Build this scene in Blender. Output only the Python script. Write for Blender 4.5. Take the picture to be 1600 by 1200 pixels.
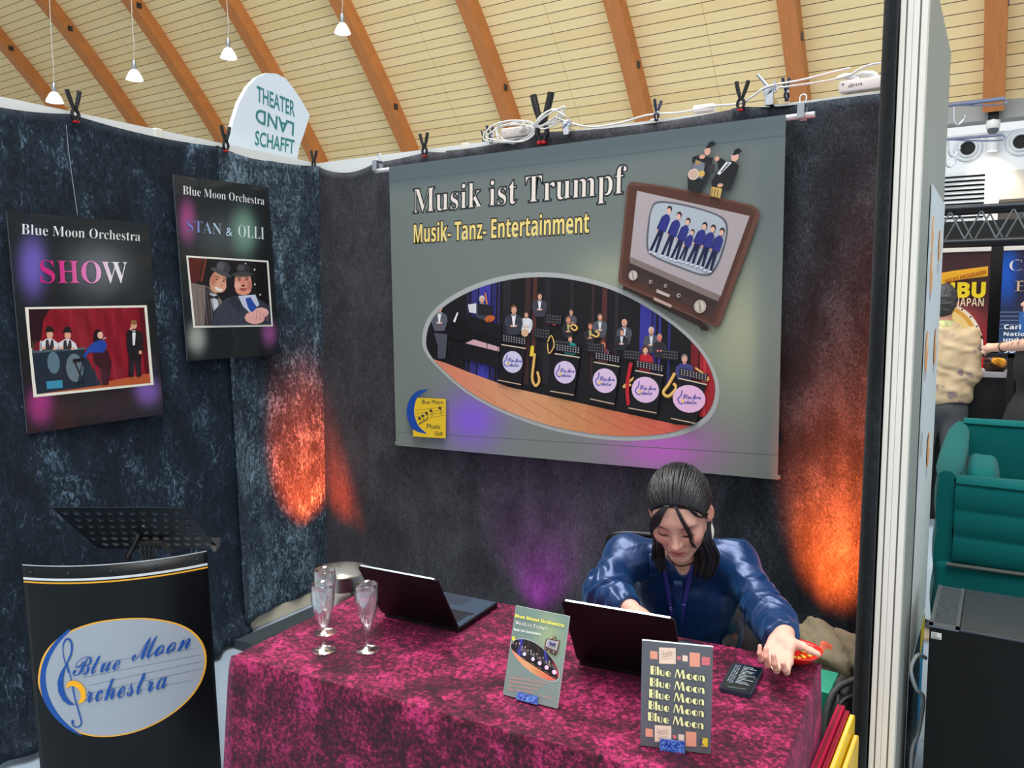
import bpy, bmesh, math, random
import numpy as np
from math import sin, cos, pi, radians, hypot, atan2, sqrt
from mathutils import Vector, Matrix
from mathutils.geometry import tessellate_polygon

for _o in list(bpy.data.objects):
    bpy.data.objects.remove(_o)
SC = bpy.context.scene
COL = SC.collection

# ------------------------------------------------------------------ camera
cam_d = bpy.data.cameras.new('camera')
cam_d.sensor_width = 36.0
cam_d.lens = 1260.0 / 1600.0 * 36.0
cam_d.clip_start = 0.05
cam_d.clip_end = 200
cam = bpy.data.objects.new('camera', cam_d)
COL.objects.link(cam)
cam.location = (3.341, -3.390, 1.684)
cam.rotation_euler = (pi / 2 - 0.093, 0, 0.547)
SC.camera = cam

# ------------------------------------------------------------------ world: bright overcast daylight around the open hall
world = bpy.data.worlds.new('world')
SC.world = world
world.use_nodes = True
_bg = world.node_tree.nodes['Background']
_bg.inputs[0].default_value = (0.94, 0.97, 1.0, 1)
_bg.inputs[1].default_value = 0.95

SC.view_settings.view_transform = 'Standard'
SC.view_settings.look = 'None'
SC.view_settings.gamma = 1.0
SC.view_settings.use_curve_mapping = False
SC.view_settings.exposure = 0.0


def lamp(name, kind, loc, energy, color=(1, 1, 1), aim=None, **kw):
    d = bpy.data.lights.new(name, kind)
    d.energy = energy
    d.color = color
    for k, v in kw.items():
        setattr(d, k, v)
    o = bpy.data.objects.new(name, d)
    COL.objects.link(o)
    o.location = loc
    if aim is not None:
        o.rotation_euler = (Vector(aim) - Vector(loc)).to_track_quat('-Z', 'Y').to_euler()
    return o


# skylight band in the crown of the vault, high over the aisle
lamp('skylight', 'AREA', (1.0, -2.2, 14.5), 4300, (0.97, 0.985, 1.0), aim=(1.8, -1.0, 0),
     shape='RECTANGLE', size=22.0, size_y=5.0)
# coloured stage up-lights standing on the booth floor behind the table
lamp('orange_uplight_corner', 'SPOT', (0.50, -0.16, 0.20), 520, (1.0, 0.085, 0.010), aim=(0.02, -0.185, 0.80),
     spot_size=radians(40), spot_blend=0.75, shadow_soft_size=0.04)
lamp('orange_uplight_side', 'SPOT', (2.66, -0.36, 0.36), 620, (1.0, 0.11, 0.012), aim=(3.05, -0.03, 1.02),
     spot_size=radians(74), spot_blend=1.0, shadow_soft_size=0.04)
lamp('violet_uplight', 'SPOT', (1.45, -0.15, 0.12), 26, (0.80, 0.04, 0.85), aim=(1.46, -0.11, 1.0),
     spot_size=radians(92), spot_blend=1.0, shadow_soft_size=0.04)
# ------------------------------------------------------------------ helpers
RND = random.Random(7)


def lin(c):
    r = []
    for v in c[:3]:
        v = max(0.0, min(1.0, v / 255.0))
        r.append(v / 12.92 if v <= 0.04045 else ((v + 0.055) / 1.055) ** 2.4)
    return (r[0], r[1], r[2], 1.0)


def new_mat(name):
    m = bpy.data.materials.new(name)
    m.use_nodes = True
    nt = m.node_tree
    return m, nt, nt.nodes['Principled BSDF']


def N(nt, kind, **kw):
    n = nt.nodes.new(kind)
    for k, v in kw.items():
        if k.startswith('i_'):
            n.inputs[k[2:].replace('_', ' ')].default_value = v
        else:
            setattr(n, k, v)
    return n


def pbr(name, rgb, rough=0.5, metal=0.0, bump=0.0, bscale=60.0, var=0.0, vscale=8.0, sheen=0.0, coat=0.0,
        emit=None, estr=0.0, spec=None, stretch=(1, 1, 1)):
    m, nt, b = new_mat(name)
    b.inputs['Base Color'].default_value = lin(rgb)
    b.inputs['Roughness'].default_value = rough
    b.inputs['Metallic'].default_value = metal
    if spec is not None:
        b.inputs['Specular IOR Level'].default_value = spec
    if sheen:
        b.inputs['Sheen Weight'].default_value = sheen
    if coat:
        b.inputs['Coat Weight'].default_value = coat
        b.inputs['Coat Roughness'].default_value = 0.06
    if emit:
        b.inputs['Emission Color'].default_value = lin(emit)
        b.inputs['Emission Strength'].default_value = estr
    tc = N(nt, 'ShaderNodeTexCoord')
    mp = N(nt, 'ShaderNodeMapping')
    mp.inputs['Scale'].default_value = stretch
    nt.links.new(tc.outputs['Object'], mp.inputs[0])
    if var:
        nz = N(nt, 'ShaderNodeTexNoise', i_Scale=vscale, i_Detail=4.0)
        nt.links.new(mp.outputs[0], nz.inputs['Vector'])
        mx = N(nt, 'ShaderNodeMix', data_type='RGBA')
        mx.inputs[6].default_value = lin([c * (1 - var) for c in rgb])
        mx.inputs[7].default_value = lin([min(255, c * (1 + var)) for c in rgb])
        nt.links.new(nz.outputs[0], mx.inputs[0])
        nt.links.new(mx.outputs[2], b.inputs['Base Color'])
    if bump:
        nz = N(nt, 'ShaderNodeTexNoise', i_Scale=bscale, i_Detail=3.0)
        nt.links.new(mp.outputs[0], nz.inputs['Vector'])
        bp = N(nt, 'ShaderNodeBump', i_Strength=bump, i_Distance=0.01)
        nt.links.new(nz.outputs[0], bp.inputs['Height'])
        nt.links.new(bp.outputs[0], b.inputs['Normal'])
    return m


def velvet(name, dark, mid, light, patch=7.0, fleck=70.0, lo=0.42, hi=0.62, bump=0.5, sheen=0.4, bias=0.5, tint=(255, 255, 255), stretch=(1, 1, 0.6), rough=0.75, dist=1.8, frough=0.65):
    """crushed velvet: pile pressed in different directions, in clumps"""
    m, nt, b = new_mat(name)
    tc = N(nt, 'ShaderNodeTexCoord')
    mp = N(nt, 'ShaderNodeMapping')
    mp.inputs['Scale'].default_value = stretch
    nt.links.new(tc.outputs['Object'], mp.inputs[0])
    n1 = N(nt, 'ShaderNodeTexNoise', i_Scale=patch, i_Detail=3.0, i_Roughness=0.55, i_Distortion=0.6)
    n2 = N(nt, 'ShaderNodeTexNoise', i_Scale=fleck, i_Detail=6.0, i_Roughness=frough, i_Distortion=dist)
    for n in (n1, n2):
        nt.links.new(mp.outputs[0], n.inputs['Vector'])
    a = N(nt, 'ShaderNodeMath', operation='MULTIPLY_ADD')      # n1*bias + n2*(1-bias)
    a.inputs[1].default_value = bias
    k = N(nt, 'ShaderNodeMath', operation='MULTIPLY')
    k.inputs[1].default_value = 1 - bias
    nt.links.new(n2.outputs[0], k.inputs[0])
    nt.links.new(n1.outputs[0], a.inputs[0])
    nt.links.new(k.outputs[0], a.inputs[2])
    cr = N(nt, 'ShaderNodeValToRGB')
    e = cr.color_ramp.elements
    e[0].position = lo
    e[0].color = lin(dark)
    e[1].position = hi
    e[1].color = lin(light)
    q = cr.color_ramp.elements.new((lo + hi) / 2)
    q.color = lin(mid)
    nt.links.new(a.outputs[0], cr.inputs[0])
    nt.links.new(cr.outputs[0], b.inputs['Base Color'])
    b.inputs['Roughness'].default_value = rough
    b.inputs['Specular IOR Level'].default_value = 0.25
    b.inputs['Sheen Weight'].default_value = sheen
    b.inputs['Sheen Roughness'].default_value = 0.45
    b.inputs['Sheen Tint'].default_value = lin(tint)
    bp = N(nt, 'ShaderNodeBump', i_Strength=bump, i_Distance=0.012)
    nt.links.new(a.outputs[0], bp.inputs['Height'])
    nt.links.new(bp.outputs[0], b.inputs['Normal'])
    return m


def attr_mat(name, rough=0.5, coat=0.0, spec=0.5, bump=0.0, bscale=200.0, sheen=0.0, sss=0.0):
    m, nt, b = new_mat(name)
    at = N(nt, 'ShaderNodeAttribute', attribute_name='Col')
    nt.links.new(at.outputs['Color'], b.inputs['Base Color'])
    b.inputs['Roughness'].default_value = rough
    b.inputs['Specular IOR Level'].default_value = spec
    if coat:
        b.inputs['Coat Weight'].default_value = coat
        b.inputs['Coat Roughness'].default_value = 0.05
    if sheen:
        b.inputs['Sheen Weight'].default_value = sheen
    if sss:
        b.inputs['Subsurface Weight'].default_value = sss
        b.inputs['Subsurface Radius'].default_value = (0.012, 0.005, 0.003)
        b.inputs['Subsurface Scale'].default_value = 0.5
    if bump:
        nz = N(nt, 'ShaderNodeTexNoise', i_Scale=bscale, i_Detail=3.0)
        bp = N(nt, 'ShaderNodeBump', i_Strength=bump, i_Distance=0.004)
        nt.links.new(nz.outputs[0], bp.inputs['Height'])
        nt.links.new(bp.outputs[0], b.inputs['Normal'])
    return m


def wm(o):
    if o is None:
        return Matrix.Identity(4)
    return wm(o.parent) @ (o.matrix_parent_inverse if o.parent else Matrix.Identity(4)) @ o.matrix_basis


def attach(o, parent):
    """parent a mesh whose vertices are given in world space"""
    if parent is not None:
        o.parent = parent
        o.matrix_parent_inverse = wm(parent).inverted()


class MB:
    """collects geometry; build() links it as ONE mesh object"""

    def __init__(self):
        self.v, self.f, self.mi, self.c = [], [], [], []
        self.cur = 0
        self.M = None

    def pt(self, p):
        p = Vector(p)
        if self.M is not None:
            p = self.M @ p
        self.v.append(tuple(p))
        return len(self.v) - 1

    def face(self, idx, mi=None):
        self.f.append(tuple(idx))
        self.mi.append(self.cur if mi is None else mi)

    def box(self, lo, hi, bev=0.0):
        x0, y0, z0 = lo
        x1, y1, z1 = hi
        if bev <= 0:
            i = [self.pt(p) for p in ((x0, y0, z0), (x1, y0, z0), (x1, y1, z0), (x0, y1, z0), (x0, y0, z1), (x1, y0, z1), (x1, y1, z1), (x0, y1, z1))]
            for q in ((0, 3, 2, 1), (4, 5, 6, 7), (0, 1, 5, 4), (1, 2, 6, 5), (2, 3, 7, 6), (3, 0, 4, 7)):
                self.face([i[k] for k in q])
            return
        bm = bmesh.new()
        bmesh.ops.create_cube(bm, size=1)
        for v in bm.verts:
            v.co = Vector(((x0 + x1) / 2 + v.co.x * (x1 - x0), (y0 + y1) / 2 + v.co.y * (y1 - y0), (z0 + z1) / 2 + v.co.z * (z1 - z0)))
        bmesh.ops.bevel(bm, geom=list(bm.edges), offset=bev, segments=3, profile=0.5, affect='EDGES')
        self.bm(bm)

    def bm(self, bm):
        bm.verts.ensure_lookup_table()
        bm.verts.index_update()
        o = [self.pt(v.co) for v in bm.verts]
        for f in bm.faces:
            self.face([o[v.index] for v in f.verts])
        bm.free()

    def tube(self, pts, r, seg=8, caps=True, closed=False):
        pts = [Vector(p) for p in pts]
        n = len(pts)
        rr = r if isinstance(r, (list, tuple)) else [r] * n
        rings = []
        up = None
        for i, p in enumerate(pts):
            if closed:
                t = pts[(i + 1) % n] - pts[i - 1]
            else:
                t = pts[min(i + 1, n - 1)] - pts[max(i - 1, 0)]
            if t.length < 1e-9:
                t = Vector((0, 0, 1))
            t.normalize()
            if up is None:
                a = Vector((0, 0, 1)) if abs(t.z) < 0.9 else Vector((1, 0, 0))
                up = (a - t * a.dot(t)).normalized()
            else:
                up = up - t * up.dot(t)
                if up.length < 1e-6:
                    up = t.orthogonal()
                up.normalize()
            s = t.cross(up)
            rings.append([self.pt(p + (up * cos(2 * pi * k / seg) + s * sin(2 * pi * k / seg)) * rr[i]) for k in range(seg)])
        m = n if closed else n - 1
        for i in range(m):
            a, b = rings[i], rings[(i + 1) % n]
            for k in range(seg):
                self.face((a[k], a[(k + 1) % seg], b[(k + 1) % seg], b[k]))
        if caps and not closed:
            self.face(rings[0][::-1])
            self.face(rings[-1])

    def lathe(self, prof, c=(0, 0, 0), seg=32, close=False):
        rings = []
        for r, z in prof:
            if r < 1e-6:
                rings.append([self.pt((c[0], c[1], c[2] + z))])
            else:
                rings.append([self.pt((c[0] + r * cos(2 * pi * k / seg), c[1] + r * sin(2 * pi * k / seg), c[2] + z)) for k in range(seg)])
        pairs = list(zip(rings[:-1], rings[1:]))
        if close:
            pairs.append((rings[-1], rings[0]))
        for a, b in pairs:
            if len(a) == 1 and len(b) == 1:
                continue
            for k in range(seg):
                k2 = (k + 1) % seg
                if len(a) == 1:
                    self.face((a[0], b[k2], b[k]))
                elif len(b) == 1:
                    self.face((a[k], a[k2], b[0]))
                else:
                    self.face((a[k], a[k2], b[k2], b[k]))

    def prism(self, poly, thick, fr):
        """extrude a 2-D outline; fr(x, y, h) -> 3-D point"""
        n = len(poly)
        a = [self.pt(fr(x, y, 0)) for x, y in poly]
        b = [self.pt(fr(x, y, thick)) for x, y in poly]
        for t in tessellate_polygon([[Vector((x, y, 0)) for x, y in poly]]):
            self.face((a[t[0]], a[t[1]], a[t[2]]))
            self.face((b[t[2]], b[t[1]], b[t[0]]))
        for i in range(n):
            j = (i + 1) % n
            self.face((a[i], a[j], b[j], b[i]))

    def grid(self, nu, nv, fn):
        idx = [[self.pt(fn(i / nu, j / nv)) for j in range(nv + 1)] for i in range(nu + 1)]
        for i in range(nu):
            for j in range(nv):
                self.face((idx[i][j], idx[i + 1][j], idx[i + 1][j + 1], idx[i][j + 1]))
        return idx

    def build(self, name, mats, parent=None, smooth=False, thick=0.0, sub=0, fix=True):
        me = bpy.data.meshes.new(name)
        me.from_pydata(self.v, [], self.f)
        if not isinstance(mats, (list, tuple)):
            mats = [mats]
        for m in mats:
            me.materials.append(m)
        me.polygons.foreach_set('material_index', self.mi)
        if fix:
            bm = bmesh.new()
            bm.from_mesh(me)
            bmesh.ops.recalc_face_normals(bm, faces=bm.faces)
            bm.to_mesh(me)
            bm.free()
        if smooth:
            me.polygons.foreach_set('use_smooth', [True] * len(me.polygons))
            if smooth is not True:
                me.set_sharp_from_angle(angle=radians(smooth))
        o = bpy.data.objects.new(name, me)
        COL.objects.link(o)
        attach(o, parent)
        if thick:
            md = o.modifiers.new('thickness', 'SOLIDIFY')
            md.thickness = thick
            md.offset = 0
        if sub:
            md = o.modifiers.new('smooth', 'SUBSURF')
            md.levels = md.render_levels = sub
        return o


def empty(name, loc=(0, 0, 0), rotz=0.0):
    o = bpy.data.objects.new(name, None)
    COL.objects.link(o)
    o.location = loc
    o.rotation_euler = (0, 0, rotz)
    o.empty_display_size = 0.05
    return o


def tag(o, label=None, cat=None, group=None, kind=None):
    if label:
        o['label'] = label
    if cat:
        o['category'] = cat
    if group:
        o['group'] = group
    if kind:
        o['kind'] = kind
    return o


def structure(o, label=None):
    o['kind'] = 'structure'
    if label:
        o['label'] = label
    return o


def thing(name, label, cat, loc=(0, 0, 0), rotz=0.0, group=None):
    return tag(empty(name, loc, rotz), label, cat, group)


KIDS = {}


def copy_tree(o, parent=None):
    c = o.copy()
    COL.objects.link(c)
    if parent is not None:
        c.parent = parent
    for ch in [x for x in COL.objects if x.parent == o]:
        copy_tree(ch, c)
    return c


def spline(pts, n=8, closed=False):
    P = [Vector(p) for p in pts]
    L = len(P)
    out = []
    for i in range(L if closed else L - 1):
        if closed:
            p0, p1, p2, p3 = P[i - 1], P[i], P[(i + 1) % L], P[(i + 2) % L]
        else:
            p0, p1, p2, p3 = P[max(i - 1, 0)], P[i], P[i + 1], P[min(i + 2, L - 1)]
        for k in range(n):
            t = k / n
            out.append(0.5 * ((2 * p1) + (p2 - p0) * t + (2 * p0 - 5 * p1 + 4 * p2 - p3) * t * t + (3 * p1 - p0 - 3 * p2 + p3) * t ** 3))
    if not closed:
        out.append(P[-1].copy())
    return out


def cable(name, pts, r, m, parent=None, n=8, seg=6):
    b = MB()
    b.tube(spline(pts, n), r, seg)
    return b.build(name, m, parent, smooth=True)


# ---- printed artwork: flat coloured shapes lying on a printed surface
def homography(src, dst):
    A, B = [], []
    for (x, y), (u, v) in zip(src, dst):
        A.append([x, y, 1, 0, 0, 0, -u * x, -u * y])
        B.append(u)
        A.append([0, 0, 0, x, y, 1, -v * x, -v * y])
        B.append(v)
    h = np.linalg.solve(np.array(A, float), np.array(B, float))
    return lambda x, y: ((h[0] * x + h[1] * y + h[2]) / (h[6] * x + h[7] * y + 1), (h[3] * x + h[4] * y + h[5]) / (h[6] * x + h[7] * y + 1))


def math_abc(s, style):
    U, L = {'serif': (0x1D400, 0x1D41A), 'script': (0x1D4D0, 0x1D4EA), 'bolditalic': (0x1D468, 0x1D482), 'italic': (0x1D434, 0x1D44E),
            'sans': (0x1D5D4, 0x1D5EE)}[style]
    return ''.join(chr(U + ord(c) - 65) if 'A' <= c <= 'Z' else chr(L + ord(c) - 97) if 'a' <= c <= 'z' else c for c in s)


_TXT = {}


def text_tris(s, weight=0.0):
    """triangles of a line of lettering, origin at the baseline start; returns verts, faces, width, cap height"""
    key = (s, weight)
    if key in _TXT:
        return _TXT[key]
    cu = bpy.data.curves.new('lettering', 'FONT')
    cu.body = s
    cu.offset = weight
    cu.resolution_u = 3
    o = bpy.data.objects.new('lettering', cu)
    COL.objects.link(o)
    bpy.context.view_layer.update()
    me = bpy.data.meshes.new_from_object(o.evaluated_get(bpy.context.evaluated_depsgraph_get()))
    V = [(v.co.x, v.co.y) for v in me.vertices]
    F = [tuple(p.vertices) for p in me.polygons]
    bpy.data.objects.remove(o)
    bpy.data.curves.remove(cu)
    bpy.data.meshes.remove(me)
    _TXT[key] = (V, F)
    return V, F


class Art:
    def __init__(self, fr, step=0.00012):
        self.fr, self.step = fr, step
        self.v, self.f, self.c = [], [], []
        self.L = 1
        self.clip = None
        self.cuts, self.last = [], None

    def _add(self, P, F, C):
        b = len(self.v)
        h = self.L * self.step
        for (x, y) in P:
            self.v.append(tuple(self.fr(x, y, h)))
        self.c.extend(C)
        self.f.extend([tuple(b + i for i in t) for t in F])
        self.L += 1

    def _clip(self, poly):
        cl = self.clip
        out = poly
        n = len(cl)
        for i in range(n):
            a, b = cl[i], cl[(i + 1) % n]
            inp, out = out, []
            if not inp:
                break
            side = lambda p: (b[0] - a[0]) * (p[1] - a[1]) - (b[1] - a[1]) * (p[0] - a[0])
            for j in range(len(inp)):
                p, q = inp[j - 1], inp[j]
                sp, sq = side(p), side(q)
                if (sp >= 0) != (sq >= 0):
                    t = sp / (sp - sq)
                    out.append((p[0] + (q[0] - p[0]) * t, p[1] + (q[1] - p[1]) * t))
                if sq >= 0:
                    out.append(q)
        return out

    def poly(self, pts, col, cfn=None):
        pts = [(p[0], p[1]) for p in pts]
        if self.clip:
            pts = self._clip(pts)
        if len(pts) < 3:
            return
        F = tessellate_polygon([[Vector((x, y, 0)) for x, y in pts]])
        C = [lin(cfn(x, y)) if cfn else lin(col) for x, y in pts]
        self._add(pts, F, C)

    def ell(self, cx, cy, rx, ry, col, rot=0.0, n=20):
        c, s = cos(rot), sin(rot)
        self.poly([(cx + rx * cos(2 * pi * k / n) * c - ry * sin(2 * pi * k / n) * s, cy + rx * cos(2 * pi * k / n) * s + ry * sin(2 * pi * k / n) * c) for k in range(n)], col)

    def line(self, pts, w, col, n=0):
        P = [Vector((p[0], p[1], 0)) for p in pts]
        if n:
            P = spline(P, n)
        ww = w if isinstance(w, (list, tuple)) else None
        L, Rr = [], []
        for i, p in enumerate(P):
            t = P[min(i + 1, len(P) - 1)] - P[max(i - 1, 0)]
            t.normalize()
            if ww:
                u = i / (len(P) - 1) * (len(ww) - 1)
                k = min(int(u), len(ww) - 2)
                h = (ww[k] + (ww[k + 1] - ww[k]) * (u - k)) / 2
            else:
                h = w / 2
            q = Vector((-t.y, t.x, 0)) * h
            L.append(p + q)
            Rr.append(p - q)
        m = len(P)
        pts2 = [(q.x, q.y) for q in L + Rr]
        F = [(i, i + 1, m + i + 1, m + i) for i in range(m - 1)]
        self._add(pts2, F, [lin(col)] * (2 * m))

    def grid(self, quad, nu, nv, cfn):
        """a quad (four corners, clockwise from the top left) whose colour varies"""
        (ax, ay), (bx, by), (cx, cy), (dx, dy) = quad
        P, C, F = [], [], []
        for j in range(nv + 1):
            for i in range(nu + 1):
                u, v = i / nu, j / nv
                x = (ax + (bx - ax) * u) * (1 - v) + (dx + (cx - dx) * u) * v
                y = (ay + (by - ay) * u) * (1 - v) + (dy + (cy - dy) * u) * v
                P.append((x, y))
                C.append(lin(cfn(x, y)))
        for j in range(nv):
            for i in range(nu):
                k = j * (nu + 1) + i
                F.append((k, k + 1, k + nu + 2, k + nu + 1))
        self._add(P, F, C)

    def text(self, s, p0, p1, ptop, col, weight=0.0, cfn=None, cap=None, dx=0.0, dy=0.0):
        """baseline from p0 to p1, capitals as high as ptop above p0"""
        if s != self.last:
            self.cuts.append(len(self.v))
            self.last = s
        V, F = text_tris(s, weight)
        V0, _ = text_tris(s, 0.0)
        x0 = min(v[0] for v in V0)
        x1 = max(v[0] for v in V0)
        if cap is None:
            hs = [v[1] for v in V0]
            cap = max(hs)
        ux, uy = p1[0] - p0[0], p1[1] - p0[1]
        vx, vy = ptop[0] - p0[0], ptop[1] - p0[1]
        P = []
        for x, y in V:
            a, b = (x - x0) / (x1 - x0), y / cap
            P.append((p0[0] + ux * a + vx * b + dx, p0[1] + uy * a + vy * b + dy))
        self._add(P, F, [lin(cfn(x, y)) if cfn else lin(col) for x, y in P])

    def build_lines(self, name, m, parent):
        """every line of lettering a part of its own"""
        cuts = self.cuts + [len(self.v)]
        for a, b in zip(cuts[:-1], cuts[1:]):
            B = Art(self.fr)
            B.v, B.c = self.v[a:b], self.c[a:b]
            B.f = [tuple(i - a for i in t) for t in self.f if a <= t[0] < b]
            B.build(name, m, parent)

    def build(self, name, m, parent):
        me = bpy.data.meshes.new(name)
        me.from_pydata(self.v, [], self.f)
        at = me.color_attributes.new('Col', 'FLOAT_COLOR', 'POINT')
        at.data.foreach_set('color', [x for c in self.c for x in c])
        me.materials.append(m)
        o = bpy.data.objects.new(name, me)
        COL.objects.link(o)
        attach(o, parent)
        return o


def mix(a, b, t):
    t = max(0.0, min(1.0, t))
    return tuple(a[i] + (b[i] - a[i]) * t for i in range(3))


def blob(x, y, cx, cy, rx, ry):
    return math.exp(-(((x - cx) / rx) ** 2 + ((y - cy) / ry) ** 2))


def soft(x, y, cx, cy, rx, ry, e=4):
    return math.exp(-((((x - cx) / rx) ** 2 + ((y - cy) / ry) ** 2) ** (e / 2)))


# ------------------------------------------------------------------ materials shared by many things
M_white = pbr('white_panel', (226, 228, 226), 0.45)
M_alu = pbr('anodised_aluminium', (236, 231, 220), 0.4, 0.1, var=0.02)
M_alu_dark = pbr('aluminium_groove', (120, 112, 104), 0.5, 0.4)
M_chrome = pbr('chrome', (215, 220, 228), 0.12, 1.0)
M_black = pbr('black_plastic', (16, 17, 20), 0.38)
M_blackmetal = pbr('black_metal', (18, 20, 23), 0.42, 0.3)
M_matblack = pbr('matt_black', (13, 14, 16), 0.8)
M_red = pbr('red_rubber', (190, 24, 24), 0.5)
M_navy = pbr('navy_plastic', (22, 34, 66), 0.35)
M_wcable = pbr('white_cable', (232, 230, 226), 0.4)
M_wplastic = pbr('white_plastic', (238, 226, 220), 0.35)
M_print = attr_mat('banner_print', 0.55, spec=0.3)
M_gloss = attr_mat('glossy_print', 0.35, coat=0.55, spec=0.4)
M_card = attr_mat('card_print', 0.45, spec=0.35)
M_letter = attr_mat('sign_print', 0.5, spec=0.3)
# ------------------------------------------------------------------ the hall: floor, vault, far wall
m_floor, nt, b_ = new_mat('floor_vinyl')
tc = N(nt, 'ShaderNodeTexCoord')
br = N(nt, 'ShaderNodeTexBrick', i_Scale=1.0)
br.inputs['Color1'].default_value = lin((150, 166, 180))
br.inputs['Color2'].default_value = lin((158, 174, 188))
br.inputs['Mortar'].default_value = lin((176, 190, 200))
br.inputs['Mortar Size'].default_value = 0.002
br.inputs['Brick Width'].default_value = 1.2
br.inputs['Row Height'].default_value = 0.6
nt.links.new(tc.outputs['Object'], br.inputs['Vector'])
nt.links.new(br.outputs[0], b_.inputs['Base Color'])
b_.inputs['Roughness'].default_value = 0.35
mb = MB()
mb.box((-62, -14, -0.2), (16, 15, 0.0))
structure(mb.build('floor', m_floor), 'pale blue-grey exhibition hall floor')

VC_Y, VC_Z, VR = -16.72, -16.87, 37.95       # centre line and radius of the barrel vault (face of the glulam arches)


def vault(a, r):
    """a = angle from the horizontal on the far side"""
    return VC_Y + r * cos(a), VC_Z + r * sin(a)


VPH = -0.0162                                 # the hall's axis is turned slightly from the booth's
_rc, _rs = cos(VPH), sin(VPH)


def turn(x, y, z):
    dx, dy = x - 3.341, y + 3.390
    return (3.341 + dx * _rc - dy * _rs, -3.390 + dx * _rs + dy * _rc, z)


A0 = math.asin((5.47 - VC_Z) / (VR + 0.34))
A1 = radians(78)
m_board, nt, b_ = new_mat('larch_boards')
uv = N(nt, 'ShaderNodeUVMap')
sx = N(nt, 'ShaderNodeSeparateXYZ')
nt.links.new(uv.outputs[0], sx.inputs[0])
fr_ = N(nt, 'ShaderNodeMath', operation='FRACT')
nt.links.new(sx.outputs[1], fr_.inputs[0])
gap = N(nt, 'ShaderNodeMath', operation='LESS_THAN')
gap.inputs[1].default_value = 0.065
nt.links.new(fr_.outputs[0], gap.inputs[0])
flo = N(nt, 'ShaderNodeMath', operation='FLOOR')
nt.links.new(sx.outputs[1], flo.inputs[0])
jx = N(nt, 'ShaderNodeMath', operation='FRACT')
nt.links.new(sx.outputs[0], jx.inputs[0])
jg = N(nt, 'ShaderNodeMath', operation='LESS_THAN')
jg.inputs[1].default_value = 0.006
nt.links.new(jx.outputs[0], jg.inputs[0])
wn = N(nt, 'ShaderNodeTexWhiteNoise', noise_dimensions='1D')
nt.links.new(flo.outputs[0], wn.inputs['W'])
gr = N(nt, 'ShaderNodeTexNoise', i_Scale=1.0, i_Detail=4.0)
mp = N(nt, 'ShaderNodeMapping')
mp.inputs['Scale'].default_value = (3.0, 9.0, 1)
nt.links.new(uv.outputs[0], mp.inputs[0])
nt.links.new(mp.outputs[0], gr.inputs['Vector'])
ad = N(nt, 'ShaderNodeMath', operation='MULTIPLY_ADD')
ad.inputs[1].default_value = 0.45
nt.links.new(wn.outputs[0], ad.inputs[0])
nt.links.new(gr.outputs[0], ad.inputs[2])
c1 = N(nt, 'ShaderNodeMix', data_type='RGBA')
c1.inputs[6].default_value = lin((232, 200, 138))
c1.inputs[7].default_value = lin((246, 222, 168))
nt.links.new(ad.outputs[0], c1.inputs[0])
c2 = N(nt, 'ShaderNodeMix', data_type='RGBA')
c2.inputs[7].default_value = lin((222, 190, 130))
nt.links.new(c1.outputs[2], c2.inputs[6])
nt.links.new(jg.outputs[0], c2.inputs[0])
c3 = N(nt, 'ShaderNodeMix', data_type='RGBA')
c3.inputs[7].default_value = lin((62, 42, 24))
nt.links.new(c2.outputs[2], c3.inputs[6])
nt.links.new(gap.outputs[0], c3.inputs[0])
nt.links.new(c3.outputs[2], b_.inputs['Base Color'])
b_.inputs['Roughness'].default_value = 0.55

BEAM0, BEAMD = 2.696, 3.366                   # arches stand every 3.37 m along the hall
RB = VR + 0.34
me = bpy.data.meshes.new('ceiling')
V, F, UV = [], [], []
na, xs = 72, [-62.0, 15.0]
for i in range(na + 1):
    a = A0 + (A1 - A0) * i / na
    y, z = vault(a, RB)
    for x in xs:
        V.append(turn(x, y, z))
        UV.append(((x - BEAM0) / BEAMD + 0.5, (a - A0) * RB / 0.218))
for i in range(na):
    F.append((2 * i, 2 * i + 1, 2 * i + 3, 2 * i + 2))
me.from_pydata(V, [], F)
ul = me.uv_layers.new(name='UVMap')
for p in me.polygons:
    p.use_smooth = True
    for li in p.loop_indices:
        ul.data[li].uv = UV[me.loops[li].vertex_index]
me.materials.append(m_board)
o = bpy.data.objects.new('ceiling', me)
COL.objects.link(o)
structure(o, 'barrel vault lined with pale larch boards')

m_beam = pbr('glulam', (188, 118, 62), 0.5, var=0.12, vscale=3.0, stretch=(6, 1, 1))
m_joint = pbr('steel_bracket', (70, 70, 74), 0.4, 0.8)
for k in range(-3, 15):
    x = BEAM0 - BEAMD * (k + 0)
    mb = MB()
    rows = []
    for i in range(61):
        a = A0 + (A1 - A0) * i / 60
        y0, z0 = vault(a, VR)
        y1, z1 = vault(a, RB + 0.1)
        rows.append([mb.pt(turn(*q)) for q in ((x - 0.17, y0, z0), (x + 0.17, y0, z0), (x + 0.17, y1, z1), (x - 0.17, y1, z1))])
    for r0, r1 in zip(rows[:-1], rows[1:]):
        for j in range(4):
            mb.face((r0[j], r0[(j + 1) % 4], r1[(j + 1) % 4], r1[j]))
    o = structure(mb.build('roof_beam', m_beam), 'laminated timber arch of the roof')
    mb = MB()
    for i in range(5):
        a = A0 + 0.05 + i * 0.105
        y0, z0 = vault(a, VR + 0.14)
        xq, yq, zq = turn(x + 0.17, y0, z0)
        mb.box((xq - 0.02, yq - 0.07, zq - 0.07), (xq + 0.02, yq + 0.07, zq + 0.07))
    mb.build('bracket', m_joint, o)

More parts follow.
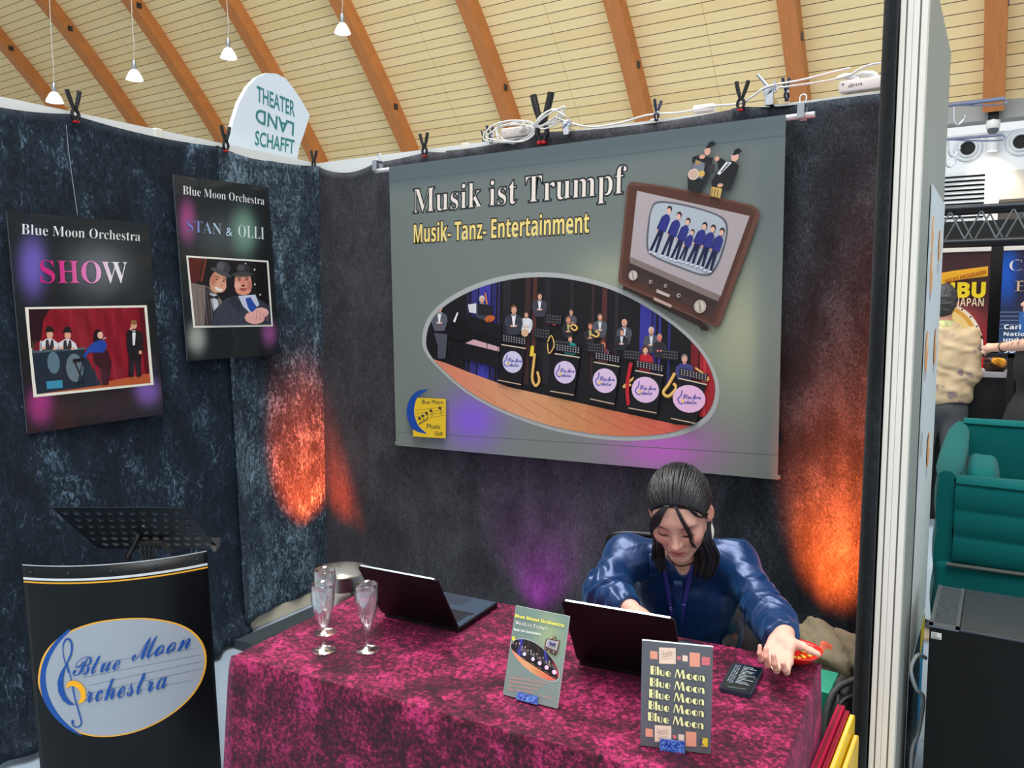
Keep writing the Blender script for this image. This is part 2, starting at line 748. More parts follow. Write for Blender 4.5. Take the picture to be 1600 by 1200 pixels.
m_far = pbr('hall_wall', (222, 226, 230), 0.7)
m_grey = pbr('grey_cornice', (150, 152, 150), 0.7)
mb = MB()
mb.box((-62, 14.6, 0), (15, 14.9, 5.0))
structure(mb.build('wall_far', m_far), 'white end wall of the hall')
mb = MB()
mb.box((-62, 14.35, 5.18), (15, 14.75, 5.75))
structure(mb.build('trim_1', m_grey), 'grey cornice under the vault')
mb = MB()
mb.box((14.8, -14, 0), (15.2, 14.9, 19.0))  # unseen end wall, added to cut daylight coming in from the right
structure(mb.build('wall_light_block', m_far), 'unseen white end wall added to block side daylight')

# ------------------------------------------------------------------ the exhibition booth walls
H = 2.5


def panel_wall(name, lo, hi, posts, label):
    mb = MB()
    mb.box(lo, hi)
    o = structure(mb.build(name, M_white), label)
    for (a, b_) in posts:
        p = MB()
        p.box(a, b_, 0.004)
        p.build('post', M_alu, o)
    return o


panel_wall('wall_back', (-0.02, 0.0, 0.0), (3.10, 0.035, H),
           [((x - 0.02, -0.004, 0), (x + 0.02, 0.039, H + 0.006)) for x in (1.0, 2.0)], 'white exhibition panels at the back of the booth')
wl = panel_wall('wall_left', (-0.045, -3.2, 0.0), (-0.01, 0.0, H),
                [((-0.05, y - 0.02, 0), (-0.006, y + 0.02, H + 0.006)) for y in (-1.0, -2.0)], 'white exhibition panels on the left of the booth')
mb = MB()
mb.box((3.082, -0.98, 0), (3.130, 0.0, H + 0.1))
wr = structure(mb.build('wall_right', pbr('grey_panel', (150, 156, 150), 0.5, spec=0.3), ), 'short grey-white side panel at the right of the booth')
# two aluminium profiles closing the front edge of the side panel, each with its grooves
for x0, x1 in ((3.073, 3.103), (3.1035, 3.137)):
    p = MB()
    y0 = -1.02
    w = x1 - x0
    p.box((x0, y0 + 0.006, 0), (x1, -0.97, H + 0.12))
    for q in (0.0, 0.56):
        p.box((x0 + w * q, y0, 0), (x0 + w * (q + 0.44), y0 + 0.008, H + 0.12), 0.0015)
    pr = p.build('edge_profile', M_alu, wr)
    g = MB()
    g.box((x0 + w * 0.455, y0 + 0.003, 0), (x0 + w * 0.545, y0 + 0.007, H + 0.12))
    g.build('groove', M_alu_dark, pr)

# ------------------------------------------------------------------ velvet curtains
V_left = velvet('velvet_midnight', (14, 22, 31), (30, 44, 58), (104, 130, 150), patch=6, fleck=40, lo=0.44, hi=0.68, bump=0.5, sheen=0.16, tint=(170, 205, 235), bias=0.4)
V_corner = velvet('velvet_steel', (18, 26, 34), (48, 62, 74), (126, 150, 164), patch=6, fleck=40, lo=0.41, hi=0.63, bump=0.7, sheen=0.22, tint=(180, 215, 240), bias=0.35)
V_back = velvet('velvet_charcoal', (30, 30, 34), (52, 52, 56), (76, 76, 82), patch=5, fleck=60, lo=0.33, hi=0.62, bump=0.45, sheen=0.16, tint=(200, 205, 215), bias=0.4)
V_right = velvet('velvet_black', (20, 25, 30), (40, 48, 55), (72, 82, 90), patch=5, fleck=80, lo=0.40, hi=0.62, bump=0.7, sheen=0.14, tint=(190, 205, 220), bias=0.45)


def nz(x, y, s=0.0):
    return (sin(x * 2.1 + s) + sin(x * 4.7 + 1.3 * s + y * 1.1) * 0.6 + sin(y * 3.3 + x * 1.7 + 2 * s) * 0.5) / 2.1


def curtain(name, m, u0, u1, fr, label, top, bottom=0.04, fold=0.012, flare=0.0, nu=90, nv=70, seed=1.0, hemfold=0.02, freq=10.0):
    """fr(u, d, z): u along the wall, d out of the wall; top(u) = height of the upper hem"""
    mb = MB()

    def fn(a, b):
        u = u0 + (u1 - u0) * a
        zt = top(u)
        zb = bottom(u) if callable(bottom) else bottom
        z = zt + (zb - zt) * b
        d = 0.022 + fold * (0.25 + 0.75 * b) * (0.7 * nz(u * freq, z, seed) + 0.5 * nz(u * freq * 2.3, z * 2, seed + 3)) \
            + (flare(u, b) if callable(flare) else flare * b ** 1.4) + hemfold * max(0, (b - 0.9) / 0.1) ** 2 * sin(u * 34 + seed)
        d += 0.006 * math.exp(-b * 40)
        return fr(u, max(d, 0.008), z)
    mb.grid(nu, nv, fn)
    # the hem turned over the top of the panel
    mb.grid(nu, 2, lambda a, b: fr(u0 + (u1 - u0) * a, 0.028 - 0.034 * b, top(u0 + (u1 - u0) * a) + 0.004 * sin(b * pi)))
    o = mb.build(name, m, smooth=True, thick=0.003)
    tag(o, label, 'curtain', 'velvet curtains of the booth')
    return o


def sag(marks):
    """height of a hem that is pinched up at the clamps and sags between them"""
    def f(u):
        for (a, za, s), (b, zb, _) in zip(marks[:-1], marks[1:]):
            if a <= u <= b:
                t = (u - a) / (b - a)
                return za + (zb - za) * t - s * 4 * t * (1 - t)
        return marks[0][1] if u < marks[0][0] else marks[-1][1]
    return f


left_fr = lambda u, d, z: (d, u, z)
back_fr = lambda u, d, z: (u, -d, z)
c_l = curtain('velvet_curtain', V_left, -2.02, -0.655, left_fr, 'midnight blue crushed velvet curtain behind the two posters and the music desk',
              sag([(-2.2, 2.45, 0.0), (-1.80, 2.45, 0.012), (-1.43, 2.478, 0.018), (-0.69, 2.470, 0.0)]),
              bottom=0.03, flare=lambda u, b: (0.04 + 0.20 * max(0, min(1, (-u - 0.5) / 1.4))) * b ** 1.5 + 0.05 * max(0, (b - 0.93) / 0.07) ** 2, seed=2.0, freq=6)
curtain('velvet_curtain', V_corner, -0.70, -0.012, left_fr, 'steel-blue flecked velvet curtain hanging in the booth corner beside the orange glow',
        sag([(-0.72, 2.478, 0.018), (-0.35, 2.452, 0.006), (-0.01, 2.476, 0.0)]), bottom=0.075, flare=lambda u, b: 0.015 * b + 0.085 * b * max(0, (-u - 0.45) / 0.25), seed=5.0, freq=5, hemfold=0.005)
curtain('velvet_curtain', V_back, 0.012, 0.915, back_fr, 'charcoal velvet curtain between the booth corner and the banner',
        sag([(0.0, 2.478, 0.045), (0.44, 2.455, 0.004), (0.785, 2.478, 0.012), (1.1, 2.47, 0.0)]), bottom=0.05, flare=0.02, seed=7.5, freq=6)
curtain('velvet_curtain', V_back, 0.905, 2.355, back_fr, 'charcoal velvet curtain hanging behind the large grey banner and the seated person',
        sag([(0.785, 2.478, 0.018), (1.466, 2.502, 0.020), (2.39, 2.498, 0.0)]), bottom=0.05, flare=0.02, seed=9.1, freq=5)
curtain('velvet_curtain', V_right, 2.345, 3.06, back_fr, 'black velvet curtain to the right of the banner in the orange light',
        sag([(2.30, 2.495, 0.0), (2.39, 2.500, 0.006), (2.62, 2.482, -0.004), (3.1, 2.478, 0.0)]), bottom=0.05, flare=0.03, fold=0.03, seed=4.2, freq=6)
# the last curtain runs along the side panel and is tucked round its front edge
mb = MB()


def side_fn(a, b):
    z = 2.58 - 2.53 * b
    path = a * 1.12
    w = 0.005 * nz(path * 16, z * 2.0, 2.0)
    if path < 0.98:
        return (3.062 - 0.018 - w - 0.01 * b, -0.03 - path, z)
    q = (path - 0.98) / 0.14
    return (3.044 - 0.012 + 0.036 * q - 0.01 * b * (1 - q), -1.01 - 0.028 * sin(q * pi * 0.8) - w * 0.5, z)


mb.grid(60, 60, side_fn)
V_side = velvet('velvet_side', (8, 10, 12), (18, 22, 25), (38, 45, 50), patch=4, fleck=70, lo=0.36, hi=0.68, bump=0.4, sheen=0.06, bias=0.45)
tag(mb.build('velvet_curtain', V_side, smooth=True, thick=0.004), 'black velvet curtain wrapped round the front edge of the side panel', 'curtain', 'velvet curtains of the booth')
# ------------------------------------------------------------------ printed figures (flat, used inside printed photographs)
SK = (226, 168, 140)


def figure(A, x, y, h, suit=(44, 46, 54), hair=(70, 50, 38), shirt=None, skin=SK, lean=0.0, hat=False, arms=True, face=True):
    """a small standing figure printed flat: (x, y) = chin, h = head height"""
    k = h
    A.poly([(x - 1.05 * k + lean * .2 * k, y + 0.42 * k), (x - 0.45 * k, y + 0.1 * k), (x + 0.45 * k, y + 0.1 * k), (x + 1.05 * k + lean * .2 * k, y + 0.45 * k),
            (x + 1.15 * k + lean * k, y + 2.0 * k), (x + 0.75 * k + lean * 1.2 * k, y + 3.0 * k), (x - 0.75 * k + lean * 1.2 * k, y + 3.0 * k), (x - 1.15 * k + lean * k, y + 1.9 * k)], suit)
    if shirt:
        A.poly([(x - 0.32 * k, y + 0.08 * k), (x + 0.32 * k, y + 0.08 * k), (x + 0.06 * k + lean * .7 * k, y + 1.9 * k), (x - 0.10 * k + lean * .7 * k, y + 1.9 * k)], shirt)
    A.poly([(x - 0.2 * k, y - 0.3 * k), (x + 0.2 * k, y - 0.3 * k), (x + 0.24 * k, y + 0.22 * k), (x - 0.24 * k, y + 0.22 * k)], mix(skin, (0, 0, 0), 0.2))
    A.ell(x, y - 0.62 * k, 0.46 * k, 0.62 * k, hair)
    A.ell(x + 0.03 * k, y - 0.45 * k, 0.36 * k, 0.47 * k, skin)
    if face:
        A.ell(x - 0.14 * k, y - 0.52 * k, 0.07 * k, 0.05 * k, (60, 40, 36), n=8)
        A.ell(x + 0.19 * k, y - 0.52 * k, 0.07 * k, 0.05 * k, (60, 40, 36), n=8)
        A.ell(x + 0.03 * k, y - 0.18 * k, 0.14 * k, 0.05 * k, (150, 70, 66), n=8)
    if shirt:
        A.poly([(x - 0.22 * k, y + 0.12 * k), (x, y + 0.24 * k), (x + 0.22 * k, y + 0.12 * k), (x + 0.22 * k, y + 0.38 * k), (x, y + 0.26 * k), (x - 0.22 * k, y + 0.38 * k)], (18, 18, 22))
    if hat:
        A.ell(x, y - 0.98 * k, 0.68 * k, 0.14 * k, (22, 22, 24))
        A.ell(x, y - 1.16 * k, 0.45 * k, 0.38 * k, (28, 28, 30))
    if arms:
        for s in (-1, 1):
            A.line([(x + s * 0.98 * k, y + 0.6 * k), (x + s * 1.1 * k + lean * .5 * k, y + 1.5 * k), (x + s * 0.35 * k + lean * k, y + 1.75 * k)], 0.42 * k, mix(suit, (120, 120, 130), 0.12))
            A.ell(x + s * 0.28 * k + lean * k, y + 1.75 * k, 0.2 * k, 0.17 * k, skin, n=8)


def clef_moon_logo(A, P, simple=False):
    """the treble-clef and crescent emblem; P maps logo coordinates (photo frame of the music desk) to print coordinates"""
    blue, gold = (12, 76, 156), (250, 178, 24)
    REF[0] = (190, 1050)
    seg = lambda a, b: [(a[0] + (b[0] - a[0]) * k / 12, a[1] + (b[1] - a[1]) * k / 12) for k in range(13)]

    def L(pts, w, col, n=4):
        A.line([P(*p) for p in pts], w, col, n=n)
    # crescent along the left rim of the oval
    outer = [(108, 982), (88, 1000), (72, 1024), (64, 1050), (64, 1076), (72, 1100), (88, 1122), (108, 1139), (128, 1149)]
    inner = [(128, 1147), (110, 1134), (93, 1116), (80, 1094), (73, 1070), (73, 1046), (82, 1021), (96, 1000), (112, 984)]
    A.poly([P(*p) for p in [tuple(q)[:2] for q in spline([(a, b, 0) for a, b in outer], 4)] + [tuple(q)[:2] for q in spline([(a, b, 0) for a, b in inner], 4)]], blue)
    # staff lines
    for (x0, y0, x1, y1) in ((112, 1042, 306, 1012), (130, 1058, 313, 1022), (140, 1070, 317, 1032), (142, 1082, 318, 1043), (118, 1096, 300, 1062)):
        A.line([P(*p) for p in seg((x0, y0), (x1, y1))], A_w(P, 0.6), (96, 120, 150))
    # clef
    L([(108, 1050), (101, 1028), (99, 1010), (103, 999), (109, 998), (113, 1006), (112, 1020), (105, 1036), (96, 1052), (92, 1068)],
      [A_w(P, 2.0), A_w(P, 1.5), A_w(P, 3.2), A_w(P, 3.4), A_w(P, 2.4), A_w(P, 4.4)], blue)
    A.poly([P(*p) for p in [(104, 1038), (96, 1050), (91, 1064), (92, 1080), (99, 1093), (109, 1100), (119, 1100), (112, 1096), (104, 1086), (100, 1072), (100, 1057)]], blue)
    L([(106, 1036), (112, 1060), (118, 1090), (125, 1114), (128, 1128), (124, 1134), (117, 1134), (113, 1128)],
      [A_w(P, 1.4), A_w(P, 2.2), A_w(P, 2.4), A_w(P, 2.0), A_w(P, 2.4)], blue)
    A.ell(*P(114.5, 1126), A_w(P, 2.4), A_w(P, 3.2), blue)
    # golden crescent
    o_ = spline([(104, 1073, 0), (108, 1064, 0), (117, 1062, 0), (127, 1066, 0), (134, 1076, 0), (135, 1088, 0), (130, 1096, 0), (123, 1097, 0)], 4)
    i_ = spline([(123, 1096, 0), (127, 1089, 0), (126, 1080, 0), (121, 1073, 0), (113, 1070, 0), (106, 1073, 0)], 4)
    A.poly([P(q.x, q.y) for q in o_] + [P(q.x, q.y) for q in i_], gold)
    # lettering
    sb = math_abc
    A.text(sb('Blue', 'script'), P(114, 1055), P(188, 1044), P(116, 1027), blue)
    A.text(sb('Moon', 'script'), P(206, 1032), P(298, 1010), P(210, 1000), blue)
    A.text(sb('rchestra', 'script'), P(136, 1096), P(262, 1072), P(136, 1064), blue)


REF = [(190, 1050)]


def A_w(P, w):
    """a width given in the print's drawing units, at the place being drawn"""
    x, y = REF[0]
    a, b = P(x, y), P(x + w, y)
    return hypot(a[0] - b[0], a[1] - b[1])


def television(A, P, full=True):
    REF[0] = (1080, 380)
    q = lambda pts: [P(*p) for p in pts]
    sp = lambda pts: [P(a.x, a.y) for a in spline([(x, y, 0) for x, y in pts], 4, True)]
    A.poly(q([(980, 447), (979, 453), (986, 454), (1098, 510), (1101, 516), (1111, 517), (1113, 511), (1050, 470)]), (46, 32, 28))
    A.poly(q([(985, 294), (988, 289), (993, 286), (1032, 291), (1105, 304), (1180, 323), (1189, 329), (1192, 338), (1168, 405), (1133, 500), (1129, 508), (1122, 511), (1040, 473), (980, 447), (973, 442), (972, 436), (979, 365)]),
           (104, 68, 56))
    A.poly(q([(989, 292), (1032, 294), (1104, 307), (1178, 326), (1186, 333), (1182, 345), (1150, 430), (1124, 503), (1119, 506), (1040, 469), (984, 444), (977, 437), (982, 372)]), (86, 52, 42))
    A.grid(q([(1001, 300), (1176, 339), (1131, 464), (990, 406)]), 10, 8, lambda x, y: mix((178, 166, 168), (134, 120, 124), 0))
    A.poly(q([(991, 402), (990, 412), (1127, 471), (1131, 462)]), (132, 116, 112))
    A.poly(q([(989, 411), (1127, 471), (1119, 497), (981, 432)]), (58, 44, 42))
    A.poly(q([(985, 421), (1123, 484), (1119, 497), (981, 432)]), (70, 50, 46))
    A.poly(sp([(1022, 330), (1034, 316), (1080, 322), (1125, 336), (1141, 350), (1140, 378), (1126, 418), (1108, 432), (1068, 420), (1026, 402), (1016, 388), (1017, 358)]), (96, 96, 104))
    A.poly(sp([(1024, 331), (1036, 319), (1080, 325), (1123, 338), (1138, 352), (1137, 378), (1123, 416), (1106, 429), (1068, 417), (1028, 400), (1019, 387), (1020, 358)]), (178, 186, 194))
    for (hx, hy, fx, fy, s) in ((1052, 328, 1026, 396, 1.0), (1067, 337, 1044, 402, 0.97), (1081, 346, 1058, 407, 0.9), (1088, 363, 1070, 409, 0.72), (1107, 353, 1084, 413, 0.95), (1120, 357, 1099, 418, 0.95), (1134, 362, 1112, 424, 0.95)):
        dx, dy = fx - hx, fy - hy
        n = hypot(dx, dy)
        ux, uy = dx / n, dy / n
        px, py = -uy, ux
        at = lambda t, s_: P(hx + ux * n * t + px * s_, hy + uy * n * t + py * s_)
        w = 7.0 * s
        A.poly([at(0.46, -w * .62), at(0.46, w * .62), at(0.98, w * .95), at(0.98, w * .35), at(0.60, 0.3), at(0.98, -w * .3), at(0.98, -w * .85)], (26, 28, 66))
        A.poly([at(0.13, -w * .35), at(0.13, w * .35), at(0.2, w * 0.95), at(0.5, w), at(0.5, -w), at(0.2, -w * 0.95)], (48, 50, 128))
        A.poly([at(0.2, w * 0.7), at(0.22, w * 1.05), at(0.5, w * 1.2), at(0.5, w * 0.8)], (38, 40, 108))
        A.ell(*at(0.51, w * 1.0), A_w(P, 1.7), A_w(P, 2.0), SK, n=8)
        A.ell(*at(0.01, 0), A_w(P, 4.2 * s), A_w(P, 5.4 * s), (52, 36, 34), n=12)
        A.ell(*at(0.05, 0), A_w(P, 3.4 * s), A_w(P, 4.4 * s), (232, 178, 158), n=12)
        A.ell(*at(1.0, -w * .5), A_w(P, 3.2), A_w(P, 1.7), (210, 210, 225), n=8)
        A.ell(*at(1.0, w * .6), A_w(P, 3.2), A_w(P, 1.7), (210, 210, 225), n=8)
    for (x, y, r) in ((996, 431, 7.5), (1100, 479, 9.5)):
        A.ell(*P(x, y), A_w(P, r), A_w(P, r * 1.05), (186, 172, 160))
        A.ell(*P(x, y), A_w(P, r * 0.72), A_w(P, r * 0.76), (206, 194, 182))
        A.line([P(x - r * .15, y - r * .7), P(x + r * .1, y + r * .8)], A_w(P, r * .3), (150, 136, 126))
    for (x, y, r) in ((1023.5, 441, 3), (1046.5, 447, 2.8), (1067, 462, 3.2)):
        A.ell(*P(x, y), A_w(P, r), A_w(P, r), (178, 166, 156), n=12)
        A.ell(*P(x + .6, y), A_w(P, r * .55), A_w(P, r * .55), (60, 48, 44), n=10)
    A.poly(q([(1033, 452), (1054, 461), (1052, 465), (1032, 457)]), (196, 182, 168))
    A.poly(q([(1029, 464), (1057, 477), (1055, 481), (1028, 469)]), (190, 160, 148))
    # two men in bowler hats standing on the set
    A.poly(q([(1088, 248), (1100, 245), (1120, 250), (1114, 276), (1098, 304), (1081, 299), (1080, 278), (1090, 262), (1087, 254)]), (34, 34, 36))
    A.poly(q([(1093, 252), (1107, 258), (1104, 282), (1084, 278)]), (122, 126, 138))
    A.ell(*P(1096, 257), A_w(P, 4), A_w(P, 3), (180, 140, 80))
    A.ell(*P(1089.5, 275), A_w(P, 8.5), A_w(P, 8.2), (222, 196, 176))
    A.ell(*P(1089.5, 275), A_w(P, 6.5), A_w(P, 6.2), (206, 174, 152))
    A.ell(*P(1102, 274), A_w(P, 4.8), A_w(P, 4.8), (216, 178, 96))
    A.ell(*P(1103, 248), A_w(P, 4.5), A_w(P, 3), SK)
    A.ell(*P(1111, 239.5), A_w(P, 4.6), A_w(P, 5.6), (224, 170, 150))
    A.ell(*P(1116, 231), A_w(P, 8), A_w(P, 2.2), (20, 20, 22), rot=0.3)
    A.ell(*P(1117, 228.5), A_w(P, 5.4), A_w(P, 4), (28, 28, 30), rot=0.3)
    A.poly(q([(1143, 258), (1150, 254), (1160, 261), (1157, 275), (1144, 301), (1134, 297), (1118, 296), (1117, 286), (1128, 268), (1126, 252), (1133, 250)]), (30, 31, 34))
    A.poly(q([(1126, 274), (1140, 256), (1149, 257), (1130, 276)]), (230, 228, 230))
    A.line([P(1132, 272), P(1144, 258)], A_w(P, 1.8), (24, 24, 28))
    A.poly(q([(1112, 262), (1123, 258), (1121, 274), (1113, 272)]), (54, 52, 56))
    A.ell(*P(1126, 251), A_w(P, 3.4), A_w(P, 3.4), SK)
    A.poly(q([(1118, 294), (1134, 297), (1131, 312), (1115, 308)]), (206, 172, 96))
    for j in range(3):
        A.line([P(1119 + j * 4.5, 297 + j), P(1117.5 + j * 4.5, 308 + j)], A_w(P, 1.3), (96, 66, 34))
    A.ell(*P(1131, 292), A_w(P, 4.2), A_w(P, 2.8), SK)
    A.ell(*P(1153.5, 248.5), A_w(P, 5.4), A_w(P, 6.2), (230, 176, 160))
    A.ell(*P(1157, 242), A_w(P, 7.2), A_w(P, 2.1), (20, 20, 22), rot=0.3)
    A.ell(*P(1157.5, 239.5), A_w(P, 4.8), A_w(P, 3.8), (26, 26, 28), rot=0.3)


ELL = [(667, 532), (674, 502), (698, 474), (745, 448), (800, 432.5), (860, 428.5), (920, 437), (975, 455), (1030, 486), (1078, 523), (1110, 562), (1125, 605), (1117, 642), (1092, 666), (1050, 680), (990, 685), (930, 681), (860, 667), (790, 642), (735, 612), (694, 577), (673, 553)]


def big_band_photo(A, P, rich=True):
    REF[0] = (900, 560)
    sp = [(a.x, a.y) for a in spline([(x, y, 0) for x, y in ELL], 4, True)]
    cx, cy = sum(p[0] for p in sp) / len(sp), sum(p[1] for p in sp) / len(sp)
    A.poly([P(cx + (x - cx) * 1.012, cy + (y - cy) * 1.02) for x, y in sp], (176, 178, 176))
    ins = [P(cx + (x - cx) * .984, cy + (y - cy) * .962) for x, y in sp]
    ar = sum(ins[i - 1][0] * ins[i][1] - ins[i][0] * ins[i - 1][1] for i in range(len(ins)))
    A.clip = ins if ar > 0 else ins[::-1]
    q = lambda pts: [P(*p) for p in pts]
    A.poly(ins, (24, 21, 25))
    for (x0, x1, c) in ((735, 739, (40, 38, 70)), (742, 752, (52, 50, 120)), (754, 772, (62, 60, 158)), (774, 781, (44, 42, 104)), (784, 786, (54, 52, 110)), (792, 803, (40, 37, 44)), (826, 834, (62, 38, 38)), (838, 844, (84, 44, 40)),
                        (856, 866, (36, 33, 38)), (896, 902, (40, 34, 38)), (930, 934, (58, 36, 36)), (946, 954, (84, 44, 42)), (966, 972, (44, 36, 44)), (1006, 1024, (56, 54, 150)), (1026, 1031, (50, 48, 128)), (1035, 1039, (56, 54, 140)), (1050, 1054, (46, 46, 110)),
                        (1086, 1098, (120, 26, 36)), (1100, 1126, (168, 34, 46)), (1106, 1110, (200, 54, 62))):
        A.poly(q([(x0, 425), (x1, 425), (x1 - 4, 600 if x0 < 1080 else 650), (x0 - 4, 600 if x0 < 1080 else 650)]), c)
    fl = [(660, 556), (692, 563), (740, 582), (800, 604), (880, 622), (960, 640), (1060, 662), (1135, 668), (1135, 720), (660, 720)]

    def floorc(x, y):
        c = mix((222, 130, 104), (206, 138, 86), (x - 690) / 170)
        c = mix(c, (226, 98, 84), (x - 900) / 160)
        return mix(c, (232, 178, 138), blob(x, y, 820, 640, 80, 40) * .5)
    # the floor is cut into strips so that its printed colour can change along it
    for i in range(24):
        x0, x1 = 660 + i * 20, 680 + i * 20

        def top(x):
            for (a, ya), (b, yb) in zip(fl[:7], fl[1:8]):
                if a <= x <= b:
                    return ya + (yb - ya) * (x - a) / (b - a)
            return 668
        sv = A.L
        A.poly(q([(x0, top(x0)), (x1, top(x1)), (x1, 720), (x0, 720)]), floorc((x0 + x1) / 2, 640))
        A.L = sv
    A.L += 1
    for i in range(9):
        x0, y0, x1, y1 = 700 + i * 44, 596 + i * 9, 760 + i * 44, 640 + i * 6
        A.poly(q([(x0, y0), (x0 + 1, y0 - .3), (x1 + 1, y1 - .3), (x1, y1)]), (196, 110, 80))
    if not rich:
        base = A.L
        for i in range(14):
            A.L = base
            x = 690 + i * 30
            y = 492 + i * 6.5 + (6 if i % 2 else -8)
            A.poly(q([(x - 9, y + 34), (x - 8, y + 6), (x, y), (x + 8, y + 6), (x + 9, y + 34)]), (60, 58, 66) if i % 3 else (120, 104, 96))
            A.ell(*P(x, y - 3), A_w(P, 5), A_w(P, 6), (232, 190, 168), n=10)
        A.L = base + 4
    if rich:
        base = A.L
        people = [  # x, chin y, head height, suit, hair, shirt, skin
            (758, 473, 9, (66, 68, 78), (214, 208, 206), (220, 220, 225), SK, 0),
            (848, 468, 9, (62, 64, 74), (58, 46, 40), (240, 240, 244), SK, 0),
            (827, 496, 8, (226, 226, 230), (60, 44, 38), None, SK, 0),
            (897, 492, 7, (86, 88, 98), (120, 96, 80), None, SK, 0),
            (942, 500, 9, (84, 86, 96), (92, 70, 60), (230, 230, 234), SK, 0),
            (980, 510, 9.5, (78, 80, 90), (226, 168, 146), (230, 230, 234), SK, 0),
            (1022, 522, 9.5, (84, 84, 94), (228, 196, 184), (230, 230, 234), SK, 0),
            (893, 504, 8, (40, 40, 46), (150, 104, 76), (200, 180, 120), (236, 150, 120), 0),
            (927, 514, 8, (40, 40, 46), (120, 84, 60), (200, 180, 120), (232, 150, 122), 0),
            (976, 523, 8, (40, 40, 46), (50, 36, 32), (230, 230, 234), SK, 0),
            (1035, 532, 9, (48, 44, 50), (180, 150, 130), None, (236, 130, 120), 0),
            (808, 490, 11, (58, 60, 70), (112, 78, 56), (242, 240, 242), SK, 0),
            (692, 487, 10, (92, 94, 104), (206, 186, 172), (235, 235, 238), SK, 0),
            (896, 534, 8, (40, 150, 150), (120, 74, 58), None, (236, 176, 150), 0),
            (947, 543, 8.5, (120, 66, 74), (150, 66, 44), None, (238, 190, 166), 0),
            (1013, 552, 10, (196, 34, 48), (92, 56, 46), None, (240, 186, 160), 0),
            (1074, 566, 11, (66, 70, 130), (140, 124, 124), None, (238, 180, 156), 0),
        ]
        base2 = A.L
        for k, (x, y, h, su, ha, sh, skc, hat) in enumerate(people):
            A.L = base2 + (0 if k < 7 else 14 if k < 13 else 28)
            if k in (14, 15):
                A.ell(*P(x, y - 1), A_w(P, h * .62), A_w(P, h * 1.05), ha)
            B = Proxy(A, P)
            figure(B, x, y, h, su, ha, sh, skc)
        A.L = base2 + 44
        # pianist's legs, grand piano, tables
        A.poly(q([(684, 520), (705, 522), (702, 560), (690, 560), (690, 540)]), (78, 80, 90))
        A.poly(q([(704, 505), (738, 500), (790, 512), (790, 540), (745, 536), (706, 528)]), (14, 14, 18))
        A.poly(q([(736, 492), (788, 508), (786, 528), (738, 512)]), (22, 20, 24))
        A.ell(*P(771, 498), A_w(P, 9), A_w(P, 5), (196, 96, 48), rot=0.2)
        A.poly(q([(714, 502), (720, 488), (722, 489), (717, 504)]), (232, 232, 236))
        A.poly(q([(737, 476), (750, 474), (750, 490), (739, 488)]), (216, 214, 220))
        A.poly(q([(752, 474), (775, 478), (775, 492), (753, 490)]), (34, 34, 38))
        A.poly(q([(733, 536), (746, 530), (786, 542), (786, 549)]), (214, 168, 176))
        A.poly(q([(726, 546), (733, 536), (786, 549), (786, 574), (728, 560)]), (20, 18, 24))
        for (a, b_) in (((712, 530), (706, 562)), ((716, 530), (722, 562)), ((770, 500), (764, 582)), ((764, 560), (750, 576)), ((768, 575), (784, 588)), ((797, 478), (785, 520)), ((785, 520), (782, 592)), ((770, 588), (796, 584))):
            A.line(q([a, b_]), A_w(P, 1.1), (34, 32, 36))
        A.line(q([(764, 458), (767, 476)]), A_w(P, 3), (196, 120, 84))
        A.ell(*P(826, 520), A_w(P, 6), A_w(P, 5.5), (222, 176, 140))
        A.ell(*P(863, 502), A_w(P, 5), A_w(P, 4), (196, 60, 60))
        A.ell(*P(872, 504), A_w(P, 5), A_w(P, 4), (210, 74, 66))
        for (x, y) in ((840, 512), (858, 490), (870, 530), (924, 534), (980, 545), (1040, 545)):
            A.poly(q([(x, y), (x + 26, y + 3), (x + 24, y + 18), (x - 1, y + 15)]), (36, 35, 40))
            for r in range(3):
                sv = A.L
                for c_ in range(6):
                    A.L = sv
                    A.ell(*P(x + 3 + c_ * 4, y + 3 + r * 4.6 + c_ * .4), A_w(P, 0.9), A_w(P, 0.9), (120, 116, 120), n=6)
        # brass
        for pts, w in (([(898, 512), (904, 516), (908, 512), (902, 507), (897, 510)], 2.6), ([(930, 522), (938, 526), (942, 521), (936, 517)], 2.6), ([(842, 552), (840, 570), (838, 590), (843, 602), (849, 594), (846, 580)], 4.2),
                       ([(1060, 582), (1050, 600), (1042, 612), (1050, 618), (1062, 606), (1058, 598)], 4.4), ([(998, 588), (986, 598), (980, 604), (992, 600)], 3.2), ([(1092, 574), (1108, 586), (1112, 592), (1104, 594)], 2.6),
                       ([(862, 534), (868, 524), (872, 540), (864, 552), (862, 536)], 1.8)):
            A.line(q(pts), A_w(P, w), (214, 160, 74), n=4)
            A.line(q([(x - .5, y - .5) for x, y in pts]), A_w(P, w * .35), (250, 214, 140), n=4)
        A.poly(q([(836, 540), (841, 540), (840, 556), (834, 556)]), (236, 206, 60))
        A.line(q([(992, 566), (986, 600), (988, 632)]), A_w(P, 5), (196, 34, 48), n=3)
    base = A.L
    desks = [((790, 536), (828, 542), (821, 604), (785, 597), (807.5, 565), 17, 16), ((873, 550), (912, 556), (903, 620), (866, 614), (889, 581), 17, 16), ((934, 563), (974, 570), (966, 634), (928, 626), (951, 594), 18, 17),
             ((998, 576), (1042, 584), (1032, 648), (988, 640), (1014, 608), 19.5, 17.5), ((1066, 588), (1110, 598), (1092, 664), (1054, 656), (1082, 622), 22, 18)]
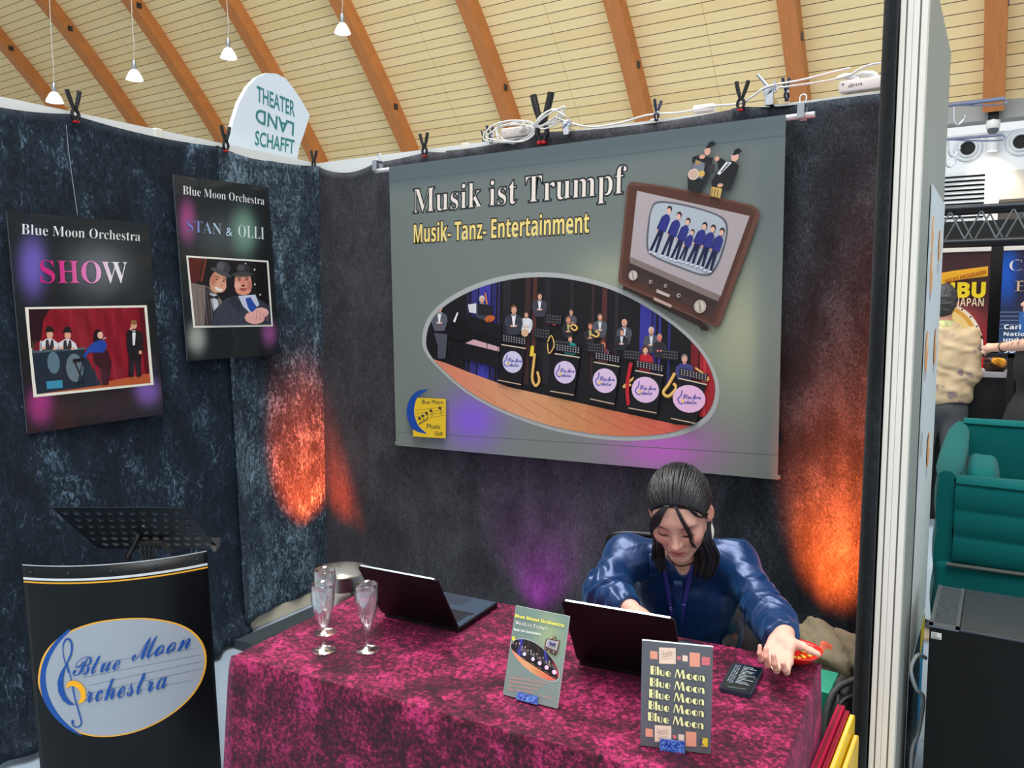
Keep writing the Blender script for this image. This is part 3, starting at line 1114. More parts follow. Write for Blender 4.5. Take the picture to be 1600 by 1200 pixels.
    for (tl, tr, br, bl, c, rx, ry) in desks:
        A.L = base
        up = lambda p, d: (p[0] + d * .12, p[1] - d)
        A.poly(q([up(tl, 14), up(tr, 14), (tr[0] - 1, tr[1] - 3), (tl[0] + 1, tl[1] - 3)]), (32, 31, 36))
        sv = A.L
        for r in range(3):
            for k in range(9):
                t = (k + .7) / 9.5
                A.L = sv
                A.ell(*P(tl[0] + (tr[0] - tl[0]) * t + 1.2, tl[1] + (tr[1] - tl[1]) * t - 12 + r * 3.4), A_w(P, 1.05), A_w(P, 1.05), (168, 160, 164), n=6)
        A.L = sv + 1
        A.poly(q([tl, tr, br, bl]), (22, 20, 26))
        A.line(q([(tl[0], tl[1] + 2), (tr[0], tr[1] + 2)]), A_w(P, 1.6), (220, 198, 170))
        A.line(q([(bl[0], bl[1] - 4), (br[0], br[1] - 4)]), A_w(P, 1.4), (206, 176, 146))
        A.ell(*P(*c), A_w(P, rx), A_w(P, ry), mix((214, 206, 232), (240, 190, 226), (c[0] - 800) / 280))
        if rich:
            bl_ = (66, 70, 160)
            x, y = c
            A.line(q([(x - rx * .48, y - ry * .75), (x - rx * .55, y - ry * .3), (x - rx * .78, y + .5), (x - rx * .62, y + ry * .4), (x - rx * .4, y + ry * .4)]), A_w(P, 1.5), bl_, n=3)
            A.ell(*P(x - rx * .42, y + ry * .16), A_w(P, 2), A_w(P, 2.6), (240, 200, 110), n=10)
            A.text(math_abc('Blue Moon', 'script'), P(x - rx * .42, y - ry * .02), P(x + rx * .86, y - ry * .0 + 1), P(x - rx * .42, y - ry * .42), bl_, 0.02)
            A.text(math_abc('rchestra', 'script'), P(x - rx * .34, y + ry * .42), P(x + rx * .55, y + ry * .42 + 1), P(x - rx * .34, y + ry * .04), bl_, 0.02)
    A.clip = None
    A.L = base + 34


class Proxy:
    """lets figure() draw in the coordinates of the photograph frame of a print"""

    def __init__(self, A, P):
        self.A, self.P = A, P

    def poly(self, pts, col):
        self.A.poly([self.P(*p) for p in pts], col)

    def ell(self, cx, cy, rx, ry, col, rot=0.0, n=16):
        c, s = cos(rot), sin(rot)
        self.A.poly([self.P(cx + rx * cos(2 * pi * k / n) * c - ry * sin(2 * pi * k / n) * s, cy + rx * cos(2 * pi * k / n) * s + ry * sin(2 * pi * k / n) * c) for k in range(n)], col)

    def line(self, pts, w, col, n=0):
        P = [Vector((p[0], p[1], 0)) for p in pts]
        L, R_ = [], []
        for i, p in enumerate(P):
            t = (P[min(i + 1, len(P) - 1)] - P[max(i - 1, 0)]).normalized()
            h = Vector((-t.y, t.x, 0)) * (w / 2)
            L.append(p + h)
            R_.append(p - h)
        self.A.poly([self.P(a.x, a.y) for a in L + R_[::-1]], col)


def yellow_logo(A, P):
    REF[0] = (680, 650)
    q = lambda pts: [P(*p) for p in pts]
    A.poly(q([(657, 620), (706, 622), (706, 683), (655, 680)]), (238, 196, 44))
    o_ = spline([(678, 607, 0), (662, 610, 0), (650, 622, 0), (645, 642, 0), (650, 662, 0), (660, 672, 0), (676, 676, 0)], 5)
    i_ = spline([(676, 675, 0), (664, 664, 0), (658, 650, 0), (657, 636, 0), (662, 620, 0), (678, 608, 0)], 5)
    A.poly([P(a.x, a.y) for a in o_] + [P(a.x, a.y) for a in i_], (28, 74, 160))
    ink = (40, 44, 60)
    for j in range(4):
        A.line(q([(658, 640 + j * 5), (704, 634 + j * 4.4)]), A_w(P, .5), (150, 130, 60))
    for (x, y) in ((665, 652), (670, 648), (676, 644), (683, 640), (697, 636)):
        A.ell(*P(x, y), A_w(P, 2.2), A_w(P, 1.7), ink, n=10)
        A.line(q([(x + 1.8, y), (x + 1.8, y + 9 if x < 680 else y + 10)]), A_w(P, .7), ink)
    A.line(q([(664, 661), (678, 653)]), A_w(P, 1), ink)
    A.text('Blue Moon', P(669, 629), P(702, 630), P(669, 623), (60, 60, 66))
    A.text('Music', P(677, 667), P(698, 668), P(677, 660), (60, 60, 66))
    A.text('GbR', P(689, 678), P(702, 679), P(689, 672), (60, 60, 66))


# ------------------------------------------------------------------ the large banner
ban = thing('banner', 'large grey-green hanging banner with a big band in an oval and an old television', 'banner', (1.6, -0.10, 0.97))
BY = -0.105
BC = [(612, 262), (1230, 181), (1219, 748), (624, 695)]
BW = [(0.600, 2.411), (2.580, 2.432), (2.592, 0.999), (0.622, 0.964)]
PB = homography(BC, BW)


def ban_d(u, v):
    """the cloth hangs taut between the rod and the bar"""
    return 0.0


mb = MB()


def ban_fn(a, b):
    x = (BW[0][0] + (BW[1][0] - BW[0][0]) * a) * (1 - b) + (BW[3][0] + (BW[2][0] - BW[3][0]) * a) * b
    z = (BW[0][1] + (BW[1][1] - BW[0][1]) * a) * (1 - b) + (BW[3][1] + (BW[2][1] - BW[3][1]) * a) * b
    return (x, BY - ban_d(x, z) + 0.004, z)


mb.grid(50, 40, ban_fn)
m_cloth_back = pbr('banner_cloth', (112, 122, 118), 0.55)
mb.build('banner_cloth', m_cloth_back, ban, smooth=True, thick=0.0012)
A = Art(lambda u, v, h: (u, BY - ban_d(u, v) - h, v), 0.00009)


def ban_col(x, y):
    X, Yy = INV(x, y)
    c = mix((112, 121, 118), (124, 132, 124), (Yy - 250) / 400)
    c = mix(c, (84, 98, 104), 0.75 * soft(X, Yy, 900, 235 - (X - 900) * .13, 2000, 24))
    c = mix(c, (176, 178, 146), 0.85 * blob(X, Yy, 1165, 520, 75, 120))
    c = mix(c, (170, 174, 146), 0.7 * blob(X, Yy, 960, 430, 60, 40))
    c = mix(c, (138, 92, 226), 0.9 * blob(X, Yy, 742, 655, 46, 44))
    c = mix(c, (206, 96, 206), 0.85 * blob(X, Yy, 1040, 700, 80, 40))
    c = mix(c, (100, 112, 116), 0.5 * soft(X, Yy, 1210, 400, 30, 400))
    return c


INV = homography(BW, BC)
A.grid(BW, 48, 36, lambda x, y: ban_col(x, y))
A.L = 3
# pocket seams along the top and the bottom bar
hs = lambda t, b: (ban_fn(t, b)[0], ban_fn(t, b)[2])
A.line([hs(0.002, 0.052), hs(.998, 0.055)], 0.003, (84, 96, 98))
A.line([hs(0.002, 0.95), hs(.998, 0.93)], 0.003, (96, 106, 104))
A.L = 5
big_band_photo(A, PB)
television(A, PB)
yellow_logo(A, PB)
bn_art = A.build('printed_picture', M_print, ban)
A = Art(lambda u, v, h: (u, BY - ban_d(u, v) - h, v), 0.00009)
A.L = 6
_s = math_abc('Musik ist Trumpf', 'serif')
for w, c in ((0.030, (40, 44, 48)), (-0.014, (240, 226, 214))):
    A.text(_s, PB(650, 334), PB(982, 303), PB(650, 296), c, w, cap=0.70)
_s = math_abc('Musik- Tanz- Entertainment', 'sans')
for w, c in ((0.05, (58, 46, 34)), (0.0, (244, 218, 132))):
    A.text(_s, PB(651, 380), PB(924, 364), PB(651, 352), c, w, cap=0.72)
A.build_lines('lettering', M_print, ban)
# hanging rod, its end caps and the weighted bottom bar
M_rod = pbr('white_rod', (224, 222, 224), 0.3)
mb = MB()
mb.tube([(0.50, BY + 0.014, 2.399), (2.685, BY + 0.014, 2.423)], 0.0115, 12)
mb.build('hanging_rod', M_rod, ban, smooth=40)
mb = MB()
mb.tube([(0.612, BY + 0.010, 0.974), (2.600, BY + 0.010, 1.008)], 0.009, 12)
mb.build('bottom_bar', m_cloth_back, ban, smooth=40)

# ------------------------------------------------------------------ the two posters on the left curtain


def poster(label, corners, world, thick, art):
    (x0, y0), (x1, y1), (x2, y2), (x3, y3) = corners
    W4 = [Vector(w) for w in world]
    cen = sum(W4, Vector()) / 4
    t = thing('poster_board', label, 'poster', tuple((W4[2] + W4[3]) / 2), 0, 'poster boards on the left curtain')
    ex = ((W4[1] - W4[0]) + (W4[2] - W4[3])).normalized()
    ez = ((W4[0] - W4[3]) + (W4[1] - W4[2])).normalized()
    n = ex.cross(ez).normalized()
    ez = n.cross(ex)
    loc = [((w - cen).dot(ex), (w - cen).dot(ez)) for w in W4]
    f = lambda u, v, h: cen + ex * u + ez * v + n * h
    b = MB()
    b.prism(loc[::-1], -thick, lambda x, y, h: f(x, y, h))
    b.build('board', M_board_edge, t)
    P = homography(corners, loc)
    A = Art(f, 0.00008)
    Lt = Art(f, 0.00008)
    art(A, Lt, P, loc, homography(loc, corners))
    A.build('printed_picture', M_gloss, t)
    Lt.build_lines('lettering', M_gloss, t)
    return t


M_board_edge = pbr('board_edge', (92, 100, 104), 0.4)


def show_art(A, Lt, P, loc, inv):
    REF[0] = (130, 540)
    q = lambda pts: [P(*p) for p in pts]

    def bg(u, v):
        x, y = inv(u, v)
        c = (27, 32, 35)
        c = mix(c, (116, 98, 190), 0.95 * soft(x, y, 44, 415, 24, 52, 3))
        c = mix(c, (150, 152, 158), 0.62 * soft(x, y, 148, 420, 54, 46, 2.5))
        c = mix(c, (196, 62, 148), 0.95 * soft(x, y, 54, 634, 22, 30, 3))
        c = mix(c, (128, 96, 184), 0.95 * soft(x, y, 222, 612, 22, 26, 3))
        c = mix(c, (66, 48, 52), 0.6 * blob(x, y, 130, 640, 80, 20))
        return c
    A.grid(loc, 40, 54, bg)
    A.L = 4
    A.poly(q([(31, 480), (223, 477), (232, 602), (43, 621)]), (240, 236, 220))
    A.clip = None
    A.grid(q([(36.5, 483), (219, 480.5), (227, 599), (48, 616)]), 30, 6, lambda u, v: mix((158, 30, 46), (118, 14, 30), 0.5 + 0.5 * sin(inv(u, v)[0] * .62) * sin(inv(u, v)[0] * .23)))
    A.poly(q([(36.5, 483), (70, 482.6), (60, 500), (56, 530), (40, 545)]), (44, 16, 24))
    A.poly(q([(210, 481), (219, 480.5), (227, 599), (220, 600)]), (92, 12, 26))
    A.poly(q([(150, 598), (226, 584), (227, 599), (48, 616), (44, 580)]), (190, 92, 50))
    # bar counter
    A.poly(q([(41, 548), (122, 544), (128, 560), (150, 602), (48, 616)]), (28, 46, 60))
    A.poly(q([(41, 548), (126, 543), (128, 546), (42, 552)]), (78, 96, 106))
    A.ell(*P(75, 567), A_w(P, 9), A_w(P, 16), (92, 122, 138))
    A.ell(*P(108, 575), A_w(P, 13), A_w(P, 21), (104, 122, 132))
    A.poly(q([(63, 596), (88, 594), (89, 606), (64, 608)]), (52, 146, 176))
    B = Proxy(A, P)
    base = A.L
    for j, x in enumerate((43, 48, 55)):
        A.L = base
        A.poly(q([(x - 1.6, 548), (x - 1.6, 537), (x - .6, 532), (x + .6, 532), (x + 1.6, 537), (x + 1.6, 548)]), ((70, 60, 50), (110, 40, 44), (200, 200, 205))[j])
    for (x, y) in ((69, 527), (97, 528)):
        A.L = base
        B.poly([(x - 16, 546), (x - 14, y + 8), (x - 4, y + 2), (x + 4, y + 2), (x + 13, y + 9), (x + 16, 546)], (222, 222, 226))
        B.poly([(x - 7, 546), (x - 6, y + 5), (x - 2, y + 3), (x, y + 14), (x + 3, y + 3), (x + 6, y + 5), (x + 7, 546)], (52, 50, 56))
        B.ell(x + .5, y - 4, 5, 6.6, SK)
        B.ell(x, y - 10, 8.2, 2, (22, 22, 24))
        B.ell(x, y - 13, 5.6, 4.6, (28, 28, 30))
        B.ell(x - 9, 544, 3, 2.2, SK)
        B.ell(x + 8, 545, 3, 2.2, SK)
    # seated singer in blue on a bar stool
    A.L = base + 12
    B.line([(138, 560), (142, 598)], 1.6, (70, 62, 64))
    B.line([(146, 565), (150, 602)], 1.6, (70, 62, 64))
    B.poly([(136, 549), (160, 548), (166, 568), (160, 602), (151, 602), (150, 578), (138, 566)], (60, 22, 34))
    B.poly([(137, 536), (146, 531), (156, 533), (159, 541), (154, 551), (137, 551), (130, 551), (124, 560), (121, 557), (129, 543)], (32, 70, 162))
    B.ell(145, 524, 7, 9, (26, 18, 22))
    B.ell(148.5, 524, 4.4, 5.6, (236, 186, 164))
    B.poly([(138, 524), (143, 518), (143, 534), (137, 534)], (26, 18, 22))
    B.line([(152, 530), (158, 528)], 2, (180, 176, 180))
    B.poly([(104, 562), (122, 559), (124, 564), (106, 567)], (18, 18, 22))
    B.line([(108, 566), (122, 600)], 2.2, (24, 24, 28))
    B.line([(120, 566), (112, 602)], 1.6, (24, 24, 28))
    # standing singer in a dinner jacket
    A.L = base + 24
    B.poly([(193, 548), (212, 548), (212, 588), (205, 590), (203, 562), (199, 590), (192, 588)], (24, 22, 26))
    B.poly([(190, 521), (199, 516), (205, 516), (215, 520), (216, 549), (209, 556), (192, 555), (190, 540)], (30, 28, 33))
    B.poly([(198.5, 517), (204.5, 517), (202.5, 540), (199.5, 540)], (240, 240, 242))
    B.poly([(198, 517), (201.5, 519), (205, 517), (205, 521), (201.5, 519.6), (198, 521)], (16, 16, 18))
    B.ell(201.5, 508, 4.8, 6.6, (222, 170, 140))
    B.ell(201.5, 504, 5, 4, (150, 100, 62))
    B.line([(190, 524), (193, 520), (198, 513)], 4.5, (30, 28, 33))
    B.ell(197, 514, 2.4, 2.6, SK)
    B.ell(211, 551, 2.6, 3, SK)
    Lt.L = 30
    Lt.text(math_abc('Blue Moon Orchestra', 'serif'), P(26, 365), P(214, 376), P(26, 348), (236, 236, 234), -0.012)

    def sc(u, v):
        x, y = inv(u, v)
        return mix(mix((212, 42, 128), (236, 130, 190), (x - 80) / 50), (244, 238, 242), (x - 130) / 40)
    Lt.text(math_abc('SHOW', 'serif'), P(56, 442), P(194, 442), P(54, 405), (255, 255, 255), -0.006, cfn=sc)


def duo_art(A, Lt, P, loc, inv):
    REF[0] = (355, 460)
    q = lambda pts: [P(*p) for p in pts]

    def bg(u, v):
        x, y = inv(u, v)
        c = (27, 32, 35)
        c = mix(c, (168, 70, 132), 0.95 * soft(x, y, 292, 345, 14, 36, 3))
        c = mix(c, (128, 176, 150), 0.9 * soft(x, y, 380, 362, 22, 38, 3))
        c = mix(c, (98, 108, 110), 0.6 * soft(x, y, 340, 372, 40, 36, 2))
        c = mix(c, (186, 190, 180), 0.85 * soft(x, y, 303, 528, 16, 26, 3))
        c = mix(c, (160, 86, 150), 0.85 * soft(x, y, 417, 520, 13, 22, 3))
        return c
    A.grid(loc, 36, 48, bg)
    A.L = 4
    A.poly(q([(289, 399), (418, 407), (423, 509.5), (298, 512)]), (240, 238, 226))
    inn = q([(292, 402), (415.5, 409.5), (420, 506.5), (301, 509)])
    ar = sum(inn[i - 1][0] * inn[i][1] - inn[i][0] * inn[i - 1][1] for i in range(4))
    A.clip = inn if ar > 0 else inn[::-1]
    A.poly(inn, (24, 20, 24))
    A.poly(q([(292, 402), (316, 402), (308, 440), (294, 446)]), (88, 30, 26))
    A.poly(q([(318, 402), (322, 402), (314, 440), (310, 440)]), (120, 52, 34))
    for (x, y) in ((396, 421), (396, 444), (382, 412), (404, 460)):
        sv = A.L
        A.ell(*P(x, y), A_w(P, 1.3), A_w(P, 1.3), (240, 236, 226), n=8)
        A.L = sv
    A.L += 1
    B = Proxy(A, P)
    B.poly([(290, 448), (297, 442), (318, 446), (330, 452), (344, 470), (340, 512), (300, 512), (294, 480)], (128, 116, 108))
    B.poly([(318, 447), (326, 452), (334, 490), (326, 512), (316, 512)], (52, 48, 50))
    B.poly([(325, 458), (336, 460), (338, 478), (330, 486)], (216, 218, 226))
    B.ell(338, 440, 13, 18, (222, 156, 128), rot=0.25)
    B.ell(343, 447, 8, 10, (232, 168, 140), rot=0.25)
    B.ell(336, 436, 1.8, 1.2, (60, 36, 30))
    B.ell(347, 439, 1.8, 1.2, (60, 36, 30))
    B.poly([(332, 447), (346, 452), (341, 456), (334, 453)], (244, 232, 224))
    B.ell(346, 418, 12, 10.5, (62, 62, 66), rot=0.35)
    B.ell(343, 416, 6, 7, (92, 92, 96), rot=0.35)
    B.ell(343, 425.5, 18, 3.6, (78, 78, 82), rot=0.42)
    B.ell(331, 436, 4, 9, (196, 128, 104), rot=0.2)
    B.line([(334, 431), (340, 433)], 1.4, (120, 84, 70))
    B.line([(346, 434), (351, 437)], 1.4, (120, 84, 70))
    B.line([(343, 440), (345, 446), (341, 446)], 1.0, (190, 124, 102))
    for k in range(9):
        B.line([(296 + k * 4, 452 + (k % 3)), (300 + k * 4, 508)], 0.7, (146, 134, 126) if k % 2 else (108, 98, 92))
    B.poly([(324, 460), (331, 463), (338, 460), (338, 468), (331, 465), (324, 467)], (38, 40, 52))
    # the heavier man in the dark blue coat
    B.poly([(324, 512), (332, 484), (350, 466), (364, 462), (394, 462), (412, 474), (424, 482), (424, 512)], (58, 62, 76))
    B.poly([(352, 470), (362, 463), (378, 478), (370, 488)], (44, 48, 60))
    B.poly([(369, 462), (396, 460), (402, 476), (386, 488), (376, 478)], (206, 212, 230))
    B.poly([(380, 466), (388, 464), (398, 480), (390, 490), (384, 480)], (38, 78, 166))
    B.ell(377, 441, 13.5, 18, (228, 150, 128))
    B.ell(377, 452, 12.5, 9, (232, 158, 134))
    B.ell(371.5, 437, 2, 1.3, (60, 36, 32))
    B.ell(382.5, 437, 2, 1.3, (60, 36, 32))
    B.ell(377, 446, 2.6, 1.6, (40, 28, 28))
    B.poly([(370, 450), (384, 450), (380, 454), (374, 454)], (170, 74, 70))
    B.ell(377, 420, 11.5, 8.5, (48, 48, 52))
    B.ell(374, 418, 6, 5, (78, 78, 82))
    B.ell(376, 428.5, 17, 3.6, (66, 66, 70))
    B.ell(368, 446, 5, 6, (240, 176, 156))
    B.ell(387, 446, 4, 7, (204, 128, 108))
    B.line([(367, 433.5), (374, 433.5)], 1.5, (84, 56, 50))
    B.line([(380, 433.5), (386, 434)], 1.5, (84, 56, 50))
    B.line([(377, 437), (378, 443)], 1.2, (196, 120, 100))
    for k in range(7):
        B.line([(336 + k * 6, 486 - k * 2), (330 + k * 7, 510)], 0.8, (72, 78, 94))
    B.ell(394, 496, 16, 10, (238, 178, 168))
    B.ell(404, 488, 12, 8, (240, 184, 174))
    for k in range(4):
        B.line([(398 + k * 5, 484 + k * 2), (396 + k * 6, 498 + k * 1)], 1.0, (200, 120, 112))
    A.clip = None
    Lt.L = 30
    Lt.text(math_abc('Blue Moon Orchestra', 'serif'), P(285, 303), P(413, 320), P(285, 289), (232, 234, 234), -0.012)

    def sc(u, v):
        x, y = inv(u, v)
        return mix(mix((112, 128, 196), (190, 214, 236), (x - 300) / 40), (226, 238, 240), (x - 350) / 40)
    Lt.text(math_abc('STAN', 'serif'), P(290, 361), P(345, 367), P(290, 342), (255, 255, 255), -0.014, cfn=sc)
    Lt.text('&', P(352, 368), P(362, 369), P(352, 355), (255, 255, 255), 0, cfn=sc)
    Lt.text(math_abc('OLLI', 'serif'), P(371, 370), P(412, 374), P(371, 350), (255, 255, 255), -0.014, cfn=sc)


poster('black poster board reading SHOW with a bar scene before a red curtain', [(4, 328), (228, 348), (247, 648), (33, 678)],
       [(0.100, -1.740, 2.053), (0.100, -1.146, 2.058), (0.118, -1.122, 1.210), (0.118, -1.719, 1.199)], 0.006, show_art)
poster('black poster board reading STAN & OLLI with two men in bowler hats', [(271, 272), (420, 292), (433, 553), (288, 564)],
       [(0.085, -1.001, 2.291), (0.085, -0.446, 2.305), (0.105, -0.416, 1.446), (0.105, -0.977, 1.442)], 0.006, duo_art)
tag(cable('hanging_string', [(0.03, -1.452, 2.43), (0.045, -1.455, 2.3), (0.095, -1.462, 2.062)], 0.0011, pbr('grey_string', (150, 160, 168), 0.6)), 'thin grey string holding up the SHOW poster', 'string')
# ------------------------------------------------------------------ the music desk with the orchestra's emblem
LA, LE, LN = Vector((0.674, -2.046, 0)), Vector((0.7221, 0.6918, 0)), Vector((0.6918, -0.7221, 0))
LW = 0.5623


def desk_pt(s, z, h=0.0):
    d = 0.07 * (1 - (2 * s - 1) ** 2) + h
    return LA + LE * (LW * s + 0.028 * (0.868 - z)) + LN * d + Vector((0, 0, z + 0.008 * (s - 0.5)))


_Cs = (0.51713, 0.50837, -0.0398, -0.02387, 0.01039, -0.00067, 0.01812, -0.00476, 0.00045, -1e-05)
_Cz = (0.54803, -0.03395, -0.3225, -0.03259, -0.00343, -0.00363, 0.00187, -0.01045, 0.00137, -5e-05)


def desk_uv(px, py):
    x, y = (px - 190) / 150, (py - 1030) / 150
    b = (1, x, y, x * x, x * y, y * y, x ** 3, x * x * y, x * y * y, y ** 3)
    return sum(p * q for p, q in zip(_Cs, b)) * LW, sum(p * q for p, q in zip(_Cz, b))


M_desk = pbr('satin_black_sheet', (9, 13, 16), 0.34, spec=0.22)
desk = thing('music_desk', 'curved black music desk with a silver oval orchestra emblem', 'music desk', (0.88, -1.85, 0))
mb = MB()
mb.grid(40, 12, lambda a, b: desk_pt(a, 0.868 - 0.866 * b))
mb.build('front_panel', M_desk, desk, smooth=True, thick=0.004)
A = Art(lambda u, v, h: desk_pt(u / LW, v, 0.0025 + h), 0.00012)
for z0, z1, c in ((0.8685, 0.8655, (196, 204, 206)), (0.826, 0.818, (216, 220, 222)), (0.8135, 0.8085, (244, 176, 48))):
    A.grid([(0.0, z0), (LW, z0), (LW, z1), (0.0, z1)], 30, 1, lambda u, v, c=c: c)
    A.L = 1
A.build('edge_stripe', M_card, desk)
A = Art(lambda u, v, h: desk_pt(u / LW, v, 0.0025 + h), 0.00035)
OV = [(60, 1056), (70, 1020), (98, 992), (140, 974), (190, 966), (240, 966), (285, 976), (312, 996), (323, 1025), (317, 1060), (296, 1092), (262, 1120), (222, 1140), (180, 1150), (140, 1149), (106, 1136), (80, 1110), (64, 1082)]
osp = [(a.x, a.y) for a in spline([(x, y, 0) for x, y in OV], 4, True)]
ocx, ocy = 191, 1058


def oval(k):
    return [desk_uv(ocx + (x - ocx) * k, ocy + (y - ocy) * k) for x, y in osp]


def fan(A, pts, col, cfn=None):
    # rings, so that the oval follows the curved panel
    c = (sum(p[0] for p in pts) / len(pts), sum(p[1] for p in pts) / len(pts))
    P, F, C = [c], [], [lin(cfn(*c) if cfn else col)]
    n, R_ = len(pts), 14
    for r in range(1, R_ + 1):
        for p in pts:
            q = (c[0] + (p[0] - c[0]) * r / R_, c[1] + (p[1] - c[1]) * r / R_)
            P.append(q)
            C.append(lin(cfn(*q) if cfn else col))
    for k in range(n):
        F.append((0, 1 + k, 1 + (k + 1) % n))
        for r in range(R_ - 1):
            a = 1 + r * n
            F.append((a + k, a + (k + 1) % n, a + n + (k + 1) % n, a + n + k))
    A._add(P, F, C)


fan(A, oval(1.0), (244, 178, 60))
fan(A, oval(0.976), (160, 168, 178))
clef_moon_logo(A, desk_uv)
M_oval = attr_mat('silver_emblem', 0.42, spec=0.35)
tag(A.build('emblem', M_oval, desk), 'silver oval emblem with blue script and golden crescent')
M_riv = pbr('dark_steel', (70, 74, 80), 0.35, 0.8)
for s in (0.05, 0.27, 0.5, 0.73, 0.95):
    mb = MB()
    p = desk_pt(s, 0.845, 0.002)
    mb.tube([p, p + LN * 0.004], [0.005, 0.004], 10)
    mb.build('rivet', M_riv, desk)
# shelf behind the panel, its legs
mb = MB()
cb = LA + LE * (LW / 2) - LN * 0.10
ring = [desk_pt(s / 12, 0.80) - LN * 0.004 for s in range(13)] + [cb + LE * 0.24 + Vector((0, 0, 0.80)) - LN * 0.02, cb - LE * 0.2 + Vector((0, 0, 0.80)) - LN * 0.02]
mb.prism([(p.dot(LE), p.dot(LN)) for p in ring], 0.012, lambda x, y, h: LE * x + LN * y + Vector((0, 0, 0.80 + h)))
mb.build('shelf', M_matblack, desk)
mb = MB()
post_top = Vector((0.665, -1.60, 0.86))
mb.tube([(0.70, -1.70, 0.02), (0.70, -1.70, 0.80), (0.668, -1.61, 0.885)], 0.012, 12)
mb.build('post', M_blackmetal, desk, smooth=40)
mb = MB()
mb.tube([(0.70, -1.70, 0.0), (0.70, -1.70, 0.02)], [0.14, 0.13], 28)
mb.build('foot', M_blackmetal, desk)
# perforated tray
T4 = [Vector(p) for p in ((0.595, -1.902, 1.009), (0.986, -1.664, 1.009), (0.849, -1.408, 0.783), (0.432, -1.662, 0.778))]
tray_tl, tray_ex, tray_ey = T4[0], (T4[1] - T4[0]), (T4[3] - T4[0])
TWd, THt = tray_ex.length, tray_ey.length
tx = tray_ex.normalized()
ty = (tray_ey - tx * tray_ey.dot(tx)).normalized()
tf = lambda x, y, h=0: tray_tl + tx * x + ty * y + tx.cross(ty) * h
mb = MB()
nx_, ny_ = 11, 6
cw, chh = TWd / (nx_ + 0.9), (THt - 0.03) / ny_


def cell(x0, y0, w, h, r, n=16):
    o_, i_ = [], []
    for k in range(n):
        a = 2 * pi * (k + 0.5) / n
        c, s = cos(a), sin(a)
        m = max(abs(c), abs(s))
        o_.append(mb.pt(tf(x0 + w / 2 + c / m * w / 2, y0 + h / 2 + s / m * h / 2)))
        i_.append(mb.pt(tf(x0 + w / 2 + c * r, y0 + h / 2 + s * r)))
    for k in range(n):
        mb.face((o_[k], o_[(k + 1) % n], i_[(k + 1) % n], i_[k]))
    for sx in (-1, 1):
        for sy in (-1, 1):
            ks = [k for k in range(n) if (cos(2 * pi * (k + .5) / n) * sx > 0.5 and sin(2 * pi * (k + .5) / n) * sy > 0.5)]
            cx_, cy_ = x0 + w / 2 + sx * w / 2, y0 + h / 2 + sy * h / 2
            q = mb.pt(tf(cx_, cy_))
            cand = sorted(range(n), key=lambda k: (Vector(mb.v[o_[k]]) - Vector(mb.v[q])).length)[:2]
            mb.face((q, o_[cand[0]], o_[cand[1]]))


def strip(x0, y0, x1, y1):
    mb.face([mb.pt(tf(*p)) for p in ((x0, y0), (x1, y0), (x1, y1), (x0, y1))])


for j in range(ny_):
    off = cw * (0.2 if j % 2 == 0 else 0.7)
    y0 = 0.015 + j * chh
    strip(0, y0, off, y0 + chh)
    nn = nx_ if j % 2 == 0 else nx_
    for i in range(nn):
        cell(off + i * cw, y0, cw, chh, min(cw, chh) * 0.34)
    strip(off + nn * cw, y0, TWd, y0 + chh)
strip(0, 0, TWd, 0.015)
strip(0, THt - 0.015, TWd, THt)
tr = mb.build('tray', pbr('tray_black', (12, 20, 24), 0.4, 0.2), desk, thick=0.0016)
mb = MB()
mb.prism([(0.004, THt), (TWd, THt), (TWd, THt + 0.002), (0.004, THt + 0.002)], 0.045, lambda x, y, h: tf(x, y, h))
mb.build('lip', M_blackmetal, tr)
mb = MB()
mb.prism([(TWd - 0.002, THt - 0.05), (TWd + 0.006, THt - 0.052), (TWd + 0.016, THt - 0.03), (TWd + 0.004, THt + 0.003), (TWd - 0.008, THt + 0.003)], 0.006, lambda x, y, h: tf(x - 0.012, y, -0.004 - h))
tag(mb.build('corner_tab', pbr('worn_steel', (150, 140, 130), 0.4, 0.6), tr), 'bare grey corner tab')
# clamp head under the tray
mb = MB()
u0 = tf(TWd * 0.5, THt * 0.74, 0)
nrm = tx.cross(ty)
if nrm.dot(Vector((0.5, -0.85, 0))) < 0:
    nrm = -nrm
for k in range(4):
    x = -0.027 + k * 0.018
    mb.tube([u0 + tx * x + nrm * 0.012, u0 + tx * (x * 0.8) + nrm * 0.022 + Vector((0, 0, -0.03)), u0 + tx * (x * 0.45) + nrm * 0.012 + Vector((0, 0, -0.075))], 0.006, 8)
mb.tube([u0 + tx * -0.055 + nrm * 0.014, u0 + tx * 0.06 + nrm * 0.014], 0.013, 10)
mb.tube([u0 + tx * 0.055 + nrm * 0.016, u0 + tx * 0.085 + nrm * 0.02 + Vector((0, 0, -0.035))], [0.010, 0.007], 8)
mb.build('clamp_head', pbr('grey_plastic', (52, 52, 54), 0.5), desk, smooth=40)

# ------------------------------------------------------------------ white shaped sign behind the left wall
SX = -0.10
sp_px = [(352, 255), (357, 224), (364, 192), (374, 160), (387, 136), (401, 121), (416, 114), (432, 115), (446, 122), (460, 140), (473, 160), (484, 180), (476, 206), (468, 228), (462, 262)]
SIGNQ = [(358, 235), (465, 245), (484, 180), (440, 115)]
SW = [(-0.531, 2.493), (-0.058, 2.535), (0.043, 2.783), (-0.161, 2.964)]
PS = homography(SIGNQ, SW)
sg = thing('shaped_sign', 'white rounded sign reading THEATER LAND SCHAFFT above the left wall', 'sign', (SX, -0.3, 2.40))
out = [PS(x, y) for x, y in sp_px]
mb = MB()
mb.prism(out, 0.03, lambda x, y, h: (SX - h, x, y))
mb.build('sign_board', pbr('sign_white', (214, 226, 236), 0.4), sg)
A = Art(lambda u, v, h: (SX + 0.001 + h, u, v), 0.0002)
teal = (52, 128, 128)
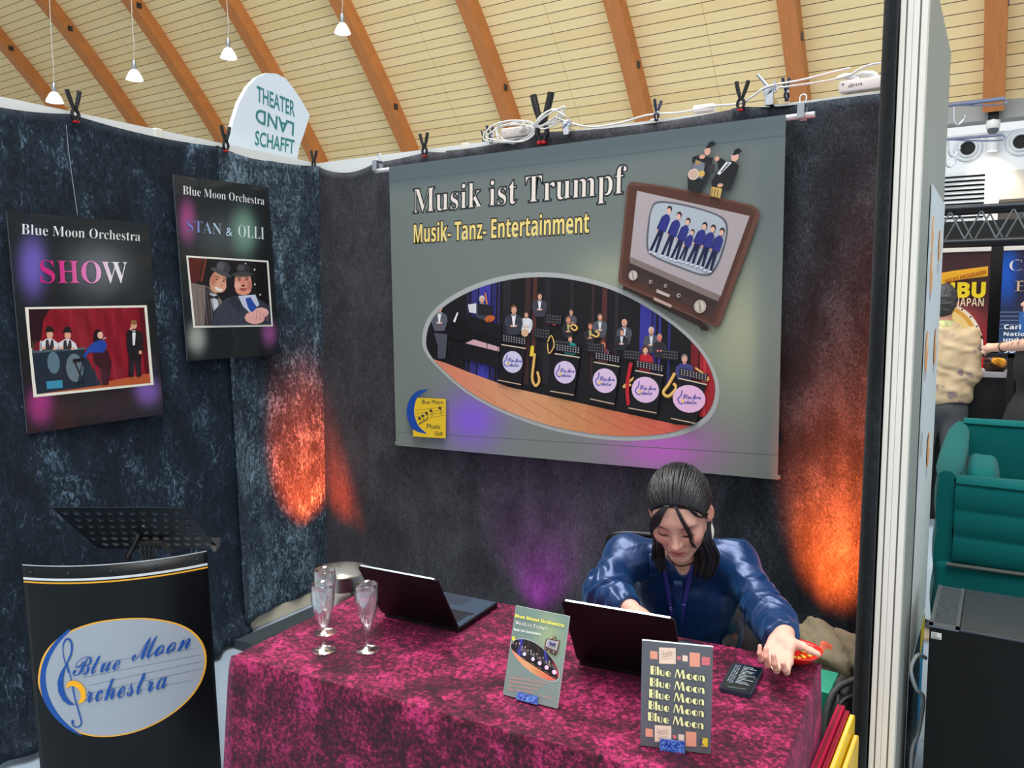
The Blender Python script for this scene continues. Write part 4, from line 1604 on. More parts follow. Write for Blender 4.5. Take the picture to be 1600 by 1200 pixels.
sans = lambda s: math_abc(s, 'sans')
A.text('THEATER', PS(401, 158), PS(460, 182), PS(401, 134), teal, 0.015)
A.text('SCHAFFT', PS(398, 226), PS(459, 240), PS(399, 204), teal, 0.015)
A.text('LAND', PS(459, 192), PS(400, 169), PS(458, 212), teal, 0.015)
A.build_lines('lettering', M_letter, sg)
mb = MB()
mb.tube([(SX - 0.02, -0.42, 0.0), (SX - 0.02, -0.42, 2.6)], 0.02, 8)
mb.tube([(SX - 0.02, -0.12, 0.0), (SX - 0.02, -0.12, 2.6)], 0.02, 8)
mb.build('sign_pole', M_alu, sg)

# ------------------------------------------------------------------ table under a crimson velvet cloth
TA = radians(3.9)
TBL = Vector((1.56, -1.312, 0))
TE, TN = Vector((cos(TA), sin(TA), 0)), Vector((sin(TA), -cos(TA), 0))     # along the table, towards the visitor
TW_, TD_, TZ = 1.415, 0.69, 0.75
tpt = lambda a, d, z: TBL + TE * a + TN * d + Vector((0, 0, z))
tb = thing('folding_table', 'folding table hidden under the crimson velvet cloth', 'table', tuple(tpt(0.7, 0.35, 0)))
mb = MB()
mb.prism([(0.008, 0.008), (TW_ - 0.008, 0.008), (TW_ - 0.008, TD_ - 0.008), (0.008, TD_ - 0.008)], 0.03, lambda x, y, h: tpt(x, y, TZ - 0.036 + h))
mb.build('tabletop', pbr('table_grey', (170, 168, 160), 0.5), tb)
for a in (0.08, TW_ - 0.08):
    for d in (0.08, TD_ - 0.08):
        mb = MB()
        mb.tube([tpt(a, d, 0), tpt(a, d, TZ - 0.034)], 0.014, 10)
        mb.build('leg', M_blackmetal, tb, smooth=40)
V_table = velvet('velvet_crimson', (34, 4, 18), (92, 11, 44), (176, 42, 98), patch=11, fleck=88, lo=0.43, hi=0.60, bump=0.35, sheen=0.16, tint=(255, 150, 205), bias=0.36, stretch=(1, 1, 1), rough=0.6, dist=0.12, frough=0.74)
mb = MB()
ns = 40
# perimeter profile: distance along the edge, pushed in and out to make soft folds towards the floor


def skirt(t, b):
    """t in 0..4 round the table, b = 0 at the top edge .. 1 at the hem"""
    k, f = int(t) % 4, t - int(t)
    cs = [(0, TD_), (TW_, TD_), (TW_, 0), (0, 0)]
    (x0, y0), (x1, y1) = cs[k], cs[(k + 1) % 4]
    nx, ny = [(0, 1), (1, 0), (0, -1), (-1, 0)][k]
    x, y = x0 + (x1 - x0) * f, y0 + (y1 - y0) * f
    L = hypot(x1 - x0, y1 - y0)
    e = min(f, 1 - f) * L
    pleat = math.exp(-(e / 0.07) ** 2)
    # corners swing out where the spare cloth gathers
    m = 0.5 + 0.5 * sin(f * L * 17 + k) * sin(f * L * 7.3)
    d = b ** 0.8 * (0.010 + 0.016 * m) + 0.012 * (1 - math.exp(-b * 25)) * 0.2
    vx = nx * d * (0.6 if k == 1 else 1) + (0.35 if x > TW_ / 2 else -1) * 0.040 * pleat * b * (1 if nx == 0 else 0.5)
    vy = ny * d + (1 if y > TD_ / 2 else -1) * 0.035 * pleat * b * (1 if ny == 0 else 0.5)
    ins = 0.006 * math.exp(-b * 60)
    z = TZ + 0.004 - 0.004 * (1 - math.exp(-b * 60)) - b * 0.70
    return tpt(x + vx - nx * ins, y + vy - ny * ins, z)


nper, nb = 200, 26
idx = [[mb.pt(skirt(4 * i / nper, (j / nb) ** 1.4)) for j in range(nb + 1)] for i in range(nper)]
for i in range(nper):
    for j in range(nb):
        mb.face((idx[i][j], idx[(i + 1) % nper][j], idx[(i + 1) % nper][j + 1], idx[i][j + 1]))
# the top with a few soft creases
nu_, nv_ = 60, 34
mb.grid(nu_, nv_, lambda a, b: tpt(0.006 + (TW_ - 0.012) * a, 0.006 + (TD_ - 0.012) * b, TZ + 0.004 + 0.0016 * nz(a * 7, b * 5, 1) * min(1, 8 * min(a, 1 - a, b, 1 - b))))
cl = mb.build('tablecloth', V_table, smooth=True)
bmx = bmesh.new()
bmx.from_mesh(cl.data)
bmesh.ops.remove_doubles(bmx, verts=bmx.verts, dist=0.0015)
bmx.to_mesh(cl.data)
bmx.free()
tag(cl, 'crimson crushed velvet tablecloth draped to the floor over the sales table', 'tablecloth')
CZ = TZ + 0.0055

# ------------------------------------------------------------------ sparkling-wine glasses
m_glass, nt, b_ = new_mat('clear_glass')
out_ = nt.nodes['Material Output']
tr_ = N(nt, 'ShaderNodeBsdfTransparent')
tr_.inputs[0].default_value = (0.96, 0.97, 0.97, 1)
gl_ = N(nt, 'ShaderNodeBsdfGlossy')
gl_.inputs[0].default_value = (1, 1, 1, 1)
gl_.inputs['Roughness'].default_value = 0.04
lw_ = N(nt, 'ShaderNodeLayerWeight')
lw_.inputs['Blend'].default_value = 0.38
mm_ = N(nt, 'ShaderNodeMath', operation='MULTIPLY_ADD')
mm_.inputs[1].default_value = 0.75
mm_.inputs[2].default_value = 0.07
nt.links.new(lw_.outputs['Facing'], mm_.inputs[0])
mx_ = N(nt, 'ShaderNodeMixShader')
nt.links.new(mm_.outputs[0], mx_.inputs[0])
nt.links.new(tr_.outputs[0], mx_.inputs[1])
nt.links.new(gl_.outputs[0], mx_.inputs[2])
nt.links.new(mx_.outputs[0], out_.inputs['Surface'])
nt.nodes.remove(b_)


def flute(loc, label):
    t = thing('champagne_flute', label, 'glass', loc, 0, 'champagne flutes on the tablecloth')
    mb = MB()
    outp = [(0.0, 0.0), (0.032, 0.0), (0.0335, 0.0015), (0.032, 0.003), (0.018, 0.006), (0.007, 0.012), (0.0045, 0.022), (0.0042, 0.040), (0.0055, 0.052), (0.011, 0.066), (0.020, 0.090), (0.0275, 0.118), (0.0315, 0.145), (0.0318, 0.168), (0.0298, 0.186)]
    inn = [(0.0290, 0.1863), (0.0308, 0.168), (0.0305, 0.145), (0.0265, 0.119), (0.019, 0.092), (0.010, 0.070), (0.0, 0.062)]
    mb.lathe(outp[8:] + inn, loc, 40)
    mb.build('bowl', m_glass, t, smooth=True)
    for nm, a, b in (('foot', 0, 6), ('stem', 5, 9)):
        mb = MB()
        mb.lathe(outp[a:b], loc, 32)
        mb.build(nm, m_glass, t, smooth=True)
    return t


GZ = CZ
flute((1.797, -1.842, GZ), 'empty champagne flute standing in front of another one')
flute((1.714, -1.750, GZ), 'empty champagne flute nearest the steel drinks container')
flute((1.897, -1.778, GZ), 'single champagne flute standing just left of the open laptop')

# ------------------------------------------------------------------ laptops
M_lap = pbr('laptop_black', (14, 13, 17), 0.42, 0.4)
M_lap_edge = pbr('laptop_edge', (180, 196, 204), 0.3, 0.8)
M_deck = pbr('laptop_deck', (66, 84, 104), 0.38, 0.5)
M_keys = pbr('laptop_keys', (20, 22, 27), 0.45)
M_screen = pbr('laptop_screen', (10, 12, 18), 0.15, emit=(90, 120, 170), estr=0.25)


def laptop(A_, B_, depth, lidh, lean, label):
    A_, B_ = Vector(A_), Vector(B_)
    w = (B_ - A_).length
    ex = (B_ - A_).normalized()
    ey = Vector((-ex.y, ex.x, 0))           # towards the user
    z0 = CZ + 0.0015
    t = thing('laptop', label, 'laptop', (A_.x, A_.y, z0), 0, 'open laptops on the table')
    f = lambda x, y, z: Vector((A_.x, A_.y, z0)) + ex * x + ey * y + Vector((0, 0, z))

    def slab(fr, w_, d_, th, r):
        pts = []
        for cx_, cy_, a0 in ((w_ - r, d_ - r, 0), (r, d_ - r, 90), (r, r, 180), (w_ - r, r, 270)):
            for k in range(5):
                a = radians(a0 + k * 22.5)
                pts.append((cx_ + r * cos(a), cy_ + r * sin(a)))
        m = MB()
        m.prism(pts, th, fr)
        return m
    ba = slab(lambda x, y, h: f(x, y + 0.004, h), w, depth, 0.013, 0.012).build('base', M_lap, t, smooth=30)
    m = MB()
    m.prism([(0.006, 0.012), (w - 0.006, 0.012), (w - 0.006, depth - 0.006), (0.006, depth - 0.006)], 0.0006, lambda x, y, h: f(x, y + 0.004, 0.013 + h))
    m.build('palm_rest', M_deck, ba)
    m = MB()
    kw = (w - 0.05) / 14
    for r in range(6):
        x = 0.025
        while x < w - 0.03:
            ww = kw * (4.6 if (r == 5 and 0.09 < x < 0.10 + kw) else 1)
            hh = 0.008 if r == 0 else 0.0145
            y = 0.022 + (0 if r == 0 else 0.011 + (r - 1) * 0.0165)
            p = [(x, y), (x + ww - 0.003, y), (x + ww - 0.003, y + hh), (x, y + hh)]
            m.prism(p, 0.0012, lambda a, b, h: f(a, b + 0.004, 0.0136 + h))
            x += ww
    m.build('keyboard', M_keys, ba)
    m = MB()
    m.prism([(w * .33, depth - 0.085), (w * .67, depth - 0.085), (w * .67, depth - 0.012), (w * .33, depth - 0.012)], 0.0004, lambda x, y, h: f(x, y + 0.004, 0.0136 + h))
    m.build('touchpad', pbr('touchpad', (52, 64, 78), 0.3, 0.3), ba)
    up = Vector((0, 0, cos(lean))) + ey * sin(lean)
    nn = ex.cross(up).normalized()           # outwards, towards the visitor
    g = lambda x, y, h: f(0, 0, 0.013) + ex * x + up * y + nn * h
    li = slab(lambda x, y, h: g(x, y, h - 0.003), w, lidh, 0.006, 0.012).build('lid', M_lap, t, smooth=30)
    m = MB()
    m.prism([(0.010, lidh - 0.0004), (w - 0.010, lidh - 0.0004), (w - 0.010, lidh + 0.0008), (0.010, lidh + 0.0008)], 0.0052, lambda x, y, h: g(x, y, h - 0.0026))
    m.build('lid_edge', M_lap_edge, li)
    m = MB()
    m.prism([(0.006, 0.012), (w - 0.006, 0.012), (w - 0.006, lidh - 0.006), (0.006, lidh - 0.006)], 0.0006, lambda x, y, h: g(x, y, -0.003 - h))
    m.build('screen', M_screen, li)
    m = MB()
    m.tube([f(w * .2, 0.002, 0.012), f(w * .8, 0.002, 0.012)], 0.005, 10)
    m.build('hinge', M_black, ba)
    return t


laptop((1.775, -1.574, 0), (2.046, -1.557, 0), 0.235, 0.210, radians(-32), 'open black laptop beside the champagne flutes, lid tilted to the front')
laptop((2.429, -1.562, 0), (2.709, -1.533, 0), 0.235, 0.230, radians(-30), 'open black laptop in front of the seated person')

# ------------------------------------------------------------------ table-top flyers in blue glittering clips
m_glit, nt, b_ = new_mat('blue_glitter')
tc = N(nt, 'ShaderNodeTexCoord')
vo = N(nt, 'ShaderNodeTexVoronoi', i_Scale=420.0)
nt.links.new(tc.outputs['Object'], vo.inputs['Vector'])
cr = N(nt, 'ShaderNodeValToRGB')
cr.color_ramp.elements[0].color = lin((14, 40, 150))
cr.color_ramp.elements[1].color = lin((120, 170, 245))
cr.color_ramp.elements[0].position = 0.35
cr.color_ramp.elements[1].position = 0.95
nt.links.new(vo.outputs['Color'], cr.inputs[0])
nt.links.new(cr.outputs[0], b_.inputs['Base Color'])
b_.inputs['Roughness'].default_value = 0.25
b_.inputs['Coat Weight'].default_value = 0.6


def flyer(A_, B_, h, lean, px, clip, art, label, th=0.007):
    A_, B_ = Vector(A_), Vector(B_)
    w = (B_ - A_).length
    ex = (B_ - A_).normalized()
    ey = Vector((-ex.y, ex.x, 0))
    z0 = CZ + 0.0015
    t = thing('table_flyer', label, 'flyer', (A_.x, A_.y, z0), 0, 'flyer boards standing on the table')
    up = Vector((0, 0, cos(lean))) + ey * sin(lean)
    nn = ex.cross(up).normalized()
    o_ = Vector((A_.x, A_.y, z0))
    g = lambda x, y, k: o_ + ex * x + up * y + nn * k
    m = MB()
    m.prism([(0, 0), (w, 0), (w, h), (0, h)], -th, lambda x, y, k: g(x, y, k))
    m.build('board', pbr('foam_board', (206, 216, 214), 0.5), t)
    A = Art(lambda u, v, k: g(u, v, 0.0003 + k), 0.00005)
    loc = [(0, h), (w, h), (w, 0), (0, 0)]
    P = homography(px, loc)
    Lt = Art(lambda u, v, k: g(u, v, 0.0003 + k), 0.00005)
    art(A, Lt, P, loc, homography(loc, px))
    A.build('printed_picture', M_card, t)
    (Lt.build_lines if Lt.cuts else Lt.build)('lettering', M_card, t)
    (x0, y0), (x1, y1) = [P(*q) for q in clip]
    x0, x1 = min(x0, x1), max(x0, x1)
    yt = max(y0, y1)
    m = MB()
    m.prism([(x0, -0.001), (x1, -0.001), (x1, yt), (x0, yt)], 0.003, lambda x, y, k: g(x, y, 0.0055 + k))
    m.prism([(x0, -0.001), (x1, -0.001), (x1, yt), (x0, yt)], 0.003, lambda x, y, k: g(x, y, -th - 0.001 - k))
    m.prism([(x0, -0.0015), (x1, -0.0015), (x1, 0.002), (x0, 0.002)], th + 0.011, lambda x, y, k: g(x, y - 0.0005, 0.0075 - k))
    tag(m.build('clip_foot', m_glit, t), 'blue glittering clip foot')
    return t


def stretch_text(A, s, P, x0, y0, x1, y1, h, col, w=0.0, style=None):
    A.text(math_abc(s, style) if style else s, P(x0, y0), P(x1, y1), P(x0 + h * .1, y0 - h), col, w)


def band_flyer(A, Lt, P, loc, inv):
    def bg(u, v):
        x, y = inv(u, v)
        c = mix((112, 134, 126), (124, 136, 132), (y - 950) / 150)
        return mix(c, (158, 176, 128), 0.8 * blob(x, y, 858, 1000, 22, 40))
    A.grid(loc, 10, 14, bg)
    A.L = 4
    # the same oval and television as on the large banner, in small
    PO = homography([(667, 532), (860, 428.5), (1125, 605), (930, 681)], [(798, 1010), (829, 1003), (873, 1051), (842, 1061)])
    big_band_photo(A, lambda x, y: P(*PO(x, y)), rich=False)
    PT = homography([(985, 287), (1192, 335), (1122, 511), (972, 440)], [(854, 1000), (876, 1004), (870, 1026), (851, 1016)])
    television(A, lambda x, y: P(*PT(x, y)))
    A.poly([P(*p) for p in ((803.5, 996), (807.5, 997), (807, 1003), (803, 1002))], (226, 214, 60))
    Lt.L = 80
    stretch_text(Lt, 'Blue Moon Orchestra', P, 806, 966, 882, 982, 5, (242, 222, 88), 0.02, 'sans')
    stretch_text(Lt, 'Musik ist Trumpf', P, 806, 977, 856, 987, 6, (226, 216, 206), -0.02, 'serif')
    stretch_text(Lt, 'Musik- Tanz- Entertainment', P, 804, 987, 846, 995, 4, (240, 240, 236), 0.0, 'sans')
    for j in range(4):
        stretch_text(Lt, ['Musikalisches Tanz Orchester', 'Musikalische Tanz Party Ballade', 'von den Zwanzigern bis heute', 'fuer jeden Anlass'][j][:30 - j * 4], P, 797.5 - j * .8, 1062 + j * 6.0, 856 - j * 7, 1071 + j * 6.0 - j, 3.2, (226, 132, 122), 0.0)
    stretch_text(Lt, 'bluemoon', P, 846, 1091, 864, 1095, 2.5, (214, 140, 130))


# Broadway-like lettering, fat on one stem and hair-thin on the other: drawn stroke by stroke
def fat_letter(A, c, x, y, k, f, col):
    """f(u, v) -> print coordinates; (x, y) baseline start, k = unit"""
    q = lambda pts: A.poly([f(x + a * k, y + b * k) for a, b in pts], col)

    def ring(cx, cy, r, inner=(0.22, 0.86), ry=None):
        ry = ry or r
        n = 22
        o_ = [(cx + r * cos(2 * pi * i / n), cy + ry * sin(2 * pi * i / n)) for i in range(n)]
        # left half solid, right half a thin rim: two pieces
        left = [(cx + 0.14 * r, cy + ry * sin(radians(82)))] + [(cx + r * cos(radians(t)), cy + ry * sin(radians(t))) for t in range(84, 277, 12)] + [(cx + 0.14 * r, cy - ry * sin(radians(82)))]
        q(left)
        rim = [(cx + r * cos(radians(t)), cy + ry * sin(radians(t))) for t in range(-90, 91, 15)] + [(cx + r * 0.8 * cos(radians(t)), cy + ry * 0.84 * sin(radians(t))) for t in range(90, -91, -15)]
        q(rim)
    if c == 'B':
        q([(0, 0), (.34, 0), (.34, 1), (0, 1)])
        for cy, r in ((.74, .26), (.27, .27)):
            q([(.38 + r * .9 * cos(radians(t)), cy + r * sin(radians(t))) for t in range(-90, 91, 15)] + [(.38 + r * .6 * cos(radians(t)), cy + r * .74 * sin(radians(t))) for t in range(90, -91, -15)])
        return .70
    if c == 'l':
        q([(0, 0), (.24, 0), (.24, 1), (0, 1)])
        return .32
    if c == 'u':
        q([(0, .66), (.24, .66), (.24, .2), (.30, .06), (.42, .06), (.42, 0), (.2, 0), (.05, .06), (0, .2)])
        q([(.44, .66), (.52, .66), (.52, 0), (.44, 0)])
        q([(.26, 0), (.46, .02), (.46, .1), (.3, .07)])
        return .62
    if c == 'n':
        q([(0, 0), (.08, 0), (.08, .66), (0, .66)])
        q([(.28, 0), (.52, 0), (.52, .46), (.46, .6), (.34, .67), (.2, .64), (.08, .52), (.08, .44), (.2, .57), (.28, .5)])
        return .62
    if c == 'e':
        q([(.32 + .30 * cos(radians(t)), .32 + .34 * sin(radians(t))) for t in range(84, 300, 12)] + [(.36, .0), (.34, .62)])
        q([(.32 + .30 * cos(radians(t)), .32 + .34 * sin(radians(t))) for t in range(0, 91, 15)] + [(.32 + .22 * cos(radians(t)), .32 + .27 * sin(radians(t))) for t in range(90, -1, -15)])
        q([(.30, .28), (.62, .28), (.62, .34), (.30, .34)])
        q([(.36, 0), (.52, .04), (.61, .14), (.55, .17), (.46, .1), (.34, .07)])
        return .70
    if c == 'o':
        ring(.33, .32, .33, ry=.34)
        return .74
    if c == 'M':
        q([(0, 0), (.10, 0), (.30, 1), (.2, 1)])
        q([(.20, 1), (.42, 1), (.62, .14), (.50, .0)])
        q([(.50, 0), (.58, .0), (.86, 1), (.78, 1)])
        q([(.78, 1), (.98, 1), (1.16, 0), (.88, 0)])
        return 1.26
    return .34


def moon_flyer(A, Lt, P, loc, inv):
    A.grid(loc, 2, 2, lambda u, v: (98, 98, 104))
    A.L = 4
    q = lambda pts: [P(*p) for p in pts]
    sal, cream, pink = (240, 160, 132), (246, 214, 190), (222, 116, 122)
    for (x0, y0, x1, y1, c) in ((1016, 1019.5, 1027.5, 1032, sal), (1030, 1014.5, 1056, 1040, cream), (1058, 1028, 1064, 1034, pink), (1066.5, 1027, 1074.5, 1036.5, cream), (1077.5, 1023, 1093.5, 1045, sal), (1096.5, 1030, 1109, 1043, pink),
                                (1008.5, 1141, 1020, 1154, sal), (1023, 1136, 1049, 1162, cream), (1051, 1151, 1057, 1157, pink), (1060, 1150, 1069, 1160, cream), (1071.5, 1146, 1088, 1169, sal)):
        A.poly(q([(x0, y0), (x1, y0 + 1.6), (x1, y1 + 1), (x0, y1)]), c)
    for oy, ox in ((0, 0), (121.5, -7)):
        for k in range(3):
            A.line(q([(1033 + ox, 1026 + k * 4 + oy), (1052 + ox, 1023 + k * 4 + oy)]), 0.00035, (96, 82, 80))
        for k in range(7):
            A.line(q([(1034 + k * 2.6 + ox, 1024 + (k * 7 % 5) + oy), (1034.6 + k * 2.6 + ox, 1019 + (k * 5 % 4) + oy)]), 0.0004, (70, 60, 60))
            A.ell(*P(1034 + k * 2.6 + ox, 1025 + (k * 7 % 5) + oy), 0.0008, 0.0006, (60, 50, 50), n=8)
    A.poly(q([(1097, 1155), (1106, 1156.5), (1105.5, 1170), (1096, 1169)]), (232, 196, 48))
    A.ell(*P(1099, 1162), 0.0062, 0.0082, (70, 62, 120), n=18)
    A.ell(*P(1101, 1162), 0.0056, 0.0076, (234, 200, 60), n=18)
    rows = [(1016.5, 1055.5, 1101, 1068), (1015.5, 1074, 1100.5, 1087), (1014.5, 1092, 1100, 1105), (1013.5, 1110, 1099.5, 1123), (1012.5, 1128, 1099, 1142)]
    for (x0, y0, x1, y1) in rows:
        s = 'Blue Moon'
        W = 0
        adv = {'B': .70, 'l': .32, 'u': .62, 'e': .70, ' ': .34, 'M': 1.26, 'o': .74, 'n': .62}
        tot = sum(adv[c] for c in s) - .1
        Lt.L = 30
        for dxy, col in ((0.0006, (52, 50, 56)), (0, (248, 240, 172))):
            a0, a1 = Vector(P(x0, y0)), Vector(P(x1, y1))
            ux = (a1 - a0) / tot
            ht = (Vector(P(x0, y0 - 13.5)) - a0)
            X = 0.0
            for c in s:
                if c != ' ':
                    fat_letter(Lt, c, X, 0, 1.0, lambda u, v: tuple(a0 + ux * u + ht * v + Vector((dxy, -dxy))), col)
                X += adv[c]
    return


flyer((2.350, -1.805, 0), (2.494, -1.799, 0), 0.210, radians(18), [(806, 948), (889, 965), (870, 1111), (786, 1088)], [(810.5, 1083), (841, 1106)], band_flyer,
      'small green flyer board reading Blue Moon Orchestra in a blue clip')
flyer((2.721, -1.846, 0), (2.860, -1.802, 0), 0.230, radians(1), [(1003, 1003), (1114, 1016), (1110, 1182), (1000, 1168)], [(1031, 1155), (1070, 1178)], moon_flyer,
      'grey flyer board repeating Blue Moon five times in a blue clip')

# ------------------------------------------------------------------ phone on the cloth
ph = thing('smartphone', 'dark phone in a black case lying on the cloth beside the hand', 'phone', (2.83, -1.44, CZ))
px4 = [Vector((2.791, -1.520)), Vector((2.866, -1.515)), Vector((2.868, -1.358)), Vector((2.788, -1.356))]
pex = (px4[1] - px4[0]).normalized()
pey = Vector((-pex.y, pex.x))
pf = lambda x, y, h: (px4[0].x + pex.x * x + pey.x * y, px4[0].y + pex.y * x + pey.y * y, CZ + 0.001 + h)


def rrect(x0, y0, x1, y1, r, n=5):
    pts = []
    for cx_, cy_, a0 in ((x1 - r, y1 - r, 0), (x0 + r, y1 - r, 90), (x0 + r, y0 + r, 180), (x1 - r, y0 + r, 270)):
        for k in range(n):
            a = radians(a0 + k * 90 / (n - 1))
            pts.append((cx_ + r * cos(a), cy_ + r * sin(a)))
    return pts


mb = MB()
mb.prism(rrect(0, 0, 0.077, 0.160, 0.010), 0.0105, pf)
mb.build('case', pbr('phone_case', (34, 42, 58), 0.4), ph, smooth=30)
mb = MB()
mb.prism(rrect(0.004, 0.004, 0.073, 0.156, 0.008), 0.0012, lambda x, y, h: pf(x, y, 0.0103 + h))
sc_ = mb.build('screen', pbr('phone_glass', (10, 13, 18), 0.08, coat=0.5), ph)
A = Art(lambda u, v, h: pf(u, v, 0.0116 + h), 0.00004)
for k in range(13):
    y = 0.142 - k * 0.0082
    A.L = 1
    A.poly([(0.030, y), (0.034 + 0.034 * (0.6 + 0.4 * sin(k * 2.3)), y), (0.034 + 0.034 * (0.6 + 0.4 * sin(k * 2.3)), y + 0.0022), (0.030, y + 0.0022)], (176, 188, 200))
    for j in range(3):
        A.L = 1
        A.poly([(0.009 + j * .0055, y), (0.0125 + j * .0055, y), (0.0125 + j * .0055, y + 0.003), (0.009 + j * .0055, y + 0.003)], (150, 166, 184))
A.line([(0.012, 0.030), (0.040, 0.060)], 0.0008, (120, 150, 190))
A.line([(0.018, 0.014), (0.060, 0.020)], 0.0012, (150, 166, 184))
A.build('screen_text', attr_mat('phone_text', 0.3), ph)

# ------------------------------------------------------------------ red bowl at the table corner
bw = thing('bowl', 'shallow red bowl with small sweets at the table corner', 'bowl', (2.905, -1.232, CZ))
mb = MB()
bc = (2.912, -1.250, CZ + 0.001)
mb.lathe([(0.0, 0.0), (0.022, 0.0), (0.026, 0.003), (0.048, 0.014), (0.064, 0.030), (0.068, 0.036), (0.0665, 0.0375), (0.061, 0.031), (0.045, 0.018), (0.024, 0.008), (0.0, 0.006)], bc, 40)
mb.build('dish', pbr('red_plastic', (222, 34, 22), 0.25, coat=0.4), bw, smooth=True)
for k in range(14):
    a, r = k * 2.4, 0.010 + 0.030 * sqrt((k + 1) / 15)
    mb = MB()
    bm = bmesh.new()
    bmesh.ops.create_icosphere(bm, subdivisions=1, radius=0.006)
    p = Vector((bc[0] + r * cos(a), bc[1] + r * sin(a), bc[2] + 0.014 + 0.35 * r))
    for v in bm.verts:
        v.co = Vector((v.co.x * 1.4, v.co.y, v.co.z * .8)) + p
    mb.bm(bm)
    tag(mb.build('sweet', pbr('gold_wrapper', (236, 150 + (k % 3) * 24, 60), 0.3, 0.3), smooth=True), 'small gold-wrapped sweet in the red bowl', 'sweet', 'wrapped sweets in the red bowl')

# ------------------------------------------------------------------ stainless container with a tap behind the table
M_steel = pbr('brushed_steel', (176, 172, 164), 0.28, 1.0, bump=0.05, bscale=40, stretch=(1, 1, 30))
M_steel_dark = pbr('dark_inside', (96, 96, 92), 0.4, 0.9)
bk = thing('drinks_container', 'round stainless steel drinks container with a tap behind the table', 'container', (1.290, -1.232, 0.42))
kc = (1.290, -1.232, 0.42)
mb = MB()
mb.lathe([(0, 0), (0.088, 0), (0.094, 0.006), (0.094, 0.17), (0.090, 0.176), (0.090, 0.182), (0.096, 0.188), (0.096, 0.240), (0.0935, 0.243), (0.0935, 0.247), (0.100, 0.252), (0.103, 0.296), (0.1045, 0.300), (0.100, 0.300), (0.095, 0.262), (0.086, 0.25), (0, 0.25)], kc, 48)
mb.build('body', M_steel, bk, smooth=40)
mb = MB()
rv = Vector((0.854, 0.52, 0)) * 0.6 + Vector((0.518, -0.85, 0)) * 0.8
rv.normalize()
q0 = Vector(kc) + rv * 0.094 + Vector((0, 0, 0.215))
mb.tube([q0, q0 + rv * 0.028], 0.009, 12)
mb.tube([q0 + rv * 0.026 + Vector((0, 0, 0.018)), q0 + rv * 0.03 + Vector((0, 0, -0.034))], [0.008, 0.006], 12)
mb.build('tap', M_chrome, bk, smooth=40)
mb = MB()
mb.tube([q0 + rv * 0.026 + Vector((0, 0, 0.018)), q0 + rv * 0.026 + Vector((0, 0, 0.042))], [0.007, 0.010], 10)
mb.build('tap_knob', M_black, bk, smooth=40)
st = thing('stool', 'low black stool carrying the steel drinks container', 'stool', (1.290, -1.232, 0))
mb = MB()
mb.lathe([(0, 0.39), (0.15, 0.39), (0.155, 0.405), (0.15, 0.42), (0, 0.42)], (1.290, -1.232, 0), 32)
mb.build('seat', M_matblack, st, smooth=40)
for k in range(4):
    a = pi / 4 + k * pi / 2
    mb = MB()
    mb.tube([(1.335 + 0.10 * cos(a), -1.205 + 0.10 * sin(a), 0.39), (1.335 + 0.15 * cos(a), -1.205 + 0.15 * sin(a), 0.0)], 0.011, 8)
    mb.build('leg', M_blackmetal, st)
# grey cable cover along the corner
cc = thing('cable_cover', 'flat grey cable cover on the floor along the corner curtain', 'cable cover', (0.22, -0.45, 0))
mb = MB()
mb.prism([(0.135, 0), (0.15, 0.045), (0.27, 0.055), (0.30, 0)], 0.74, lambda x, y, h: (x, -0.80 + h, y))
mb.build('cover', pbr('grey_rubber', (58, 68, 72), 0.6), cc)
mb = MB()
mb.box((-0.008, -0.72, 0.0), (0.035, -0.03, 0.075), 0.004)
tag(mb.build('skirting_strip', pbr('cream_wood', (222, 212, 186), 0.5)), 'cream wooden strip on the floor under the corner curtain', 'strip')

# ------------------------------------------------------------------ bags and folders on the floor at the right
M_khaki = pbr('khaki_cloth', (128, 116, 92), 0.8, bump=0.4, bscale=30, var=0.12, vscale=14)


def soft_box(name, m, parent, c, s, rot=(0, 0, 0), crush=0.15, seed=1, cuts=10, power=3.2):
    """a stuffed fabric shape: rounded block with dents"""
    mb = MB()
    R_ = Matrix.Translation(c) @ Matrix.Rotation(rot[2], 4, 'Z') @ Matrix.Rotation(rot[1], 4, 'Y') @ Matrix.Rotation(rot[0], 4, 'X')
    bm = bmesh.new()
    bmesh.ops.create_cube(bm, size=2)
    bmesh.ops.subdivide_edges(bm, edges=bm.edges, cuts=cuts, use_grid_fill=True)
    for v in bm.verts:
        p = v.co
        l = (abs(p.x) ** power + abs(p.y) ** power + abs(p.z) ** power) ** (1 / power)
        p = p / l
        d = 1 + crush * 0.5 * (nz(p.x * 3 + seed, p.z * 3, p.y * 2 + seed) + 0.6 * nz(p.y * 5 + seed, p.x * 5, p.z * 4))
        v.co = R_ @ Vector((p.x * s[0] * d, p.y * s[1] * d, p.z * s[2] * d))
    mb.bm(bm)
    return mb.build(name, m, parent, smooth=True)


jk = thing('folded_jacket', 'khaki jacket with an orange patch heaped beside the backpack', 'jacket', (2.90, -0.42, 0.0))
soft_box('jacket_cloth', M_khaki, jk, Vector((2.878, -0.57, 0.487)), (0.120, 0.14, 0.098), (0.2, 0.3, 0.4), 0.35, 3)
mb = MB()
mb.grid(8, 6, lambda a, b: Vector((2.872 + 0.050 * a, -0.690 + 0.040 * b + 0.02 * a, 0.552 + 0.034 * b - 0.016 * a + 0.004 * sin(a * 6))))
mb.build('orange_patch', pbr('orange_cloth', (232, 110, 76), 0.7), jk, smooth=True, thick=0.004)
cr_ = thing('storage_box', 'dark storage box under the khaki jacket', 'box', (2.90, -0.5, 0))
mb = MB()
mb.box((2.70, -0.64, 0.0), (3.00, -0.30, 0.37), 0.01)
mb.build('box_body', M_matblack, cr_)
bp_ = thing('backpack', 'dark grey-green backpack standing against the side panel', 'backpack', (2.97, -0.80, 0))
